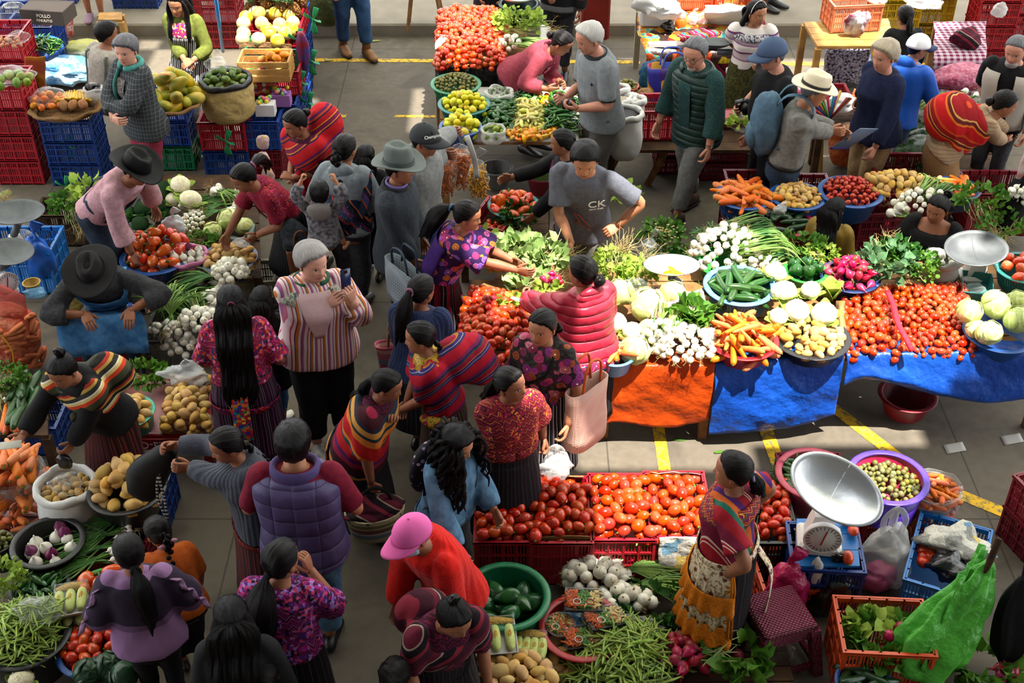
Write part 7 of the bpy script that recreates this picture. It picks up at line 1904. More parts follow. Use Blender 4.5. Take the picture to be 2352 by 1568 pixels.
for k,(px,py,z,r,l)in enumerate(((1018,420,.75,(.12,.09,.2),'clear bag of orange snack sticks held low'),(1062,400,.78,(.12,.09,.2),'clear bag of orange snack curls in front of the grey sweatshirt'),(1098,420,.80,(.09,.07,.16),'white-banded clear bag of yellow chips held out'))):
 t=bag(l,P(px,py+30,z-.2),r,F_CLEAR,seed=k+1.0);mb=MB()
 for i in range(110):
  a=RU(0,6.3);h=RU(.15,1.6);p=NA([mcos(a)*r[0]*.75*RR()**.5,msin(a)*r[1]*.75*RR()**.5,r[2]*h])
  d=unit((RG(0,.4),RG(0,.4),RG(0,1)));mb.add(*tube([p-d*.05,p+d*.05],[.006,.006],5))
 o=obj('snack_sticks',mb.mesh('snack_sticks',M('snack_orange','#c46a10',.5,.4,col2='#b05408',nscale=20)if k<2 else M('snack_yellow','#d0960f',.5,.4)),t);o['kind']='stuff'
tag(pt('bag_strap',tube([P(1072,312,1.3),P(1086,352,1.15),P(1092,380,1.02),P(1096,410,.9)],[(.022,.004)]*4,8,3),M('strap_white','#c9c8c4',.6)),'white carrying strap of the snack bags','strap')
# tomato and chilli stall, top centre
table('plank table of the top tomato heap',[P(1000,152,.85),P(1215,150,.85),P(1205,25,.85),P(1005,22,.85)],.85,name='stall_table')
BLKP=M('plastic_sheet_black','#121214',.35,.4,bump=(12,.8,.04))
csheet('plastic_sheet','black plastic sheet hanging below the top tomato heap',resamp([[P(px,155,.86)+Vector((0,.01,-dz))+Vector((0,-.03*dz,0))for px in(1000,1050,1110,1165,1215)]for dz in(0,.1,.22,.34)],30,14),BLKP,'sheet',.004,.010,14)
TOP_TOM=([P(1003,150,.90),P(1158,150,.90),P(1165,32,.92),P(1008,28,.92)],.046,300,.14,1.1,'plum tomato in the top stall heap','tomatoes in the top stall','plum tomatoes on the top stall')
csheet('paper_bag','white bag folded into the left of the top tomato heap',resamp([[P(1000+20*i,95-14*i+9*j,.98)for i in range(3)]for j in range(3)],8,8),F_WHITE,'bag',.004,.008)
greens('flat-leaved celery heap beside the top tomatoes',P(1190,62,1.0),(.27,.2,.16),300,.05,L_LIGHT,24,(1,-.2,0),.2,L_PALE,40,(.3,-.1,0),.14,(1,-.3,-.1),name='celery_bunch')
bulbs('white onion bunch at the corner of the top tomato table',P(1172,105,.93),(.13,.09,.09),16,(1,-.25,0),.3,.8)
t,c,r=basin('dark green tub holding a weighing pan at the top edge',1192,8,1.05,44,plastic('plastic_bottle_green','#12382a'),.2)
pt('weighing_pan',lathe([(.02,.21),(.5,.23),(.95,.28),(.99,.30),(.9,.27)],30),STEEL,t,scale=(r,r,1))
csheet('paper_sheet','white tray edge beside the celery heap',resamp([[P(1240+12*i,55+22*j+4*i,.93+.02*j)for i in range(3)]for j in range(3)],6,6),WHITEP,'tray',.006,.002)
table('low chilli table with a white cloth',[P(1010,324,.70),P(1335,324,.70),P(1335,205,.70),P(1010,200,.70)],.69,mat=WOOD,name='chilli_table')
csheet('tablecloth','white cloth under the chillies, hanging at the front',resamp([[P(px,py,.71)if k else P(px,318,.71)+Vector((0,-.02,-.035))for px in(1085,1150,1220,1330)]for k,py in enumerate((322,316,270,200))],24,16),M('cloth_white','#c4c3bf',.85,.15),'cloth',.004,.004,14)
t,c,r=basin('green slotted basin of tiny green tomatoes',1047,192,.86,54,P_GREEN,.18,slots=True);heap('green_tomato',discp(c,r*.9,r*.9,.030,190,.07),'husked green tomatoes in the green slotted basin',None,anyrot,.95,.2,.03)
t,c,r=basin('teal slotted basin of lemons, behind',1066,238,.84,56,P_TEAL,.18,slots=True);heap('lemon',discp(c,r*.88,r*.88,.058,60,.09),'yellow lemon in the teal slotted basin',1,anyrot,1.0,under=.05)
t,c,r=basin('blue basin of lemons at the front corner of the chilli table',1058,290,.80,46,P_BLUE,.15);heap('lemon',discp(c,r*.88,r*.88,.062,40,.09),'large lemon in the blue basin by the snack bags',1,anyrot,1.12,under=.05)
t,c,r=sack('small clear bag of limes on the chilli table',1132,300,.80,26,.1,F_WHITE,.016);heap('lime',discp(c,r*.8,r*.8,.05,10,.03),'lime in the small clear bag',1,anyrot,.85,under=.04)
t,c,r=sack('open milky bag of herbs on the chilli table',1146,215,.84,30,.12,F_WHITE,.02);greens('dried herb sprigs in the open milky bag',c,(.1,.08,.03),70,.03,M('herb_grey','#8a9478',.8,.2),name='herb_sprigs')
heap('jalapeno',quadp([P(1108,300,.74),P(1180,300,.74),P(1182,232,.78),P(1112,235,.76)],.028,90,.10),'dark green chilli heaped beside the pale ones',1,lying,1.5,where='dark green chillies on the chilli table')
heap('pale_chilli',quadp([P(1178,300,.74),P(1248,300,.74),P(1240,232,.78),P(1180,235,.76)],.028,90,.10),'pale yellow chilli on the chilli table',1,lying,1.15,where='pale yellow chillies on the chilli table')
heap('jalapeno',quadp([P(1182,238,.76),P(1240,238,.76),P(1240,212,.78),P(1182,212,.78)],.024,40,.05),'small green chilli on the purple-edged cloth',1,lying,.75,under=.02)
heap('long_chilli',quadp([P(1250,300,.74),P(1325,300,.74),P(1330,225,.78),P(1258,225,.76)],.028,80,.10),'long green chilli beside the grey polo shirt',1,lying,1.15,where='long green chillies beside the grey polo shirt')
heap('habanero',quadp([P(1165,318,.73),P(1275,318,.73),P(1275,296,.73),P(1165,296,.73)],.04,34,.02),'orange habanero along the front of the chilli table',1,anyrot,1.0,under=0)
heap('habanero',quadp([P(1240,240,.76),P(1262,240,.76),P(1258,218,.76),P(1240,218,.76)],.04,8,.02),'orange habanero behind the long chillies',1,anyrot,1.0,under=0)
for px,py,l,m in((1140,385,'grey tub in the shade under the chilli table',P_GREY),(1245,400,'wine red tub of peas under the chilli table',P_DRED)):
 t,c,r=basin(l,px,py,.22,36,m,.18)
pt('pea_layer',lathe([(.02,-.02),(r*.9,-.02),(r*.9,0),(.02,.02)],24),M('peas_green','#4c6a1c',.7,.2,bump=(120,1)),t,(0,0,.16))
for px,py,z,hw,h,l,col,c2 in((1438,262,.80,36,.42,'white sack of black beans beside the grey polo','#121014','#2a2428'),(1432,228,.82,26,.3,'small white sack of pale beans','#b8ac94','#a09478'),(1424,205,.84,20,.3,'small sack of red beans half hidden by the polo','#5a1018','#7a1c24'),(1462,232,.82,18,.28,'little sack of white beans by the red crate','#c9c4b8','#aaa498')):
 t,c,r=sack(l,px,py,z,hw,h);o=pt('beans',lathe([(.01,.015),(r*.5,.01),(r*.92,-.01),(r*.9,-.06),(.01,-.06)],24),M('beans_'+col[1:],col,.4,.4,col2=c2,nscale=120,bump=(90,1,.02)),t,(0,0,h));o['kind']='stuff'
t,c,r=basin('orange-red tub of green tomatoes behind the polo shirt',1440,196,.82,26,plastic('plastic_brick','#a8402c'),.2);heap('green_tomato',discp(c,r*.88,r*.88,.03,60,.05),'green tomatoes in the orange-red tub',None,anyrot,1.0,.2,.03)
table('rough bench behind the green vest and black T-shirt',[P(1395,345,.45),P(1735,345,.45),P(1735,290,.45),P(1395,290,.45)],.45,mat=WOOD_D,planks=3,name='bench',cat='bench')
for px in(1408,1512):tag(pf('trestle_leg',tube([P(px+20,340,.43),P(px-25,425,0)],[.035,.035],4),WOOD),'slanted wooden trestle leg '+('under the white bean sack' if px<1450 else 'behind the green vest'),'trestle')
crate('dark red crate with two tomatoes on the bench',P(1508,325,.46)+Vector((0,.2,0)),.05,P_CRED,.36,.36,.3)
for k in range(2):piece('tomato',P(1512+k*14,262,.68),lying(),'lone tomato in the bench crate',None,1,1.3)
stack('','under the bench by the black T-shirt',1660,415,2,P_DRED,0,.5,.34,.2);stack('','under the bench by the green vest',1560,400,2,P_DRED,0,.45,.34,.18)
WOVEN=NT('woven_plastic',.5,.4);_k=WOVEN.voro(34,dist='CHEBYCHEV',rnd=.0);WOVEN.base(WOVEN.ramp(WOVEN.xyz(WOVEN.voro(9,dist='CHEBYCHEV'))[0],[(0,'#2a2a8a'),(.25,'#a01c2c'),(.45,'#3a1f6a'),(.65,'#c08a1c'),(.8,'#1d3fa0')],True));WOVEN.bump(_k,.4,.01);WOVEN=WOVEN.m
def tote(label,c,w,d,h,mat,rz=.0,hm=None,name='tote_bag',flare=1.15,hn=2,group=None,hh=.16):
 t=thing(name,label,'bag',tuple(c),rz,group);n=28;a=LS(0,2*PI,n,endpoint=False);rings=[]
 sx=lambda q:np.sign(np.cos(q))*np.abs(np.cos(q))**.6;sy=lambda q:np.sign(np.sin(q))*np.abs(np.sin(q))**.6
 for k in LS(0,1,7):f_=1+(flare-1)*k;rings.append(NS([sx(a)*w/2*f_,sy(a)*d/2*(1+(flare-1)*k*.4)*(1-.3*k),np.full(n,h*k)],1))
 rings.append(rings[-1]*[.95,.9,1]);rings.append(NS([sx(a)*w*.42,sy(a)*d*.3,np.full(n,h*.2)],1))
 v,f=loft(rings);obj('bag_body',MB().add(v+wob(v,.006,12,w*9),f).mesh('bag_body',mat),t)
 for s in(-1,1)[:hn]:pt('handle',tube([(-w*.25,s*d*.25,h*.95),(-w*.2,s*d*.3,h+hh*.8),(0,s*d*.25,h+hh),(w*.2,s*d*.3,h+hh*.8),(w*.25,s*d*.25,h*.95)],.009,8,4),hm or mat,t)
 return t
tote('woven plastic shopping bag in violet, red and gold by the green vest',P(1538,225,.5),.42,.24,.34,WOVEN,.1,M('handle_blue','#4a5ab0',.5))
table('low shelf under the woven shopping bag',[P(1470,240,.5),P(1570,240,.5),P(1570,185,.5),P(1470,185,.5)],.495,mat=WOOD_D,planks=2,name='shelf',cat='shelf')
bag('teal net bag bulging beside the woven shopping bag',P(1495,210,.5),(.13,.11,.16),M('net_teal','#12585c',.7,.3,col2='#1c3f78',nscale=30,bump=(80,1)),neck=False)
bag('crumpled brown paper bag in the bench crate',P(1480,222,.66),(.07,.06,.04),PAPER,neck=False);bag('thin black bag behind the teal net bag',P(1510,165,.7),(.08,.07,.07),F_BLACK,neck=False)
FRUITC=floral('oilcloth_fruit','#3a9a9a',['#c8281c','#d8841c','#d0b02c','#3a2a20','#c05018'],'#d8b030',10,.3,.72)
t=table('white-legged table under a fruit-printed oilcloth',[P(1490,100,.78),P(1720,105,.78),P(1700,0,.78),P(1462,-5,.78)],.77,mat=WHITEP,name='stall_table',legmat=M('paint_cream','#b3a68e',.7))
csheet('oilcloth','fruit-printed oilcloth hanging over the table corner',resamp([[P(1460+2*j+62*i,30*j-5,.79)if j<4 else P(1485+58*i,100,.79)+Vector((0,-.015*(j-3),-.10*(j-3)))for i in range(5)]for j in range(6)],30,30),FRUITC,'cloth',.003,.005,10)
t=thing('storage_box','white plastic box heaped with crumpled white cloth','box',tuple(P(1508,62,.79)));pf('box_body',rbox(-.17,.2,-.02,.3,0,.16,.02),WHITEP,t)
bag('heap of crumpled white cloth in the box by the oilcloth',P(1512,40,.92),(.22,.17,.12),M('cloth_white','#c4c3bf'),neck=False,amp=.22,name='cloth_heap',cat='cloth')
bag('knotted black bag on the fruit oilcloth',P(1534,72,.79),(.07,.06,.05),F_BLACK,neck=True)
t=thing('food_jar','jar with orange contents on the oilcloth','jar',tuple(P(1562,62,.79)));pt('jar_body',lathe([(.055,0),(.06,.02),(.06,.09),(.05,.1)],18),M('jar_orange','#c8641c',.3,.4),t);pt('jar_lid',lathe([(.05,.1),(.052,.105),(.045,.16),(.03,.17)],18),F_WHITE,t)
for k,px in enumerate((1590,1612)):bag('pair of small tied milky bags on the oilcloth',P(px,55,.79),(.06,.06,.06),F_WHITE,group='small milky bags')
crate('orange crate at the back of the oilcloth table',P(1580,28,.79)+Vector((0,.2,0)),0,P_ORANGE,.5,.34,.26);crate('orange crate under a white cloth behind the oilcloth table',P(1672,80,.45)+Vector((0,.15,0)),.2,P_ORANGE,.45,.36,.5)
STRC=stripes('cloth_rainbow',[('#b01c48',3),('#1f7a7a',2),('#c8501c',2),('#1d1420',1.5),('#a81c3a',3),('#c9b4a0',.6)],.13,(.8,.5,.3))
bag('crumpled rainbow-striped cloth on the oilcloth',P(1605,98,.79),(.20,.12,.06),STRC,neck=False,amp=.25,name='striped_cloth',cat='cloth')
csheet('cloth_cover','white cloth thrown over crates beside the lace blouse',resamp([[P(1618+38*i,12+16*j,1.05-.03*abs(i-1.5)-(.14*(j-1)if j>1 else 0))for i in range(4)]for j in range(4)],22,22),MATS['cloth_white'],'cloth',.005,.016,9)
scale('white dial scale on the striped box before the lace blouse',P(1700,178,.72),.0,P(1642,110,1.0),(-.1,0,0),(.17,.13),dial_r=.10,body=(.13,.11,.26),panmat=STEEL_D)
t=thing('box_stand','stand under the dial scale covered by a crimson striped cloth','stand',tuple(P(1690,240,0)+Vector((0,.35,0))));pf('stand_body',box(-.3,.3,-.25,.25,0,.71),stripes('cloth_crimson_band',[('#6a1022',5),('#3a0c18',2),('#8a2038',2),('#1a0c12',1)],.16,(.7,0,.7)),t)
bag('clear bag of lettuce on the bench by the camera',P(1700,300,.46),(.12,.1,.1),F_CLEAR);greens('lettuce inside the clear bag on the bench',P(1700,285,.56),(.1,.09,.09),60,.06,L_LIGHT,name='lettuce')
t=thing('parcel_box','flat wine-red cardboard box on the bench','box',tuple(P(1668,282,.46)),.1);pf('box_body',rbox(-.16,.16,-.12,.12,0,.09,.004),M('card_wine','#6a1a24',.7),t);pf('box_panel',box(-.12,.12,-.08,.08,.09,.092),M('card_pink','#a05a60',.7),t)
table('yellowed pine table with a towel hanging off',[P(1878,104,.80),P(2060,104,.80),P(2040,40,.80),P(1846,48,.80)],.79,mat=WOOD_L,planks=4,name='pine_table',leg_in=.03)
crate('salmon crate on the pine table',P(1960,75,.80)+Vector((0,.2,0)),.12,P_SALMON,.5,.36,.28)
bag('white woven towel hanging over the salmon crate',P(1962,82,.80),(.12,.06,.13),M('towel_white','#b9bcc4',.9,.1,col2='#6a2a38',nscale=8),neck=False,amp=.3,name='towel',cat='towel')
tote('dark bag printed with white rings under the pine table',P(1935,185,.05),.42,.2,.38,M('bag_rings','#1d1430',.8,.2,col2='#b9b0c0',nscale=42),.05,BLK);bag('grey plastic bag leaning on the ringed bag',P(1972,178,.0),(.12,.1,.16),M('bag_slate','#4c5468',.5),neck=False)
for k,(px,py,n,l)in enumerate(((2048,130,3,'behind the person all in black'),(2125,118,3,'beside the gingham table'))):stack('',l,px,py,n,P_YEL,0,.46,.36,.32)
bag('milky bag lying on the yellow crates',P(2120,20,.97),(.2,.12,.07),F_WHITE,neck=False);bag('crumpled white bag on the salmon crate',P(2015,8,1.05),(.1,.08,.05),F_WHITE,neck=False)
GING=NT('gingham',.85,.15);_x=GING.xyz();_g=lambda v:GING.math('LESS_THAN',GING.math('FRACT',GING.math('ADD',GING.math('MULTIPLY',v,16.0),40.0)),.5)
_m=GING.math('MULTIPLY',GING.math('ADD',_g(_x[0]),_g(GING.math('ADD',_x[1],_x[2]))),.5);GING.base(GING.mix(_m,'#b8a8b0','#6a1440'));GING=GING.m
table('table under a magenta gingham cloth',[P(2150,130,.75),P(2262,132,.75),P(2252,50,.75),P(2150,50,.75)],.74,name='stall_table')
csheet('gingham_cloth','magenta gingham cloth hanging to the front',resamp([[P(2145+40*i,50+40*j,.76)if j<3 else P(2145+40*i,130,.76)+Vector((0,-.03,-.2*(j-2)))for i in range(4)]for j in range(6)],30,20),GING,'cloth',.004,.008,8)
bag('folded dark striped shawl on the gingham table',P(2215,110,.76),(.14,.12,.1),SH_DARK,neck=False,name='folded_shawl',cat='cloth')
for k,(px,py,n,l)in enumerate(((2262,168,6,'in the tall stack right of the gingham table'),(2335,140,5,'in the tall stack at the top right corner'))):stack('',l,px,py,n,P_RED,.0,.42,.36,.27)
bag('white bag tied to the tall red crates',P(2292,40,1.28),(.07,.05,.07),F_WHITE,neck=False)
bag('pink net sack of radishes lying on its side',P(2210,205,.55),(.32,.16,.13),M('sack_pink','#93304e',.4,.4,col2='#b06a80',nscale=26,bump=(20,.9,.03)),neck=False,amp=.08,name='sack',cat='sack')
table('low platform of bagged greens',[P(2060,400,.35),P(2300,400,.35),P(2320,190,.35),P(2130,190,.35)],.35,mat=WOOD_D,planks=5,name='platform',cat='platform')
onions('long spring onions fanning beside the blue jacket',P(2245,262,.55),(-.9,-.35,0),12,.5,.11,.85,up=.12);onions('second row of spring onions under the pink sack',P(2225,240,.62),(-.9,-.2,0),12,.45,.11,.8,up=.12)
for k,(px,py)in enumerate(((2120,310),(2140,350),(2105,372))):
 bag(['clear bag of dark greens behind the navy jumper','clear bag of greens in the middle of the low platform','clear bag of greens nearest the sunlit potatoes'][k],P(px,py,.36),(.26,.16,.12),F_CLEAR,neck=False,seed=k*2.0)
 greens(['dark chard leaves inside the bag behind the navy jumper','dark chard leaves inside the middle clear bag','dark chard leaves inside the nearest clear bag'][k],P(px,py,.44),(.2,.13,.1),130,.07,L_DARK,name='chard')
greens('dark cabbage leaves below the spring onions',P(2180,285,.5),(.2,.15,.1),70,.09,L_BLUEG,name='chard')
bag('orange net sack of tomatoes behind the folder',P(1935,385,.0),(.17,.15,.29),M('sack_net_orange','#b8481c',.5,.35,col2='#c86a3a',nscale=12,bump=(14,1.0,.05)),amp=.05,name='net_sack',cat='sack');bag('red net sack by the khaki trousers',P(2000,410,.0),(.12,.1,.22),M('sack_net_red','#8a1c24',.5,.35,col2='#a83a3a',nscale=14,bump=(14,1.0,.05)),amp=.05,name='net_sack',cat='sack')
tag(pf('wooden_post',tube([P(1885,300,.55),P(1882,400,.0)],[.03,.03],4),WOOD_L),'pale wooden post beside the straw-hatted person','post');crate('red crate behind the orange net sack',P(1890,330,0)+Vector((0,.3,0)),0,P_CRED,.5,.36,.42);bag('white bag in the sun behind the straw hat',P(1935,262,.62),(.15,.12,.1),M('bag_white','#d0cfcc',.5),neck=False);table('bench behind the orange sack',[P(1880,300,.58),P(2010,300,.58),P(2010,250,.58),P(1880,250,.58)],.58,mat=WOOD_D,planks=3,name='bench',cat='bench')
bag('pink striped bag behind the black T-shirt',P(1838,235,.6),(.12,.1,.1),stripes('bag_pink_stripe',[('#c05a78',1),('#d6c4c8',1)],.05),neck=False)
c=P(1305,238,1.10);t=thing('camera_body','black camera held by the grey polo shirt','camera',tuple(c),.4);pt('body',rbox(-.06,.06,-.025,.025,-.04,.04,.008),M('camera_black','#0f0f10',.5),t);pt('lens',tube([(0,-.02,0),(0,-.075,0)],[.034,.036],18,ref=(1,0,0)),M('camera_black','#0f0f10'),t)
c=P(1704,240,1.05);t=thing('camera_body','black camera hanging at the black T-shirt','camera',tuple(c),.5);pt('body',rbox(-.065,.065,-.03,.03,-.045,.045,.008),MATS['camera_black'],t);pt('lens',tube([(0,-.02,0),(-.02,-.1,-.02)],[.036,.04],18,ref=(1,0,0)),MATS['camera_black'],t)
F=HATMAN;c,r,fw=F.spine(.72);t=thing('rucksack','soft blue-grey rucksack on the back of the straw-hatted person','bag',tuple(F.W(c-fw*.24+NA([0,0,-.28]))),F.root.rotation_euler.z);RKM=M('rucksack_blue','#4a6478',.8,.2,col2='#3c5264',nscale=5,bump=(14,.6,.03))
v,f=blob((0,0,.26),(.17,.13,.29),4,.06);obj('pack_body',MB().add(v,f).mesh('pack_body',RKM),t);pt('pocket',blob((0,-.09,.16),(.12,.07,.12),2,.06),RKM,t)
for s in(-1,1):pt('shoulder_strap',tube([(s*.07,.06,.45),(s*.09,.14,.56),(s*.1,.27,.56),(s*.1,.36,.42),(s*.13,.25,.22),(s*.13,.1,.1)],[(.022,.006)]*6,8,3),RKM,t)
t=thing('folder','blue-grey clip folder held by the straw-hatted person','folder',tuple(P(1962,318,.98)),.5,rot=(-.9,.3,.6));pt('cover',rbox(-.12,.12,-.17,.17,-.004,.004,.003),M('folder_blue','#6a7c96',.5),t);pt('clip',rbox(-.12,.12,.15,.18,-.008,.008,.003),M('folder_violet','#4a3a80',.5),t)
t=thing('pen_bundle','fan of bright woven pens for sale behind the straw hat','pens',tuple(P(1905,275,1.0)))
for k,cc in enumerate(('#a01c2c','#1d4a9a','#c8781c','#3a8a2c','#c9c4bc','#a01c2c','#1f7a9a','#5a2a80','#d0a030','#8a1c20','#2c2c30','#c45a1c')):
 a=-1.0+k*.17;pt('pen',tube([(0,0,0),(msin(a)*.24,.05*(k%3),mcos(a)*.24)],[.006,.012],8),M('pen_'+cc[1:],cc,.4),t)
 # fruit stall, top left
stack('','in the lower red stack at the left edge',52,424,4,P_CRED,0,.42,.36,.26);stack('','in the taller red stack at the left edge',40,305,4,P_CRED,0,.5,.38,.26)
p=P(30,185,1.10)
for q in discp(p,.18,.14,.075,9,.05):piece('lime',q,anyrot(),'green-yellow orange on the red stack at the left edge','orange',1,1.35)
bag('clear bag over the oranges on the red stack',P(30,190,1.06),(.2,.15,.07),F_CLEAR,neck=False)
heap('egg',quadp([P(0,108,1.05),P(48,108,1.05),P(48,86,1.05),P(0,86,1.05)],.05,26,.03),'brown egg in the top red crate',1,anyrot,1.0,under=0)
bag('clear bag beside the eggs',P(45,100,1.05),(.1,.08,.06),F_CLEAR,neck=False)
bag('blue plastic bag opened around green chillies',P(92,130,.55),(.25,.2,.09),M('bag_blue','#1558b8',.35,.45,bump=(14,.6)),neck=False);crate('blue crate under the bag of green chillies',P(95,165,0)+Vector((0,.1,0)),0,P_CBLUE,.5,.4,.56)
heap('long_chilli',discp(P(92,100,.74),.2,.15,.03,60,.04),'bright green chilli in the blue bag',1,lying,.85)
csheet('cloth','yellow and orange plastic hanging beside the red stack',resamp([[P(55+25*i,130+28*j,.95-.22*j)for i in range(3)]for j in range(4)],14,14),M('plastic_yellow_sheet','#c9a01c',.4,.4,col2='#b8542a',nscale=2.2),'sheet',.004,.015)
bag('heap of crumpled light blue bags on the bright floor',P(150,185,.02),(.42,.25,.13),M('bag_sky','#3f86c0',.35,.45,col2='#8ab4cc',nscale=6,bump=(14,.8,.03)),neck=False,amp=.25);bag('clear crumpled bag behind the light blue bags',P(190,150,.02),(.3,.2,.1),F_CLEAR,neck=False,amp=.25);bag('yellow-green bag behind the seated boy',P(195,132,.02),(.28,.16,.1),M('bag_lime','#b9b860',.4),neck=False)
tote('red and white woven shopping bag on the pavement',P(130,85,.15),.4,.2,.35,M('bag_red_dots','#a02c34',.6,.3,col2='#c9b0a8',nscale=30),.1,M('handle_teal','#2c8a80',.5));bag('clear bag with bottles at the top left edge',P(40,75,.4),(.14,.12,.18),F_CLEAR)
crate('blue crate under the clear bag at the top left',P(40,95,.15)+Vector((0,.25,0)),0,P_CBLUE,.5,.36,.3)
t=thing('carton','dark printed carton near the top left edge','box',tuple(P(115,45,.7)),-.15);pf('carton_body',rbox(-.24,.24,-.15,.15,0,.16,.005),M('card_brown_dark','#2c241e',.8),t)
lt=obj('lettering',textm('POLLO',.05,M('print_cream','#b8ac98',.8)),t,(.02,-.152,.10),(PI/2,0,0));lt=obj('lettering',textm('PINULITO',.04,MATS['print_cream']),t,(.02,-.152,.05),(PI/2,0,0))
dk,_=stack('','of the soft-drink kind beside the pavement steps',318,48,2,P_CBLUE,0,.52,.4,.28)
obj('lettering',textm('PEPSI',.11,M('print_pale_blue','#8fb0d4',.6)),dk[1],(0,-.222,.17),(PI/2,PI,0))
crate('blue drink crate at the top left corner',P(110,20,.15)+Vector((0,.35,0)),0,P_CBLUE,.6,.4,.4);table('small wooden box on the pavement by the drink crates',[P(225,45,.35),P(280,45,.35),P(280,28,.35),P(228,28,.35)],.35,mat=WOOD_L,planks=2,name='wooden_box',cat='box')
def paper_tray(label,px,py,z,hwx,hwy,h=.10):
 c=P(px,py,z);rx,ry=rad(hwx,py,z),hwy;t=thing('paper_tray',label,'paper',tuple(c));n=44;g=[]
 for k in LS(0,1,8):
  row=[]
  for a in LS(0,2*PI,n+1):
   q=.75+.25*k;wv=1+(.07*msin(a*5+px)+.04*msin(a*11))*max(0,k-.4)
   row.append((mcos(a)*rx*q*wv,msin(a)*ry*q*wv,(h*k**1.3 if k<.85 else h*(.81-2.2*(k-.85)))+.012*msin(a*7)*k))
  g.append(row)
 v,f=sheet(NA(g),.006);obj('paper',MB().add(v,f).mesh('paper',PAPER),t);pt('paper_base',lathe([(.01,0),(1,.0),(1,.01),(.01,.012)],30),PAPER,t,scale=(rx*.78,ry*.78,1));return c,rx,ry
stack('','with a green ribbon, under the bananas',182,427,3,P_CBLUE,0,.46,.36,.23)
c,rx,ry=paper_tray('kraft paper tray of oranges and bananas',152,258,.74,84,.26,.09)
for q in discp(P(108,235,.80),.15,.16,.062,20,.07):piece('orange',q,anyrot(),'orange piled in the kraft paper tray',None,1,1.05)
for q in discp(P(108,238,.75),.13,.14,.066,14,.04):piece('orange',q,anyrot(),'orange piled in the kraft paper tray',None,1,1.05)
bag('clear film over the oranges',P(115,238,.77),(.16,.15,.07),F_CLEAR,neck=False)
t=thing('banana_bunch','bunch of yellow bananas on kraft paper','bananas',tuple(P(168,212,.86)),.2)
for k in range(11):obj('banana',PROTO['banana'][0][0][0],t,(-.13+k*.026,-.02+.012*(k%2),.02*msin(k*.4)),(0,PI/2+.1,PI/2+.05*(k-5)),1.15)
for k,px in enumerate((147,168,190)):piece('mamey',P(px,242-k,.82),lying(),'brown mamey fruit below the bananas',None,1,1.0)
t,c2,r2=sack('small clear bag of dark prunes beside the plaid shirt',214,205,.88,20,.16,F_WHITE,.014)
for q in discp(c2,r2*.8,r2*.8,.045,12,.05):piece('avocado',q,anyrot(),'dark prune in the clear bag','prune',1,.8).material_slots[0].link='OBJECT'
PRUNE=M('prune_black','#1a1218',.35,.5)
for o in[o for o in bpy.data.objects if o.get('category')=='prune']:o.material_slots[0].material=PRUNE
def ribbon(label,c):
 t=thing('ribbon',label,'ribbon',tuple(c));m=M('ribbon_green','#2f9a62',.45,.4,trans=.3)
 for k,(dx,dz)in enumerate(((-.09,.06),(.04,.12),(.07,-.02),(.01,-.14),(-.01,-.12))):pt('ribbon_tail',tube([(0,0,0),(dx*.5,-.02,dz*.5),(dx,-.01,dz)],[(.006,.004),(.022,.004),(.028,.003)],8,3),m,t)
 pt('knot',ball((0,-.01,0),.014,8,6),m,t)
ribbon('green ribbon bow on the blue crates under the bananas',P(158,330,.42)+Vector((0,-.02,0)));ribbon('green ribbon on the red crate below the avocado sack',P(522,322,.45)+Vector((0,-.02,0)));ribbon('green ribbon on the floor by the blue crates',P(152,428,.01))
stack('','under the papayas',396,392,3,[P_GREEN,P_CBLUE,P_CBLUE],0,.44,.36,.26);bag('big grey sack standing beside the papaya crates',P(455,345,0),(.2,.18,.33),M('sack_grey','#7a7c82',.8,.2,bump=(12,.8,.04)),neck=False,amp=.06,name='sack',cat='sack')
c,rx,ry=paper_tray('kraft paper under the papayas',400,240,.84,68,.3,.08)
for q in discp(c+Vector((0,.05,.06)),rx*.8,ry*.85,.10,22,.20):piece('papaya',q,lying(.9),'green-yellow papaya on the kraft paper heap',None,1,.92)
for q in discp(c+Vector((0,.05,.02)),rx*.7,ry*.7,.11,12,.13):piece('papaya',q,lying(.4),'green-yellow papaya on the kraft paper heap',None,1,.92)
t=thing('cut_papaya','cut papaya showing orange flesh on top of the heap','papaya',tuple(P(378,172,1.14)),.5,rot=(1.2,.3,.6));v,f=lathe([(.01,-.11),(.045,-.08),(.056,-.02),(.045,.05),(.01,.11)],18);vh=v.copy();vh[:,1]=np.minimum(vh[:,1],0);pt('flesh',ball((0,0,0),(.05,.012,.1),16,8),M('papaya_flesh','#c24a14',.5),t);obj('skin',MB().add(vh,f).mesh('skin',PROTO['papaya'][1][0]),t)
stack('','under the avocado sack',527,412,2,[P_CBLUE,P_CRED],0,.42,.36,.3)
t,c,r=sack('tan sack with a black rolled lining full of avocados',518,185,.98,56,.36,M('sack_tan','#a08a58',.85,.15,bump=(10,.8,.05)),.03,cuffmat=M('lining_black','#141416',.4,.4,bump=(20,.8)),belly=1.1)
for q in discp(c,r*.88,r*.85,.06,40,.09):piece('avocado',q,lying(.4),'green avocado in the black-rimmed sack',None,1,1.0)
for q in discp(c+Vector((0,0,-.05)),r*.8,r*.8,.065,24,.08):piece('avocado',q,lying(.4),'green avocado in the black-rimmed sack',None,1,1.0)
bag('clear bag standing open over the avocados',P(500,170,1.0),(.1,.09,.08),F_CLEAR)
stack('','at the front of the sweets display',612,410,2,[P_DRED,P_CBLUE],0,.34,.34,.3)
stack('','behind the sweets',625,330,2,[P_CRED,P_CRED],0,.42,.4,.3)
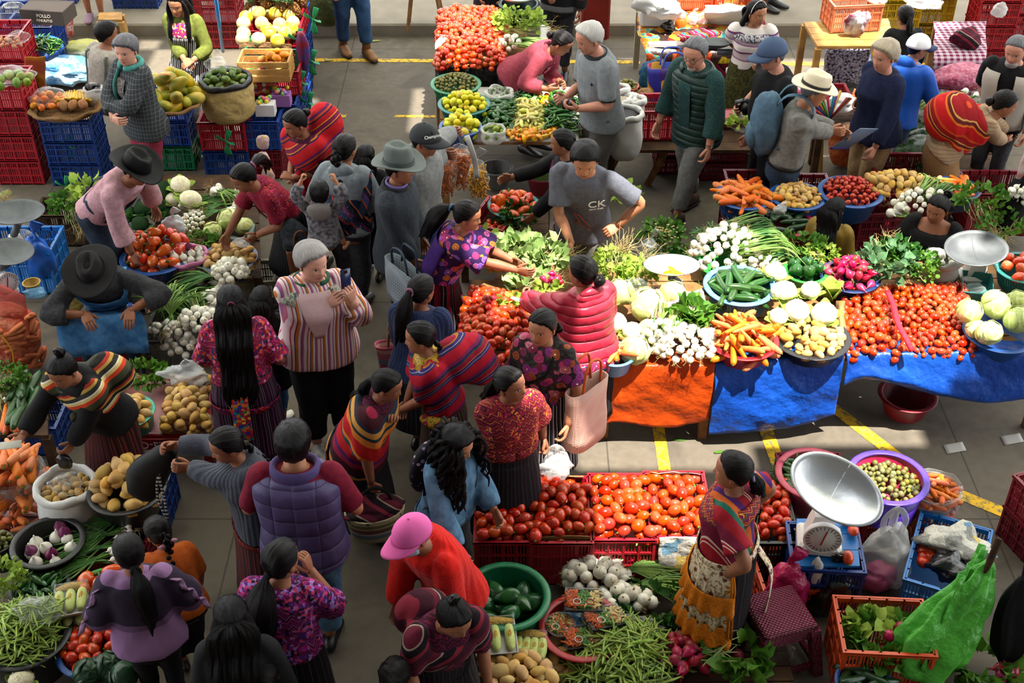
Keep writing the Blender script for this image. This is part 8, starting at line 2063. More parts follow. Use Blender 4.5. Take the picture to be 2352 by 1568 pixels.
for k,(px,py,z,n,l,m)in enumerate(((622,225,.62,1,'holding the sweets cartons',P_CBLUE),(628,150,.86,1,'under the mango box',P_CRED),(628,100,.92,1,'lined with kraft paper, full of melons',P_GREEN),(632,58,.96,1,'of melons above the green one',P_CRED),(640,18,1.0,1,'of pineapples at the top edge',P_CRED))):
 cc=P(px,py,z);crate(['blue','red','green','red','red'][k]+' lattice crate '+l,Vector((cc.x,cc.y+.05,z-.26)),0,m,.5,.38,.26)
for k,(px,py,n)in enumerate(((622,250,2),(628,190,3),(632,150,3),(640,110,4))):
 cc=P(px,py,.5)
 for i in range(n):crate(f'blue crate under the fruit tiers, {["front", "second", "third", "back"][k]} row, {ORD[i]}',Vector((cc.x+.02,cc.y+.35,i*.26)),0,P_CBLUE,.5,.36,.26)
t=thing('slatted_box','slatted wooden box of mangos','box',tuple(P(612,180,.86)+Vector((0,.06,0))))
for k in range(3):
 for s in(-1,1):pf('slat',box(-.23,.23,s*.15-.008,s*.15+.008,.01+k*.07,.06+k*.07),WOOD_L,t);pf('slat',box(s*.23-.008,s*.23+.008,-.15,.15,.01+k*.07,.06+k*.07),WOOD_L,t)
pf('box_floor',box(-.23,.23,-.15,.15,0,.012),WOOD_L,t)
for q in discp(P(632,135,1.04),.13,.11,.062,16,.07):piece('mango',q,lying(.5),'orange-yellow mango in the wooden box',None,1,1.0)
for q in discp(P(632,140,.98),.13,.11,.066,12,.05):piece('mango',q,lying(.5),'orange-yellow mango in the wooden box',None,1,1.0)
for px,py,z,n,l,g in((600,85,.95,9,'pale melon in the green crate','melons in the green crate'),(622,48,.99,11,'yellow melon in the red crate','melons in the red crate')):
 for q in quadp([P(555,py+14,z),P(675,py+14,z),P(672,py-18,z),P(560,py-18,z)],.12,n,.06):piece('melon',q,anyrot(),l,None,g,.92)
csheet('kraft_sheet','kraft paper lining hanging from the green melon crate',resamp([[P(550+40*i,98+7*j,.96-.03*j)for i in range(4)]for j in range(3)],12,10),PAPER,'paper',.004,.010)
PIN=NT('pineapple_skin',.7,.25);_d=PIN.voro(42,out='Distance');PIN.base(PIN.mix(_d,'#8a5a1c','#3a2410'));PIN.bump(_d,1.0,.03);PIN=PIN.m
PINM=MB().add(*lathe([(.02,-.09),(.05,-.08),(.064,-.03),(.064,.03),(.05,.075),(.02,.09)],18)).mesh('fruit',PIN)
mb=MB()
for k in range(22):a=k*2.4;big_leaf(mb,(0,0,.08),(mcos(a)*(.3+.02*k),msin(a)*(.3+.02*k),1),.13+.002*k,.011,.5)
PINC=mb.mesh('leaf_crown',L_BLUEG)
for k,(px,py,z)in enumerate(((575,24,1.0),(612,14,1.06),(638,6,1.08),(662,10,1.06),(648,26,1.04),(676,24,1.04),(690,2,1.06),(592,-2,1.04))):
 t=thing('pineapple','ripe pineapple on the top tier','pineapple',tuple(P(px,py,z)),group='pineapples on the top tier',rot=(RU(-.5,.5),RU(-.5,.5),RU(0,6)));obj('fruit',PINM,t);obj('leaf_crown',PINC,t)
stack('','of the blue stack beside the olive cardigan',505,112,5,[P_CRED,P_CRED,P_CBLUE,P_CBLUE,P_CBLUE],0,.5,.4,.3)
tag(pt('pole',tube([P(495,-10,1.7),P(512,118,.4)],.018,10),M('pole_blue','#2a86c4',.4,.4)),'thin bright blue pole leaning before the blue crates','pole')
stack('','in the near flagged side stack',690,262,3,[P_RED,P_CBLUE,P_RED],PI/2,.5,.2,.3);stack('','in the middle flagged side stack',700,200,4,[P_CBLUE,P_RED,P_RED,P_CBLUE],PI/2,.5,.2,.3);stack('','in the far flagged side stack',708,150,5,[P_RED,P_CBLUE,P_RED,P_CBLUE,P_RED],PI/2,.5,.2,.28)
for k in range(10):
 px,py=690+18*msin(k*1.7),20+24*k;z=1.3-.09*k
 if k%2:ribbon(['topmost','second','third','fourth','lowest'][k//2]+' green ribbon scrap on the fruit display side',P(px+12,py,z))
tag(pt('umbrella',tube([P(690,75,1.2),P(695,105,1.05),P(700,150,.8),P(702,175,.66)],[(.03,.03),(.06,.04),(.04,.03),(.012,.012)],12,3,ridge=(5,.25,.1)),M('umbrella_red_blue','#8c1c20',.5,.3,col2='#1d4a9a',nscale=5)),'furled red and blue umbrella hanging on the fruit display','umbrella')
t=thing('sweet_bag','printed red bag of assorted sweets on the fruit display','sweets',tuple(P(607,216,.70)),.05,rot=(-.5,0,.05));v,f=blob((0,0,.16),(.14,.04,.17),3,.05);obj('bag_body',MB().add(v,f).mesh('bag_body',floral('sweets_print','#a8281c',['#d8a020','#e0d8c8','#7a2a6a','#c83a20','#3a8a3a'],'#c84a20',24,.25,.6)),t);obj('lettering',textm('Assorted',.055,M('print_sweet','#6a1420',.5)),t,(0,-.048,.06),(PI/2,0,0))
for k,(px,py,l,cc)in enumerate(((612,262,'white carton of round lollies','#c4c2c4'),(648,240,'violet bag of sweets behind the lolly carton','#8a5a9a'))):
 t=thing('sweet_carton',l,'sweets',tuple(P(px,py,.62)));pf('carton_body',rbox(-.09,.09,-.06,.06,0,.12,.004),M('carton_'+cc[1:],cc,.6),t)
 for i in range(12):pt('sweet',ball((RU(-.07,.07),RU(-.05,.05),.13+RU(0,.03)),.022,8,6),M('sweet_'+str(i%4),['#c9b020','#c05a70','#7ab04a','#8a6ab0'][i%4],.3),t)
for k,(px,py)in enumerate(((606,325),(608,365),(618,400))):t=bag(['upper','middle','lower'][k]+' bag of pastel sweets hanging by the red shawl',P(px,py+20,.5-.16*k),(.06,.035,.08),M('sweets_pastel','#a98fb8',.35,.4,col2='#c8a860',nscale=40),neck=False)
tag(obj('trash_leaf',big_leaf(MB(),(0,0,.004),(1,.3,.05),.12,.02,.2).mesh('trash_leaf',L_PALE)),'pale leaf scrap on the open floor','scrap').location=P(852,96,.002)
t_=tag(obj('trash_leaf',big_leaf(MB(),(0,0,.004),(1,.2,.05),.10,.02,.2).mesh('trash_leaf',L_PALE)),'leaf scrap near the yellow line and tan boots','scrap');t_.location=P(745,140,.006)
bag('olive sack standing on the pavement behind the fruit display',P(745,60,.15),(.3,.2,.3),M('sack_olive','#4a5024',.6,.3,bump=(12,.8,.04)),neck=False,amp=.07,name='sack',cat='sack')
t=thing('stool','wooden stool on the pavement with splayed legs','stool',tuple(P(978,60,.15)))
pf('seat',rbox(-.2,.2,-.14,.14,.42,.46,.01),WOOD,t)
for sx in(-1,1):
 for sy in(-1,1):pf('leg',tube([(sx*.14,sy*.09,.43),(sx*.2,sy*.12,0)],[.022,.02],4),WOOD,t)
 # vegetable stall, middle left
table('low plank platform of the vegetable stall',[P(335,640,.36),P(600,640,.36),P(590,400,.36),P(375,400,.36)],.36,mat=WOOD_D,planks=6,name='platform',cat='platform')
for k,(px,py,z,sp,n,m)in enumerate(((162,478,.42,(.16,.13,.13),220,L_MID),(205,450,.48,(.12,.12,.15),60,L_LIGHT))):greens(['radish-leaf bunch on a wooden crate at the left','upright lettuce behind the radish-leaf bunch'][k],P(px,py,z),sp,n,.045 if k==0 else.08,m,16,(.3,-.4,-.6),.16,L_PALE,80 if k==0 else 0,(.12,-.1,-.08),.16,(.3,-.3,-.7),name='leaf_bunch')
crate('brown wooden crate under the leaf bunches',P(160,545,0),0,WOOD_D,.42,.3,.32);greens('white spring onion roots at the left frame edge',P(0,462,.35),(.1,.08,.06),10,.05,L_PALE,10,(-1,0,.2),.14,roots=60,root_at=(.05,-.02,.03),root_dir=(.6,-.3,.3),name='leaf_bunch')
for px,py,z,r,l in((414,425,.62,.085,'top cauliflower at the back of the vegetable stall'),(438,460,.56,.095,'large cauliflower in the middle of the stall'),(398,458,.52,.07,'small cauliflower beside the broccoli')):cauliflower(l,P(px,py,z),r,nl=6,tilt=(-.3,0))
for px,py,z,r,l in((372,440,.56,.10,'broccoli behind the pink sleeve'),(330,480,.50,.085,'broccoli above the red peppers'),(362,475,.50,.08,'broccoli between cauliflower and pink sleeve'),(322,515,.45,.075,'small broccoli at the pepper basin edge')):cauliflower(l,P(px,py,z),r,nl=4,tilt=(-.2,0),mat=BROC,lmat=L_BLUEG)
bulbs('string of tiny white onions below the large cauliflower',P(444,510,.46),(.09,.16,.07),40,None,.1,.45);onions('leek-like spring onions pointing left in the stall middle',P(425,475,.5),(.9,.2,0),5,.12,.05,.6);bag('clear bag of white salt leaning on the peppers',P(405,545,.45),(.09,.05,.1),film('film_white','#c9ccd0',.25),neck=True)
onions('spring onion bunch with bulbs toward the black ponytail',P(495,445,.5),(.8,-.4,0),8,.22,.06,.85)
for k in range(3):onions(['upper','middle','lower'][k]+' sheaf of long green onion leaves by the crimson blouse',P(545-8*k,455+16*k,.44),(-.9,-.35,0),8,.42,.06,.5,up=.04)
for px,py,z,r,l in((488,530,.44,.075,'white cabbage next to the herb bunch'),(525,505,.46,.095,'light green cabbage under the reaching arm'),(560,520,.44,.08,'cabbage half behind the crimson blouse')):cabbage(l,P(px,py,z),r)
greens('feathery dill bunch between peppers and potatoes',P(462,560,.42),(.16,.12,.07),260,.028,L_MID,20,(-1,0,.1),.16,M('stalk_brown','#7a6a3a',.8),name='dill_bunch');greens('dark spinach behind the red peppers',P(345,505,.42),(.2,.12,.07),110,.06,L_DARK,name='spinach')
for px,py,l in((575,540,'near the crimson blouse'),(548,555,'behind the potato basin')):piece('courgette',P(px,py,.42),lying(.1),'dark courgette lying '+l,None,None,1.3)
t,c,r=basin('blue slotted basin of red peppers before the pink shirt',357,588,.52,74,P_BLUE,.17,slots=True)
for q in discp(c+Vector((0,.05,.02)),r*.95,r*.95,.078,48,.15):piece('bell_pepper',q,anyrot(),'shiny red pepper in the blue slotted basin','pepper',1,1.12)
for q in discp(c+Vector((0,.03,-.05)),r*.85,r*.85,.085,24,.12):piece('bell_pepper',q,anyrot(),'shiny red pepper in the blue slotted basin','pepper',1,1.1)
t,c,r=basin('navy basin of potatoes under the reaching hand',525,592,.50,62,P_NAVY,.15)
heap('potato',discp(c,r*.88,r*.88,.05,44,.07),'potato in the navy basin under the reaching hand',1,lying,.98)
bag('crumpled white bag held over the potatoes',P(555,565,.62),(.06,.05,.035),F_WHITE,neck=False)
t,c,r=sack('pink net sack of white onions',428,590,.52,46,.3,F_PINK,.02,cuffmat=M('net_pink_rim','#b86a92',.5,.4,bump=(60,.6)),belly=1.05);heap('onion',discp(c,r*.85,r*.85,.062,22,.04),'white onion in the pink net sack',1,upish,.95,under=.06);piece('red_onion',c+Vector((.02,.04,.07)),upish(),'purple onion among the white ones in the pink sack','onion',None,.9)
heap('onion',discp(c+Vector((0,0,-.18)),r*.95,r*.95,.07,14,.0),'white onion low inside the pink net sack',1,anyrot,.95,under=0)
t,c,r=sack('clear bag of carrots below the red peppers',362,665,.34,34,.2,F_CLEAR,.02)
for q in discp(c+Vector((0,0,-.02)),r*.75,r*.75,.05,10,.03):piece('carrot',q,lying(.3),'short carrot in the clear bag below the peppers',None,1,.75)
for k,(px,py)in enumerate(((350,705),(368,712),(345,690))):piece('carrot',P(px,py,.2),lying(.2),'loose carrot between the bag and the onion sheaves',None,1,.8)
crate('low crate under the spring onion sheaves',P(430,840,0)+Vector((0,.25,0)),0,P_GREY,.6,.5,.24);crate('crate under the pink onion sack',P(400,740,0)+Vector((0,.3,0)),0,P_GREY,.5,.36,.18);crate('pale grey crate behind the striped phone shirt',P(575,715,0)+Vector((0,.2,0)),.1,M('plastic_bone','#8f8a72',.6),.4,.32,.26)
heads=((520,640,.46,(-.95,-.25,0),16,.42,'upper sheaf of spring onions with round white bulbs'),(500,665,.40,(-.95,-.3,0),10,.40,'second sheaf of spring onions from the top'),(488,700,.40,(-.9,-.3,0),12,.38,'third sheaf of spring onions, beside the long wavy hair'))
for px,py,z,d,n,L,l in heads:onions(l,P(px,py,z),d,n,L,.085,.95,up=.06)
bulbs('round white onion knob in the middle of the sheaves',P(460,735,.42),(.13,.10,.09),24,(-.6,.7,0),.3,.85);bulbs('low row of white spring onions at the sheaf ends',P(400,760,.34),(.17,.07,.07),20,(-.1,1,.2),.28,.8);bulbs('white onions hanging over the crate front',P(425,805,.18),(.16,.06,.13),24,None,.2,.8)
for k in range(2):onions(['fan of bright green onion leaves spreading upward','drooping green onion leaves by the blue crate'][k],P(405-20*k,745+10*k,.38),(-.45+.5*k,.9,.35),8,.34,.05,.6,up=.12,fan=.35)
bulbs('crowning mound of white onions behind the wavy hair',P(530,630,.52),(.13,.11,.12),30,None,.1,.9)
scale('dull steel scale at the left edge, farther one',P(45,590,.42),.2,P(40,500,.78),(.10,.05,0),(rad(64,500,.78),.17),dial=False,panmat=STEEL_D,body=(.10,.08,.2))
scale('steel scale at the left edge, nearer one with a round dial',P(10,680,.40),.9,P(20,592,.72),(.2,.12,0),(rad(58,592,.72),.17),panmat=STEEL_D,body=(.10,.08,.24),dial_r=.09)
crate('sky blue crate carrying the two steel scales',P(50,690,0)+Vector((0,.3,0)),0,P_CYAN,.55,.42,.40)
bag('shiny blue bag hanging behind the seated black hat',P(105,640,.12),(.12,.1,.2),M('bag_blue','#1558b8'),neck=True);bag('clear printed bag on the sky blue crate',P(60,560,.42),(.1,.08,.06),F_CLEAR,neck=False)
t,c,r=basin('small ochre bowl of coins beside the scale',72,648,.42,19,plastic('plastic_ochre','#b8923a'),.06);bag('clear bag with blue print beside the ochre bowl',P(82,680,.36),(.09,.07,.03),F_LBLUE,neck=False)
t=bag('red net sack of carrots at the left edge',P(40,840,0),(.24,.2,.29),M('net_carrot','#c4503a',.5,.35,col2='#d08060',nscale=9,bump=(9,1.2,.06)),amp=.05,name='net_sack',cat='sack',neck=False)
pt('sack_flap',tube([(.0,0,.52),(.05,0,.62),(.1,.02,.70)],[(.2,.12),(.17,.08),(.12,.02)],20,4),F_REDNET,t);pt('draw_cord',tube([(.0,-.17,.5),(.06,-.2,.42),(.1,-.21,.3),(.08,-.2,.15),(.13,-.18,.05)],.006,6,4),M('cord_yellow','#c89a1c',.6),t)
mb=MB()
for k in range(46):
 a=RU(-2.6,.2);h=RU(.08,.5);p=NA([mcos(a)*.22,msin(a)*.185,h]);d=unit((-msin(a),mcos(a),RG(0,.5)));mb.add(*tube([p-d*.06,p,p+d*.06],[.012,.022,.018],8,2))
obj('carrot_load',mb.mesh('carrot_load',M('carrot_net','#d07448',.6,.3)),t)['kind']='stuff'
bag('printed bag of dried flowers beside the seated hat',P(165,720,.02),(.12,.1,.14),M('bag_flower_print','#8a865a',.8,.2,col2='#c0b050',nscale=26),neck=False)
cc_=crate('red soft-drink crate the seated vendor sits on',P(240,815,0)+Vector((0,.05,0)),0,P_RED,.42,.3,.2)
obj('lettering',textm('Coca-Cola',.08,M('print_white','#d8d6d2')),cc_,(0,-.165,.1),(PI/2,0,0))
# lower left stall
LZ=.34
table('low red table with soft-drink lettering, front of the potato stall',[P(255,1000,LZ),P(478,1000,LZ),P(490,860,LZ),P(262,860,LZ)],LZ,mat=P_RED,planks=1,name='red_table')
t=thing('drink_board','red board with upside-down soft-drink script','board',tuple(P(365,1002,LZ)+Vector((0,-.012,-.02))));pf('board',box(-.38,.38,0,.01,-.09,.0),P_RED,t);obj('lettering',textm('Coca-Cola',.085,MATS['print_white']),t,(-.05,-.003,-.045),(PI/2,PI,0))
csheet('plastic_cover','clear plastic film over the red table',resamp([[P(262+70*i,995-40*j,LZ+.008)for i in range(4)]for j in range(4)],16,16),F_CLEAR,'film',.002,.004,20)
heap('potato',quadp([P(370,985,.40),P(478,985,.40),P(480,860,.44),P(400,870,.42)],.052,62,.12),'potato in the loose pile on the red table',1,lying,1.0)
t,c,r=basin('aqua basin of potatoes by the olive shawl',292,945,.48,58,P_AQUA,.13,.92);heap('potato',discp(c,r*.88,r*.88,.054,40,.07),'potato in the aqua basin',1,lying,1.05)
greens('flat parsley spread at the back of the red table',P(320,868,.40),(.24,.14,.07),330,.045,L_MID,16,(-1,.2,0),.2,name='parsley_bunch');bag('crumpled clear bag on the loose potatoes',P(430,880,.44),(.16,.10,.07),film('film_frost','#c4c8cc',.5),neck=True,amp=.25)
onions('carrot tops fanning up at the left edge',P(20,915,.4),(-.1,1,.4),4,.16,.04,.3);greens('feathery carrot tops at the left edge',P(15,880,.42),(.16,.12,.14),330,.03,L_MID,24,(0,-.8,0),.18,L_PALE,name='carrot_greens')
for k in range(8):piece('carrot',P(10+4*k,955+4*(k%3),.36),(PI/2+.2,0,RU(-.5,.5)),'fresh carrot below its leafy tops',None,1,1.1)
for q in quadp([P(30,975,.36),P(75,975,.36),P(80,880,.38),P(25,880,.38)],.05,12,.10):piece('cucumber',q,(PI/2+RU(-.3,.3),0,RU(-.6,.6)),'dark cucumber beside the carrot tops',None,1,1.25)
table('low bench under the cucumbers',[P(-60,1000,.32),P(110,1000,.32),P(110,860,.32),P(-40,860,.32)],.32,mat=WOOD_D,planks=4,name='bench',cat='bench');crate('blue crate under the handed-over change',P(65,1040,0)+Vector((0,.15,0)),0,P_CBLUE,.5,.36,.26)
t,c,r=sack('clear bag bursting with carrots',35,1085,.46,62,.32,F_CLEAR,.02)
for q in discp(c+Vector((-.02,.04,.03)),r*.9,r*.9,.055,30,.08):piece('carrot',q,(PI/2+RU(-.4,.3),0,RU(-1.0,.6)),'carrot in the bursting clear bag',None,1,1.35)
for q in discp(c+Vector((-.02,-.02,-.1)),r*.9,r*.8,.06,16,.02):piece('carrot',q,lying(.4),'carrot in the bursting clear bag',None,1,1.3)
for k,q in enumerate(quadp([P(0,1215,.18),P(80,1215,.18),P(85,1150,.24),P(0,1150,.24)],.055,18,.05)):piece('carrot',q,lying(.5),'stubby carrot lying below the clear bag',None,1,1.1)
crate('crate under the carrots at the left edge',P(25,1225,0)+Vector((0,.22,0)),0,P_DRED,.5,.4,.15)
t,c,r=sack('white sack of small potatoes with a clear bag inside',150,1118,.50,64,.42,SACKW,.028);heap('potato',discp(c+Vector((0,0,-.03)),r*.85,r*.85,.042,44,.03),'small yellow potato in the white sack',1,lying,.75)
bag('clear bag of potatoes inside the white sack',P(155,1125,.49),(.10,.09,.05),F_CLEAR,neck=True)
t,c,r=basin('black basin heaped with large potatoes',292,1120,.52,84,P_BLACK,.2);heap('potato',discp(c+Vector((0,.03,.0)),r*.92,r*.92,.062,60,.16),'large knobbly potato in the black basin',1,lying,1.28,.25)
crate('navy crate under the large potatoes',P(295,1245,0)+Vector((0,.22,0)),0,P_CBLUE,.5,.4,.32)
t,c,r=basin('black tub of white and purple onions',110,1245,.40,78,P_BLACK,.24,.8);heap('onion',discp(c+Vector((0,-.02,-.07)),r*.72,r*.68,.075,17,.03),'large white onion in the black tub',1,upish,1.18,under=0)
for k,(px,py)in enumerate(((72,1265),(118,1272),(138,1210),(148,1222))):piece('red_onion',P(px,py,.37),upish(),'purple onion in the black tub','onion',1,1.1)
for k in range(4):onions(['uppermost','second','third','lowest'][k]+' sheaf of dark onion leaves beside the black tub',P(300-12*k,1200+28*k,.3),(-.9,-.35,0),9,.48,.06,.5,up=.05)
crate('crate under the onion leaf sheaves',P(230,1330,0)+Vector((0,.2,0)),0,P_DRED,.6,.4,.22)
t,c,r=basin('black basin of tiny green tomatoes at the left edge',-8,1245,.38,36,P_BLACK,.2);heap('green_tomato',discp(c,r*.88,r*.88,.034,40,.04),'green tomatoes at the left edge',None,anyrot,1.1,.2,.03)
greens('coriander with pale roots at the left edge',P(8,1340,.36),(.14,.12,.14),260,.035,L_LIGHT,20,(.2,-.4,-.8),.16,L_PALE,60,(.1,-.06,-.08),.12,(.5,-.3,-.6),name='coriander')
t,c,r=basin('black tub of jalapenos beside the corn tray',92,1350,.34,64,P_BLACK,.24,.85);heap('jalapeno',discp(c+Vector((0,0,-.02)),r*.85,r*.8,.034,60,.05),'glossy jalapeno in the black tub',1,lying,1.5,where='glossy jalapenos in the black tub')
t,c,r=basin('green basin of red peppers behind the lilac jumper',235,1345,.36,52,P_LEAF,.2)
for q in discp(c,r*.85,r*.85,.085,15,.08):piece('bell_pepper',q,anyrot(),'red pepper in the green basin by the lilac jumper','pepper',1,1.3)
for q in discp(c+Vector((0,0,-.06)),r*.7,r*.7,.09,8,.05):piece('bell_pepper',q,anyrot(),'red pepper in the green basin by the lilac jumper','pepper',1,1.3)
CORN=NT('corn_kernels',.35,.4);_v=CORN.voro(130,out='Distance');CORN.base(CORN.mix(_v,'#c9a02c','#a8801c'));CORN.bump(_v,.8,.01);CORN=CORN.m
HUSK=M('corn_husk','#b9c272',.6,.3,col2='#a2b05c',nscale=30)
FOAM=M('foam_tray','#c8c6c0',.6,.3)
def corn_tray(label,c,rz,n=3,cross=True,tilt=.0,w=.19,h=.25):
 t=thing('corn_tray',label,'corn',tuple(c),rz,rot=(tilt,0,rz))
 pf('tray',loft([[(x*k,y*k,z)for x,y in((-w/2,-h/2),(w/2,-h/2),(w/2,h/2),(-w/2,h/2))]for z,k in((0,.92),(.02,1.0),(.022,.96),(.008,.9))]),FOAM,t)
 for k in range(n):
  x=-w/2+w*(k+.5)/n;y0=-h*.45;y1=h*.28 if cross else h*.45
  cb=pt('corn_cob',tube([(x,y0,.035),(x,y0+.03,.038),(x,(y0+y1)/2,.04),(x,y1-.02,.038),(x,y1,.035)],[.014,.026,.029,.025,.010],12,3),HUSK,t)
  pt('kernels',tube([(x-.006,y0+.05,.043),(x,(y0+y1)/2,.048),(x,y1-.03,.043)],[(.012,.02),(.019,.024),(.012,.02)],12,3),CORN,cb)
 if cross:
  cb=pt('corn_cob',tube([(-w*.45,h*.38,.038),(0,h*.39,.042),(w*.45,h*.38,.038)],[.014,.028,.014],12,4),CORN,t)
 pt('film_wrap',loft([[(x*k,y*k,z)for x,y in((-w/2,-h/2),(w/2,-h/2),(w/2,h/2),(-w/2,h/2))]for z,k in((0,.95),(.03,1.02),(.065,.96),(.075,.8))]),film('film_wrap','#9aa0a0',.97,.04,0,.2),t)
corn_tray('wrapped tray of corn cobs on the jalapeno tub',P(165,1385,.40),.25,3,True,-.15);corn_tray('second wrapped corn tray underneath the first',P(185,1410,.32),.3,3,True)
t,c,r=basin('large black basin heaped with green beans',55,1455,.36,100,P_BLACK,.26,.85)
heap('green_bean',discp(c+Vector((-.02,0,0)),r*.9,r*.9,.024,230,.12),'green bean in the large black basin',1,lying,1.15,.2,.02,where='green beans in the large black basin')
bag('clear bag of green beans on the bean heap',P(92,1415,.46),(.13,.10,.05),F_CLEAR,neck=True);heap('green_bean',discp(P(92,1405,.50),.11,.09,.025,34,.04),'green bean inside the clear bag',1,lying,1.0,under=0)
t,c,r=basin('blue basin of tomatoes at the bottom left',215,1490,.30,78,P_BLUE,.2)
BL_TOM=(c+Vector((0,.03,0)),r)
for k,(px,py)in enumerate(((205,1545),(250,1530),(285,1550))):cabbage('dark green squash at the bottom edge',P(px,py,.36),.085,'dark squashes').name='green_squash'
for o in bpy.data.objects:
 if o.parent and o.parent.name.startswith('green_squash'):
  s=o.material_slots[0];s.link='OBJECT';s.material=M('squash_dark','#12301a',.35,.4,col2='#1f4424',nscale=9)
for o in bpy.data.objects:
 if o.name.startswith('green_squash')and o.parent is None:o['category']='squash'
cauliflower('pale cauliflower at the bottom left corner',P(50,1562,.3),.07,nl=4)
t=thing('cloth_bag','black bag with a chequered cord held open over the potatoes','bag',tuple(P(350,1085,.80)));BAGB=M('bag_black_cloth','#141415',.6,.3)
a_=P(398,1030,1.0)-P(350,1085,.80);v,f=tube([tuple(a_),tuple(a_*.6+Vector((-.02,0,0))),(-.02,0,0),(-.08,-.02,-.14),(-.1,-.02,-.18)],[(.04,.04),(.09,.05),(.12,.06),(.1,.05),(.04,.02)],18,4);obj('bag_body',MB().add(v+wob(v,.008,16),f).mesh('bag_body',BAGB),t)
CHECK=stripes('cord_check',[('#1a1a1a',1),('#b0aca4',1)],.03,(0,0,1));
for k in(0,1):pt('cord',tube([tuple(a_+Vector((-.02,-.02*k,0))),(.06,-.05,.05),(.06-.04*k,-.06,-.15),(.05,-.06,-.34)],[(.009,.004)]*4,6,4),CHECK,t)
t=thing('banknotes','folded change held out by the olive shawl','money',tuple(P(22,1022,.86)),.3,rot=(.2,.1,.3));pt('note',rbox(-.07,.07,-.03,.03,0,.004,.002),M('banknote','#a8a49a',.8),t)
tag(pt('coin_purse',blob(P(148,1060,.62),(.05,.03,.06),2,.06),F_BLACK),'small black purse in the hand of the olive shawl','purse')
# tomato crates and wares, lower centre
CZ=.38;NEARTOM=[]
for k,(x0,x1,yf,l,q)in enumerate(((1092,1218,1243,'beside the denim jacket',[(1098,1228),(1222,1230),(1236,1098),(1112,1102)]),(1222,1360,1245,'lined with torn cardboard',[(1224,1228),(1356,1222),(1350,1110),(1236,1100)]),(1362,1506,1238,'in the middle, its back wall showing',[(1368,1222),(1496,1222),(1480,1098),(1360,1098)]),(1498,1640,1232,'lined with newspaper by the rainbow blouse',[(1502,1220),(1622,1216),(1612,1095),(1490,1095)]))):
 z=CZ;W=.58;Lx=(x1-x0)/FPX*7.73;c=P((x0+x1)/2,yf,z);cx=(c.x);crate('dark red lattice crate of tomatoes '+l,(cx,c.y+W/2,.0),0,P_CRED,round(Lx,2),W,CZ)
 NEARTOM.append(([P(a,b,z+.03)for a,b in q],l))
for q,l in NEARTOM:heap('tomato',quadp(q,.058,70,.05),'ripe plum tomato in the crate '+l,'tomatoes in the crate '+l,lying,1.36,.16,.05,where='plum tomatoes in the crate '+l)
csheet('cardboard_lining','torn cardboard at the front rim of the second tomato crate',resamp([[P(1228+32*i,1232+4*j,.40-.02*j)for i in range(5)]for j in range(3)],14,6),CARD,'cardboard',.005,.006);csheet('cardboard_lining','upright cardboard behind the second tomato crate',resamp([[P(1290+16*i,1092,.40+.04*j)for i in range(4)]for j in range(3)],12,6),CARD,'cardboard',.005,.006)
csheet('newspaper','crumpled newspaper along the back of the fourth tomato crate',resamp([[P(1492+30*i,1092-3*j,.42+.025*j)for i in range(5)]for j in range(3)],16,8),NEWS,'newspaper',.003,.012,20);csheet('newspaper','newspaper hanging from the fourth tomato crate front',resamp([[P(1512+26*i,1225,.40)+Vector((0,-.03-.01*j,-.09*j))for i in range(5)]for j in range(4)],18,14),NEWS,'newspaper',.003,.010,14)
crate('black crate of tomatoes behind the rainbow blouse',P(1782,1240,.36)+Vector((0,.22,-.36)),0,P_BLACK,.28,.48,.36);heap('tomato',quadp([P(1752,1222,.36),P(1810,1222,.36),P(1805,1105,.36),P(1750,1105,.36)],.05,24,.03),'tomato in the black crate behind the rainbow blouse',1,lying,1.2)
t,c,r=basin('deep green basin of chayotes',1161,1368,.40,96,P_GREEN,.38,.72)
for q in discp(c+Vector((0,-.02,-.10)),r*.74,r*.68,.088,18,.08):piece('chayote',q,lying(.5),'dark ribbed chayote in the deep green basin',None,1,1.38)
for q in discp(c+Vector((0,-.02,-.21)),r*.65,r*.62,.10,12,.0):piece('chayote',q,lying(.5),'dark ribbed chayote in the deep green basin',None,1,1.38)
bag('clear bag scrap among the chayotes',P(1185,1395,.27),(.08,.06,.02),F_CLEAR,neck=False);piece('tomato',P(1240,1408,.1),lying(),'stray tomato beside the green basin rim',None,None,1.2)
PLZ=.14
table('low plank platform along the bottom edge',[P(1075,1600,PLZ),P(1830,1600,PLZ),P(1790,1395,PLZ),P(1090,1430,PLZ)],PLZ,mat=WOOD_D,planks=6,name='platform',cat='platform')
bulbs('bunch of white onions with straw roots before the crates',P(1370,1330,.14),(.19,.11,.13),26,None,.2,1.15);bulbs('white onions trailing down beside the salad bowl',P(1432,1385,.13),(.18,.08,.09),18,None,.2,1.15)
for k,(px,py,d,n)in enumerate(((1405,1320,(.95,.1,0),12),(1400,1300,(.8,.55,0),8),(1435,1345,(.95,-.1,0),9))):onions(['green onion stalks lying towards the orange apron','onion leaves pointing up at the crates','shorter onion stalks over the bare bulbs'][k],P(px,py,.14),d,n,.46,.07,.8,up=.05)
t,c,r=basin('red bowl of packed salads',1338,1440,.32,93,P_RED,.2,.7);bag('sheet of clear plastic lining the red bowl',P(1335,1445,.2),(.2,.17,.04),F_LBLUE,neck=False)
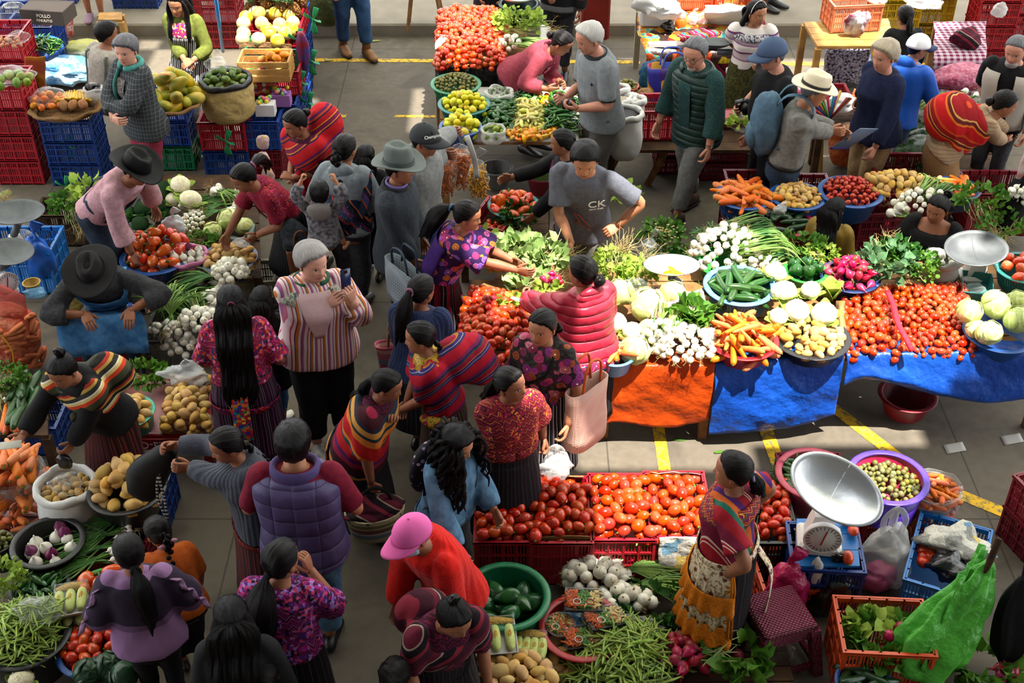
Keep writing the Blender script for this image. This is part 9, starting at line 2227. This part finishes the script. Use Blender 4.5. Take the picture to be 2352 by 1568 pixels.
def salad_tray(label,c,rz,w=.2,h=.16,tilt=(0,0),round_=False):
 t=thing('salad_tray',label,'salad',tuple(c),rz,rot=(tilt[0],tilt[1],rz))
 if round_:pt('tray',lathe([(.01,0),(w*.45,0),(w*.52,.03),(w*.49,.03),(w*.43,.008),(.01,.006)],28),FOAM,t)
 else:pf('tray',loft([[(x*k,y*k,z)for x,y in((-w/2,-h/2),(w/2,-h/2),(w/2,h/2),(-w/2,h/2))]for z,k in((0,.92),(.025,1.0),(.027,.95),(.008,.88))]),P_BLACK,t)
 sets=[('carrot_shreds','#c2561a',-1),('chopped_greens','#4c7a2a',0),('diced_corn','#c9b070',1)]
 for nm,cc,s in sets:
  mb=MB()
  for i in range(130):
   x=s*w*.28+RG(0,w*.09);y=RU(-h*.38,h*.38)
   if round_:a=RU(0,6.3);q=RR()**.5*w*.42;x,y=mcos(a)*q,msin(a)*q
   d=unit((RG(0,1),RG(0,1),RG(0,.2)));p=NA([x,y,.02+RU(0,.018)]);mb.add(*tube([p-d*.016,p+d*.016],[.0055,.0055],5))
  obj(nm,mb.mesh(nm,M('salad_'+nm,cc,.5,.3)),t)['kind']='stuff'
 for k in range(2):pt('onion_ring',tube([(mcos(a)*.022+(k-.5)*w*.35,msin(a)*.022-h*.2,.045)for a in LS(0,2*PI,18)],.003,6),M('ring_'+str(k),['#c9c4c0','#a01c1c'][k],.4),t)
 q4=((-w/2,-h/2),(w/2,-h/2),(w/2,h/2),(-w/2,h/2))
 pt('film_wrap',lathe([(w*.52,.03),(w*.4,.05),(.01,.052)],20)if round_ else loft([[(x*k,y*k,z)for x,y in q4]for z,k in((.02,1.01),(.045,.97),(.052,.7))]),MATS['film_wrap'],t)
salad_tray('black salad tray at the top of the red bowl',P(1340,1385,.37),-.05,.22,.17,(-.1,0));salad_tray('tilted black salad tray at the right of the red bowl',P(1388,1425,.35),.35,.22,.16,(-.1,.1));salad_tray('round white salad dish at the left of the red bowl',P(1287,1440,.30),0,.17,.17,(0,0),True);salad_tray('salad tray with green strips at the front of the red bowl',P(1342,1468,.30),.15,.23,.15)
corn_tray('wrapped tray of peeled corn beside the topknot',P(1138,1468,.36),.1,3,True,w=.24,h=.24);corn_tray('lower wrapped corn tray under the first, bottom centre',P(1142,1492,.28),.1,3,True,w=.24,h=.24);corn_tray('small wrapped tray of baby corn beside the potatoes',P(1218,1492,.28),-.1,4,True,w=.18,h=.2)
t,c,r=basin('black basin of potatoes at the bottom centre',1185,1560,.30,88,P_BLACK,.16);heap('potato',discp(c,r*.9,r*.9,.056,40,.07),'potato in the bottom centre black basin',1,lying,1.2)
heap('potato',quadp([P(1235,1545,.2),P(1320,1545,.2),P(1320,1470,.22),P(1262,1478,.22)],.06,22,.06),'loose potato between corn tray and beans',1,lying,1.2);basin('black basin holding the green beans',1440,1535,.24,100,P_BLACK,.10,.9)
heap('green_bean',discp(P(1430,1510,.22),.33,.26,.024,260,.15),'green bean in the mound at the bottom centre',1,lying,1.25,.2,.02,where='green beans in the bottom mound');heap('green_bean',discp(P(1340,1530,.2),.12,.1,.026,40,.03),'green bean straying to the potatoes',1,lying,1.2,.2,0)
greens('dark coriander behind the green beans',P(1535,1475,.16),(.24,.17,.08),360,.035,L_DARK,10,name='coriander');greens('dark herbs in the shade below the orange apron',P(1500,1405,.14),(.26,.2,.08),220,.05,L_DARK,name='herb_heap');bag('crumpled clear bag beside the onions',P(1462,1455,.16),(.14,.09,.05),F_CLEAR,neck=False,amp=.3)
t=thing('radish_bunch','bunch of red radishes with tops at the bottom edge','radishes',tuple(P(1590,1505,.24)))
for i in range(40):
 a=RU(0,6.3);q=RR()**.5;p=(mcos(a)*.17*q-.05,msin(a)*.15*q,.10*(1-q)+RU(0,.02));obj('radish',PROTO['radish'][0][0][0],t,p,anyrot(),1.25)
obj('leaves',leaves(MB(),(.24,.0,.0),150,(.19,.15,.08),.09,.4).mesh('leaves',L_MID),t);obj('stalks',wisps(MB(),(.05,0,.05),34,.2,.004,(1,0,.1),.3,.008,.05).mesh('stalks',L_PALE),t)
piece('radish',P(1695,1505,.2),anyrot(),'single radish beside the crumpled bag at the stool',None,None,1.3);bag('crumpled clear bag at the foot of the wine red stool',P(1745,1520,.02),(.16,.12,.09),F_CLEAR,neck=False,amp=.3)
RATT=NT('stool_weave',.4,.4);_x=RATT.xyz();_w=RATT.math('MULTIPLY',RATT.math('SINE',RATT.math('MULTIPLY',RATT.math('ADD',_x[0],_x[2]),260.0)),RATT.math('SINE',RATT.math('MULTIPLY',RATT.math('ADD',_x[1],_x[2]),260.0)));RATT.base('#6a1430');RATT.bump(_w,.9,.008);RATT=RATT.m
c=P(1790,1400,.40);t=thing('stool','wine red plastic stool with a woven pattern','stool',(c.x,c.y,0),.3)
obj('seat',MB().add(*rbox(-.165,.165,-.165,.165,.37,.40,.03)).add(*loft([[(x*k,y*k,z)for x,y in((-.165,-.165),(.165,-.165),(.165,.165),(-.165,.165))]for z,k in((.30,1.04),(.38,1.0))],False,False)).mesh('seat',RATT,False),t)
for sx in(-1,1):
 for sy in(-1,1):pf('leg',loft([[(sx*(.15+e)+a*.03,sy*(.15+e)+b*.03,z)for a,b in((-1,-1),(1,-1),(1,1),(-1,1))]for z,e in((0,.045),(.36,0))]),RATT,t)
for s in(-1,1):pf('stretcher',box(-.19,.19,s*.185-.012,s*.185+.012,.05,.09),RATT,t);pf('stretcher',box(s*.185-.012,s*.185+.012,-.19,.19,.05,.09),RATT,t)
c=P(1908,1300,.42);crate('bright blue crate carrying the white dial scale',(c.x,c.y+.16,0),-.08,P_CBLUE,.42,.38,.42);table('board on the bright blue crate under the scale',[P(1825,1300,.44),P(1975,1300,.44),P(1965,1190,.44),P(1830,1190,.44)],.44,legs=False,mat=P_CYAN,planks=3,th=.015,name='board',cat='board')
scale('white dial scale with a big tilted steel pan',P(1878,1250,.44),-.15,P(1915,1130,.86),(.35,.30,-.35),(.29,.20),dial_r=.105,body=(.13,.11,.27))
t=thing('calculator','black handset lying on the blue crate beside the scale','phone',tuple(P(1912,1262,.455)),.5);pt('body',rbox(-.05,.05,-.09,.09,0,.016,.006),M('camera_black','#0f0f10'),t);pf('screen',box(-.042,.042,-.08,.08,.016,.018),GLASSY,t)
for k,(px,py)in enumerate(((1945,1195),(1948,1280),(1960,1218))):piece('tomato',P(px,py,.48),lying(),'stray tomato on the blue crate by the scale',None,1,1.25)
stack('','under the purple basin',2050,1240,1,P_RED,.1,.42,.36,.26);crate('red crate under the pink basin',P(1870,1180,0)+Vector((0,.2,0)),0,P_DRED,.42,.36,.2)
t,c,r=basin('rose pink basin of green chillies',1872,1088,.42,83,P_PINK,.24,.75);heap('jalapeno',discp(c+Vector((-.05,.03,-.05)),r*.7,r*.7,.032,60,.04),'green chilli in the rose pink basin',1,lying,1.7,where='green chillies in the rose pink basin')
t,c,r=basin('violet-rimmed magenta basin of green tomatoes',2040,1096,.48,86,P_MAG,.24,.74,rim=P_VIOLET);heap('green_tomato',discp(c+Vector((0,0,-.06)),r*.86,r*.86,.032,190,.05),'green tomatoes in the violet-rimmed basin',None,anyrot,1.15,.25,.03)
bowl_in=pt('lining',lathe([(.93,-.02),(.99,.985),(.96,.985),(.88,.2),(.8,.1)],40,cap0=False,cap1=False),P_VIOLET,t,scale=(r,r,.24))
t,c,r=sack('clear sack packed with carrots beside the violet rim',2150,1120,.42,56,.4,F_CLEAR,.012,belly=1.02)
for q in discp(c+Vector((0,0,-.06)),r*.72,r*.72,.042,34,.10):piece('carrot',q,lying(.12),'carrot in the clear sack by the violet-rimmed basin',None,1,.8)
mb=MB()
for k in range(80):
 a=RU(0,6.3);h=RU(.04,.38);p=NA([mcos(a)*r*.9,msin(a)*r*.9,h]);d=unit((-msin(a),mcos(a),RG(0,.3)));mb.add(*tube([p-d*.05,p,p+d*.05],[.01,.018,.015],7,2))
obj('carrot_load',mb.mesh('carrot_load',M('carrot_dull','#b8541c',.6,.3)),t)['kind']='stuff'
bag('tall milky carrier bag between the blue crates',P(2020,1335,.0),(.16,.13,.22),F_WHITE,handles=True,neck=False,amp=.16);bag('pink bag showing inside the milky carrier',P(2010,1350,.0),(.11,.09,.1),M('bag_pink_soft','#b8587a',.4),neck=False)
c=P(2190,1300,.34);crate('bright blue crate of newspaper and tomatoes, set askew',(c.x,c.y+.1,.0),-.42,P_CYAN,.42,.62,.34)
for k in range(10):piece('tomato',P(2120+10*(k%3),1255+12*(k//3),.30),lying(),'tomato in the askew blue crate',None,1,1.25)
bag('crumpled newspaper filling the askew blue crate',P(2190,1270,.26),(.2,.16,.08),NEWS,neck=False,amp=.3,name='newspaper',cat='newspaper');bag('knotted black bag in the askew blue crate',P(2175,1325,.26),(.12,.11,.08),F_BLACK,neck=False,amp=.2);bag('pink and white scrap bags at the corner of the askew crate',P(2245,1345,.3),(.08,.07,.05),F_PINK,neck=False,amp=.3)
c=P(2050,1500,.40);crate('orange crate of radish leaves',(c.x,c.y+.2,.0),-.06,P_ORANGE,.50,.40,.40);greens('radish leaves filling the orange crate',(c.x,c.y+.18,.26),(.2,.16,.09),190,.085,L_MID,14,name='leaf_bunch');greens('pale upright leaves at the back of the orange crate',(c.x-.06,c.y+.26,.30),(.12,.08,.08),60,.08,L_LIGHT,name='leaf_bunch')
for k,(dx,dy)in enumerate(((.1,.2),(.02,.14),(.12,.15))):piece('radish',Vector((c.x+dx,c.y+dy,.38)),anyrot(),'radish showing among leaves in the orange crate',None,1,1.35)
bag('magenta bag hanging beside the wine red stool',P(1798,1400,.04),(.13,.11,.19),M('bag_magenta','#a81850',.35,.45,bump=(12,.8,.04)),neck=True);bag('black bag below the dial scale',P(1895,1400,.0),(.15,.12,.17),F_BLACK,neck=True);bag('white plastic streamer tied between the bags',P(1868,1345,.25),(.04,.03,.12),M('bag_white','#d0cfcc'),neck=False)
crate('orange crate behind the wine red stool',P(1820,1440,0)+Vector((0,.25,0)),.1,P_ORANGE,.4,.36,.24)
GRB=M('plastic_leafy_green','#56b43c',.35,.45,col2='#4aa232',nscale=5,bump=(10,.8,.05),trans=.25)
t=thing('umbrella','bright green plastic draped over a leaning stick at the bottom right','umbrella',tuple(P(2140,1600,0)))
v,f=tube([(-.12,0,.18),(-.06,.06,.34),(.08,.16,.52),(.2,.26,.70),(.24,.30,.80)],[(.15,.07),(.19,.09),(.15,.08),(.08,.05),(.02,.02)],40,5,ridge=(5,.28,.12));obj('canopy',MB().add(v+wob(v,.012,14,2),f).mesh('canopy',GRB),t)
for k in range(4):pt('fold',sheet(resamp([[(-.1+.06*k+.30*u*.6+.02*msin(w_*5+k),.0+.07*k+.24*u-.03*w_,.26+.5*u+.10*w_*(1-u))for w_ in(-1,-.3,.3,1)]for u in(-.1,.3,.65,1.0)],12,10),.004),GRB,t);pt('shaft',tube([(.08,.1,.2),(.27,.33,.95)],[.016,.02],10),WOOD_D,t)
t=thing('umbrella','furled black umbrella hanging beside the green plastic','umbrella',tuple(P(2290,1560,0)));pt('canopy',tube([(.0,.1,.75),(.0,.08,.55),(.02,.02,.3),(.0,0,.15)],[(.02,.02),(.09,.06),(.10,.06),(.02,.02)],16,5,ridge=(6,.3,.1)),BLK,t);pt('shaft',tube([(0,.12,.85),(0,-.02,0)],.01,8),BLK,t)
t,c,r=basin('blue basin of courgettes at the bottom edge',1985,1568,.24,62,P_BLUE,.18)
for q in discp(c,r*.75,r*.75,.06,9,.03):piece('courgette',q,lying(.3),'courgette in the bottom edge blue basin',None,1,.9)
greens('radish tops at the bottom right corner',P(2250,1535,.1),(.24,.16,.1),130,.09,L_MID,name='leaf_bunch')
for k in range(9):piece('radish',P(2300+9*(k%4),1532+11*(k//4),.16),anyrot(),'radish at the bottom right corner',None,1,1.3)
stack('','at the right frame edge',2425,1290,2,P_DRED,.35,.4,.34,.26)
for k,(px,py,l)in enumerate(((2188,1032,'white paper scrap on the floor below the blue tarpaulin'),(2320,1012,'small paper scrap near the right edge'))):csheet('paper_scrap',l,resamp([[P(px-22+22*i+5*j,py-10+10*j-4*i,.004)for i in range(3)]for j in range(3)],6,6),M('paper_scrap_grey','#a8a6a0',.9,.1),'paper',.0012,.0005)
# remaining tomato heaps (the nearer ones were built piece by piece above)
heap('tomato',discp(BL_TOM[0],BL_TOM[1]*.9,BL_TOM[1]*.9,.05,46,.06),'plum tomato in the bottom left blue basin',1,lying,1.25,.2,.045,where='plum tomatoes in the bottom left basin')
for q,d,n,h,s,l,g,w in TOMS_LATE+[TOP_TOM]:heap('tomato',quadp(q,d,n,h),l,g,lying,s,.2,.04,where=w)
heap('tomato',quadp([P(1118,560,.46),P(1160,555,.46),P(1155,500,.46),P(1120,505,.46)],.05,14,.02),'plum tomatoes in the crate behind the violet blouse',None,lying,1.0,where='plum tomatoes in the crate behind the violet blouse')
# bags and things carried in the crowd
t=thing('mobile_phone','dark blue phone held upright by the grey-haired person','phone',tuple(PHONE.W(PHONE.arm[-1][2]+PHONE.arm[-1][3]*.10+PHONE.arm[-1][4]*.03)),.55,rot=(-.15,.1,.6));pt('body',rbox(-.036,.036,-.005,.005,-.02,.13,.004),M('phone_blue','#16284e',.2,.5),t);pf('lens',box(-.012,.012,-.007,-.004,.10,.12),GLASSY,t)
def weave(name,a,b,sc=60,c=None,row=None):
 t=NT(name,.7,.25);x=t.xyz();k=t.voro(sc,dist='CHEBYCHEV',rnd=.0,out='Distance')
 col=t.mix(k,a,b)
 if row:
  f=t.math('FRACT',t.math('ADD',t.math('MULTIPLY',x[2],1/row[0]),10.0));tot=float(sum(w for _,w in row[1]));p=0;st=[]
  for cc,w in row[1]:st.append((p/tot,cc));p+=w
  col=t.mix(.75,col,t.ramp(f,st,True))
 t.base(col);t.bump(k,.6,.01);MATS[name]=t.m;return t.m
tote('big pale pink straw bag with orange handles on the flowered shoulder',FLOW.W(FLOW.arm[-1][0]+NA([-.13,-.03,-.68])),.34,.16,.46,weave('straw_pink','#b88a7c','#d6b8a8',70),FLOW.root.rotation_euler.z+1.2,M('handle_orange','#c2541c',.6),flare=1.05,hh=.2)
tote('navy and white diamond-woven bag on the violet blouse arm',PURP.W(PURP.arm[1][0]+NA([.02,-.36,-.52])),.40,.16,.30,weave('bag_diamond','#10161f','#a8b4bc',42),PURP.root.rotation_euler.z+.9,M('handle_navy','#1a2636',.6),flare=1.1)
tote('knitted pink and turquoise bag under the navy jumper arm',NAVY.W(NAVY.arm[-1][2]+NA([-.04,.0,-.20])),.28,.14,.22,weave('bag_knit_pink','#a85068','#c87a8c',50,row=(.2,[('#a8485e',3),('#3a8aa0',1.2),('#b86a7c',2),('#c8a890',1)])),NAVY.root.rotation_euler.z+.4,M('handle_tan','#8a6a4a',.6))
t=thing('woven_basket','striped palm basket under a folded cloth, held by the banded shawl','basket',tuple(OLDW.W(OLDW.arm[1][2]+NA([.03,.02,-.38]))),.3)
BASK=weave('basket_stripe','#8a7c5a','#b0a07a',60,row=(.17,[('#b0a484',2),('#4a6a8a',1.6),('#b8b0a0',.6),('#5a1420',1.6),('#b0a484',.5),('#5a5a2a',1.2)]))
pt('basket_body',loft([NS([np.cos(LS(0,2*PI,28,endpoint=False))*.19*k,np.sin(LS(0,2*PI,28,endpoint=False))*.13*k,np.full(28,z)],1)for z,k in((0,.78),(.02,.85),(.2,1.0),(.205,.95),(.1,.85))]),BASK,t)
pt('cover_cloth',blob((0,0,.2),(.18,.12,.06),3,.12),SH_DARK,t);pt('handle',tube([(-.12,0,.2),(-.08,0,.32),(0,0,.37),(.08,0,.32),(.12,0,.2)],.010,8,4),BLK,t)
bag('thin white carrier bag hanging from the wine-red blouse',P(1275,1095,.44),(.10,.07,.09),F_WHITE,handles=True,neck=False,amp=.25)
tote('brown leather shoulder bag of the crimson blouse',RHUI.W(RHUI.ring(.5,.12,41,2.3,0,360)[33]+NA([0,.0,-.22])),.22,.1,.2,LEATH,.4)
tag(pt('plastic_scoop',tube([P(1222,700,1.0),P(1196,690,1.02),P(1175,683,1.03)],[(.012,.006),(.022,.006),(.018,.005)],10,4),M('scoop_white','#c9bcc4',.4)),'pale plastic scoop in the padded jacket hand','scoop')
for k,(px,py)in enumerate(((1545,1010),(1640,1040),(430,100))):
 o=tag(obj('leaf_scrap',big_leaf(MB(),(0,0,.003),(1,.2*k,.03),.1,.012,.2).mesh('leaf_scrap',L_MID)),['green leaf scrap on the bright floor under the orange tarpaulin','thin leaf scrap on the bright floor beside the crack','leaf scrap on the bright floor by the kerb'][k],'scrap');o.location=P(px,py,.003)
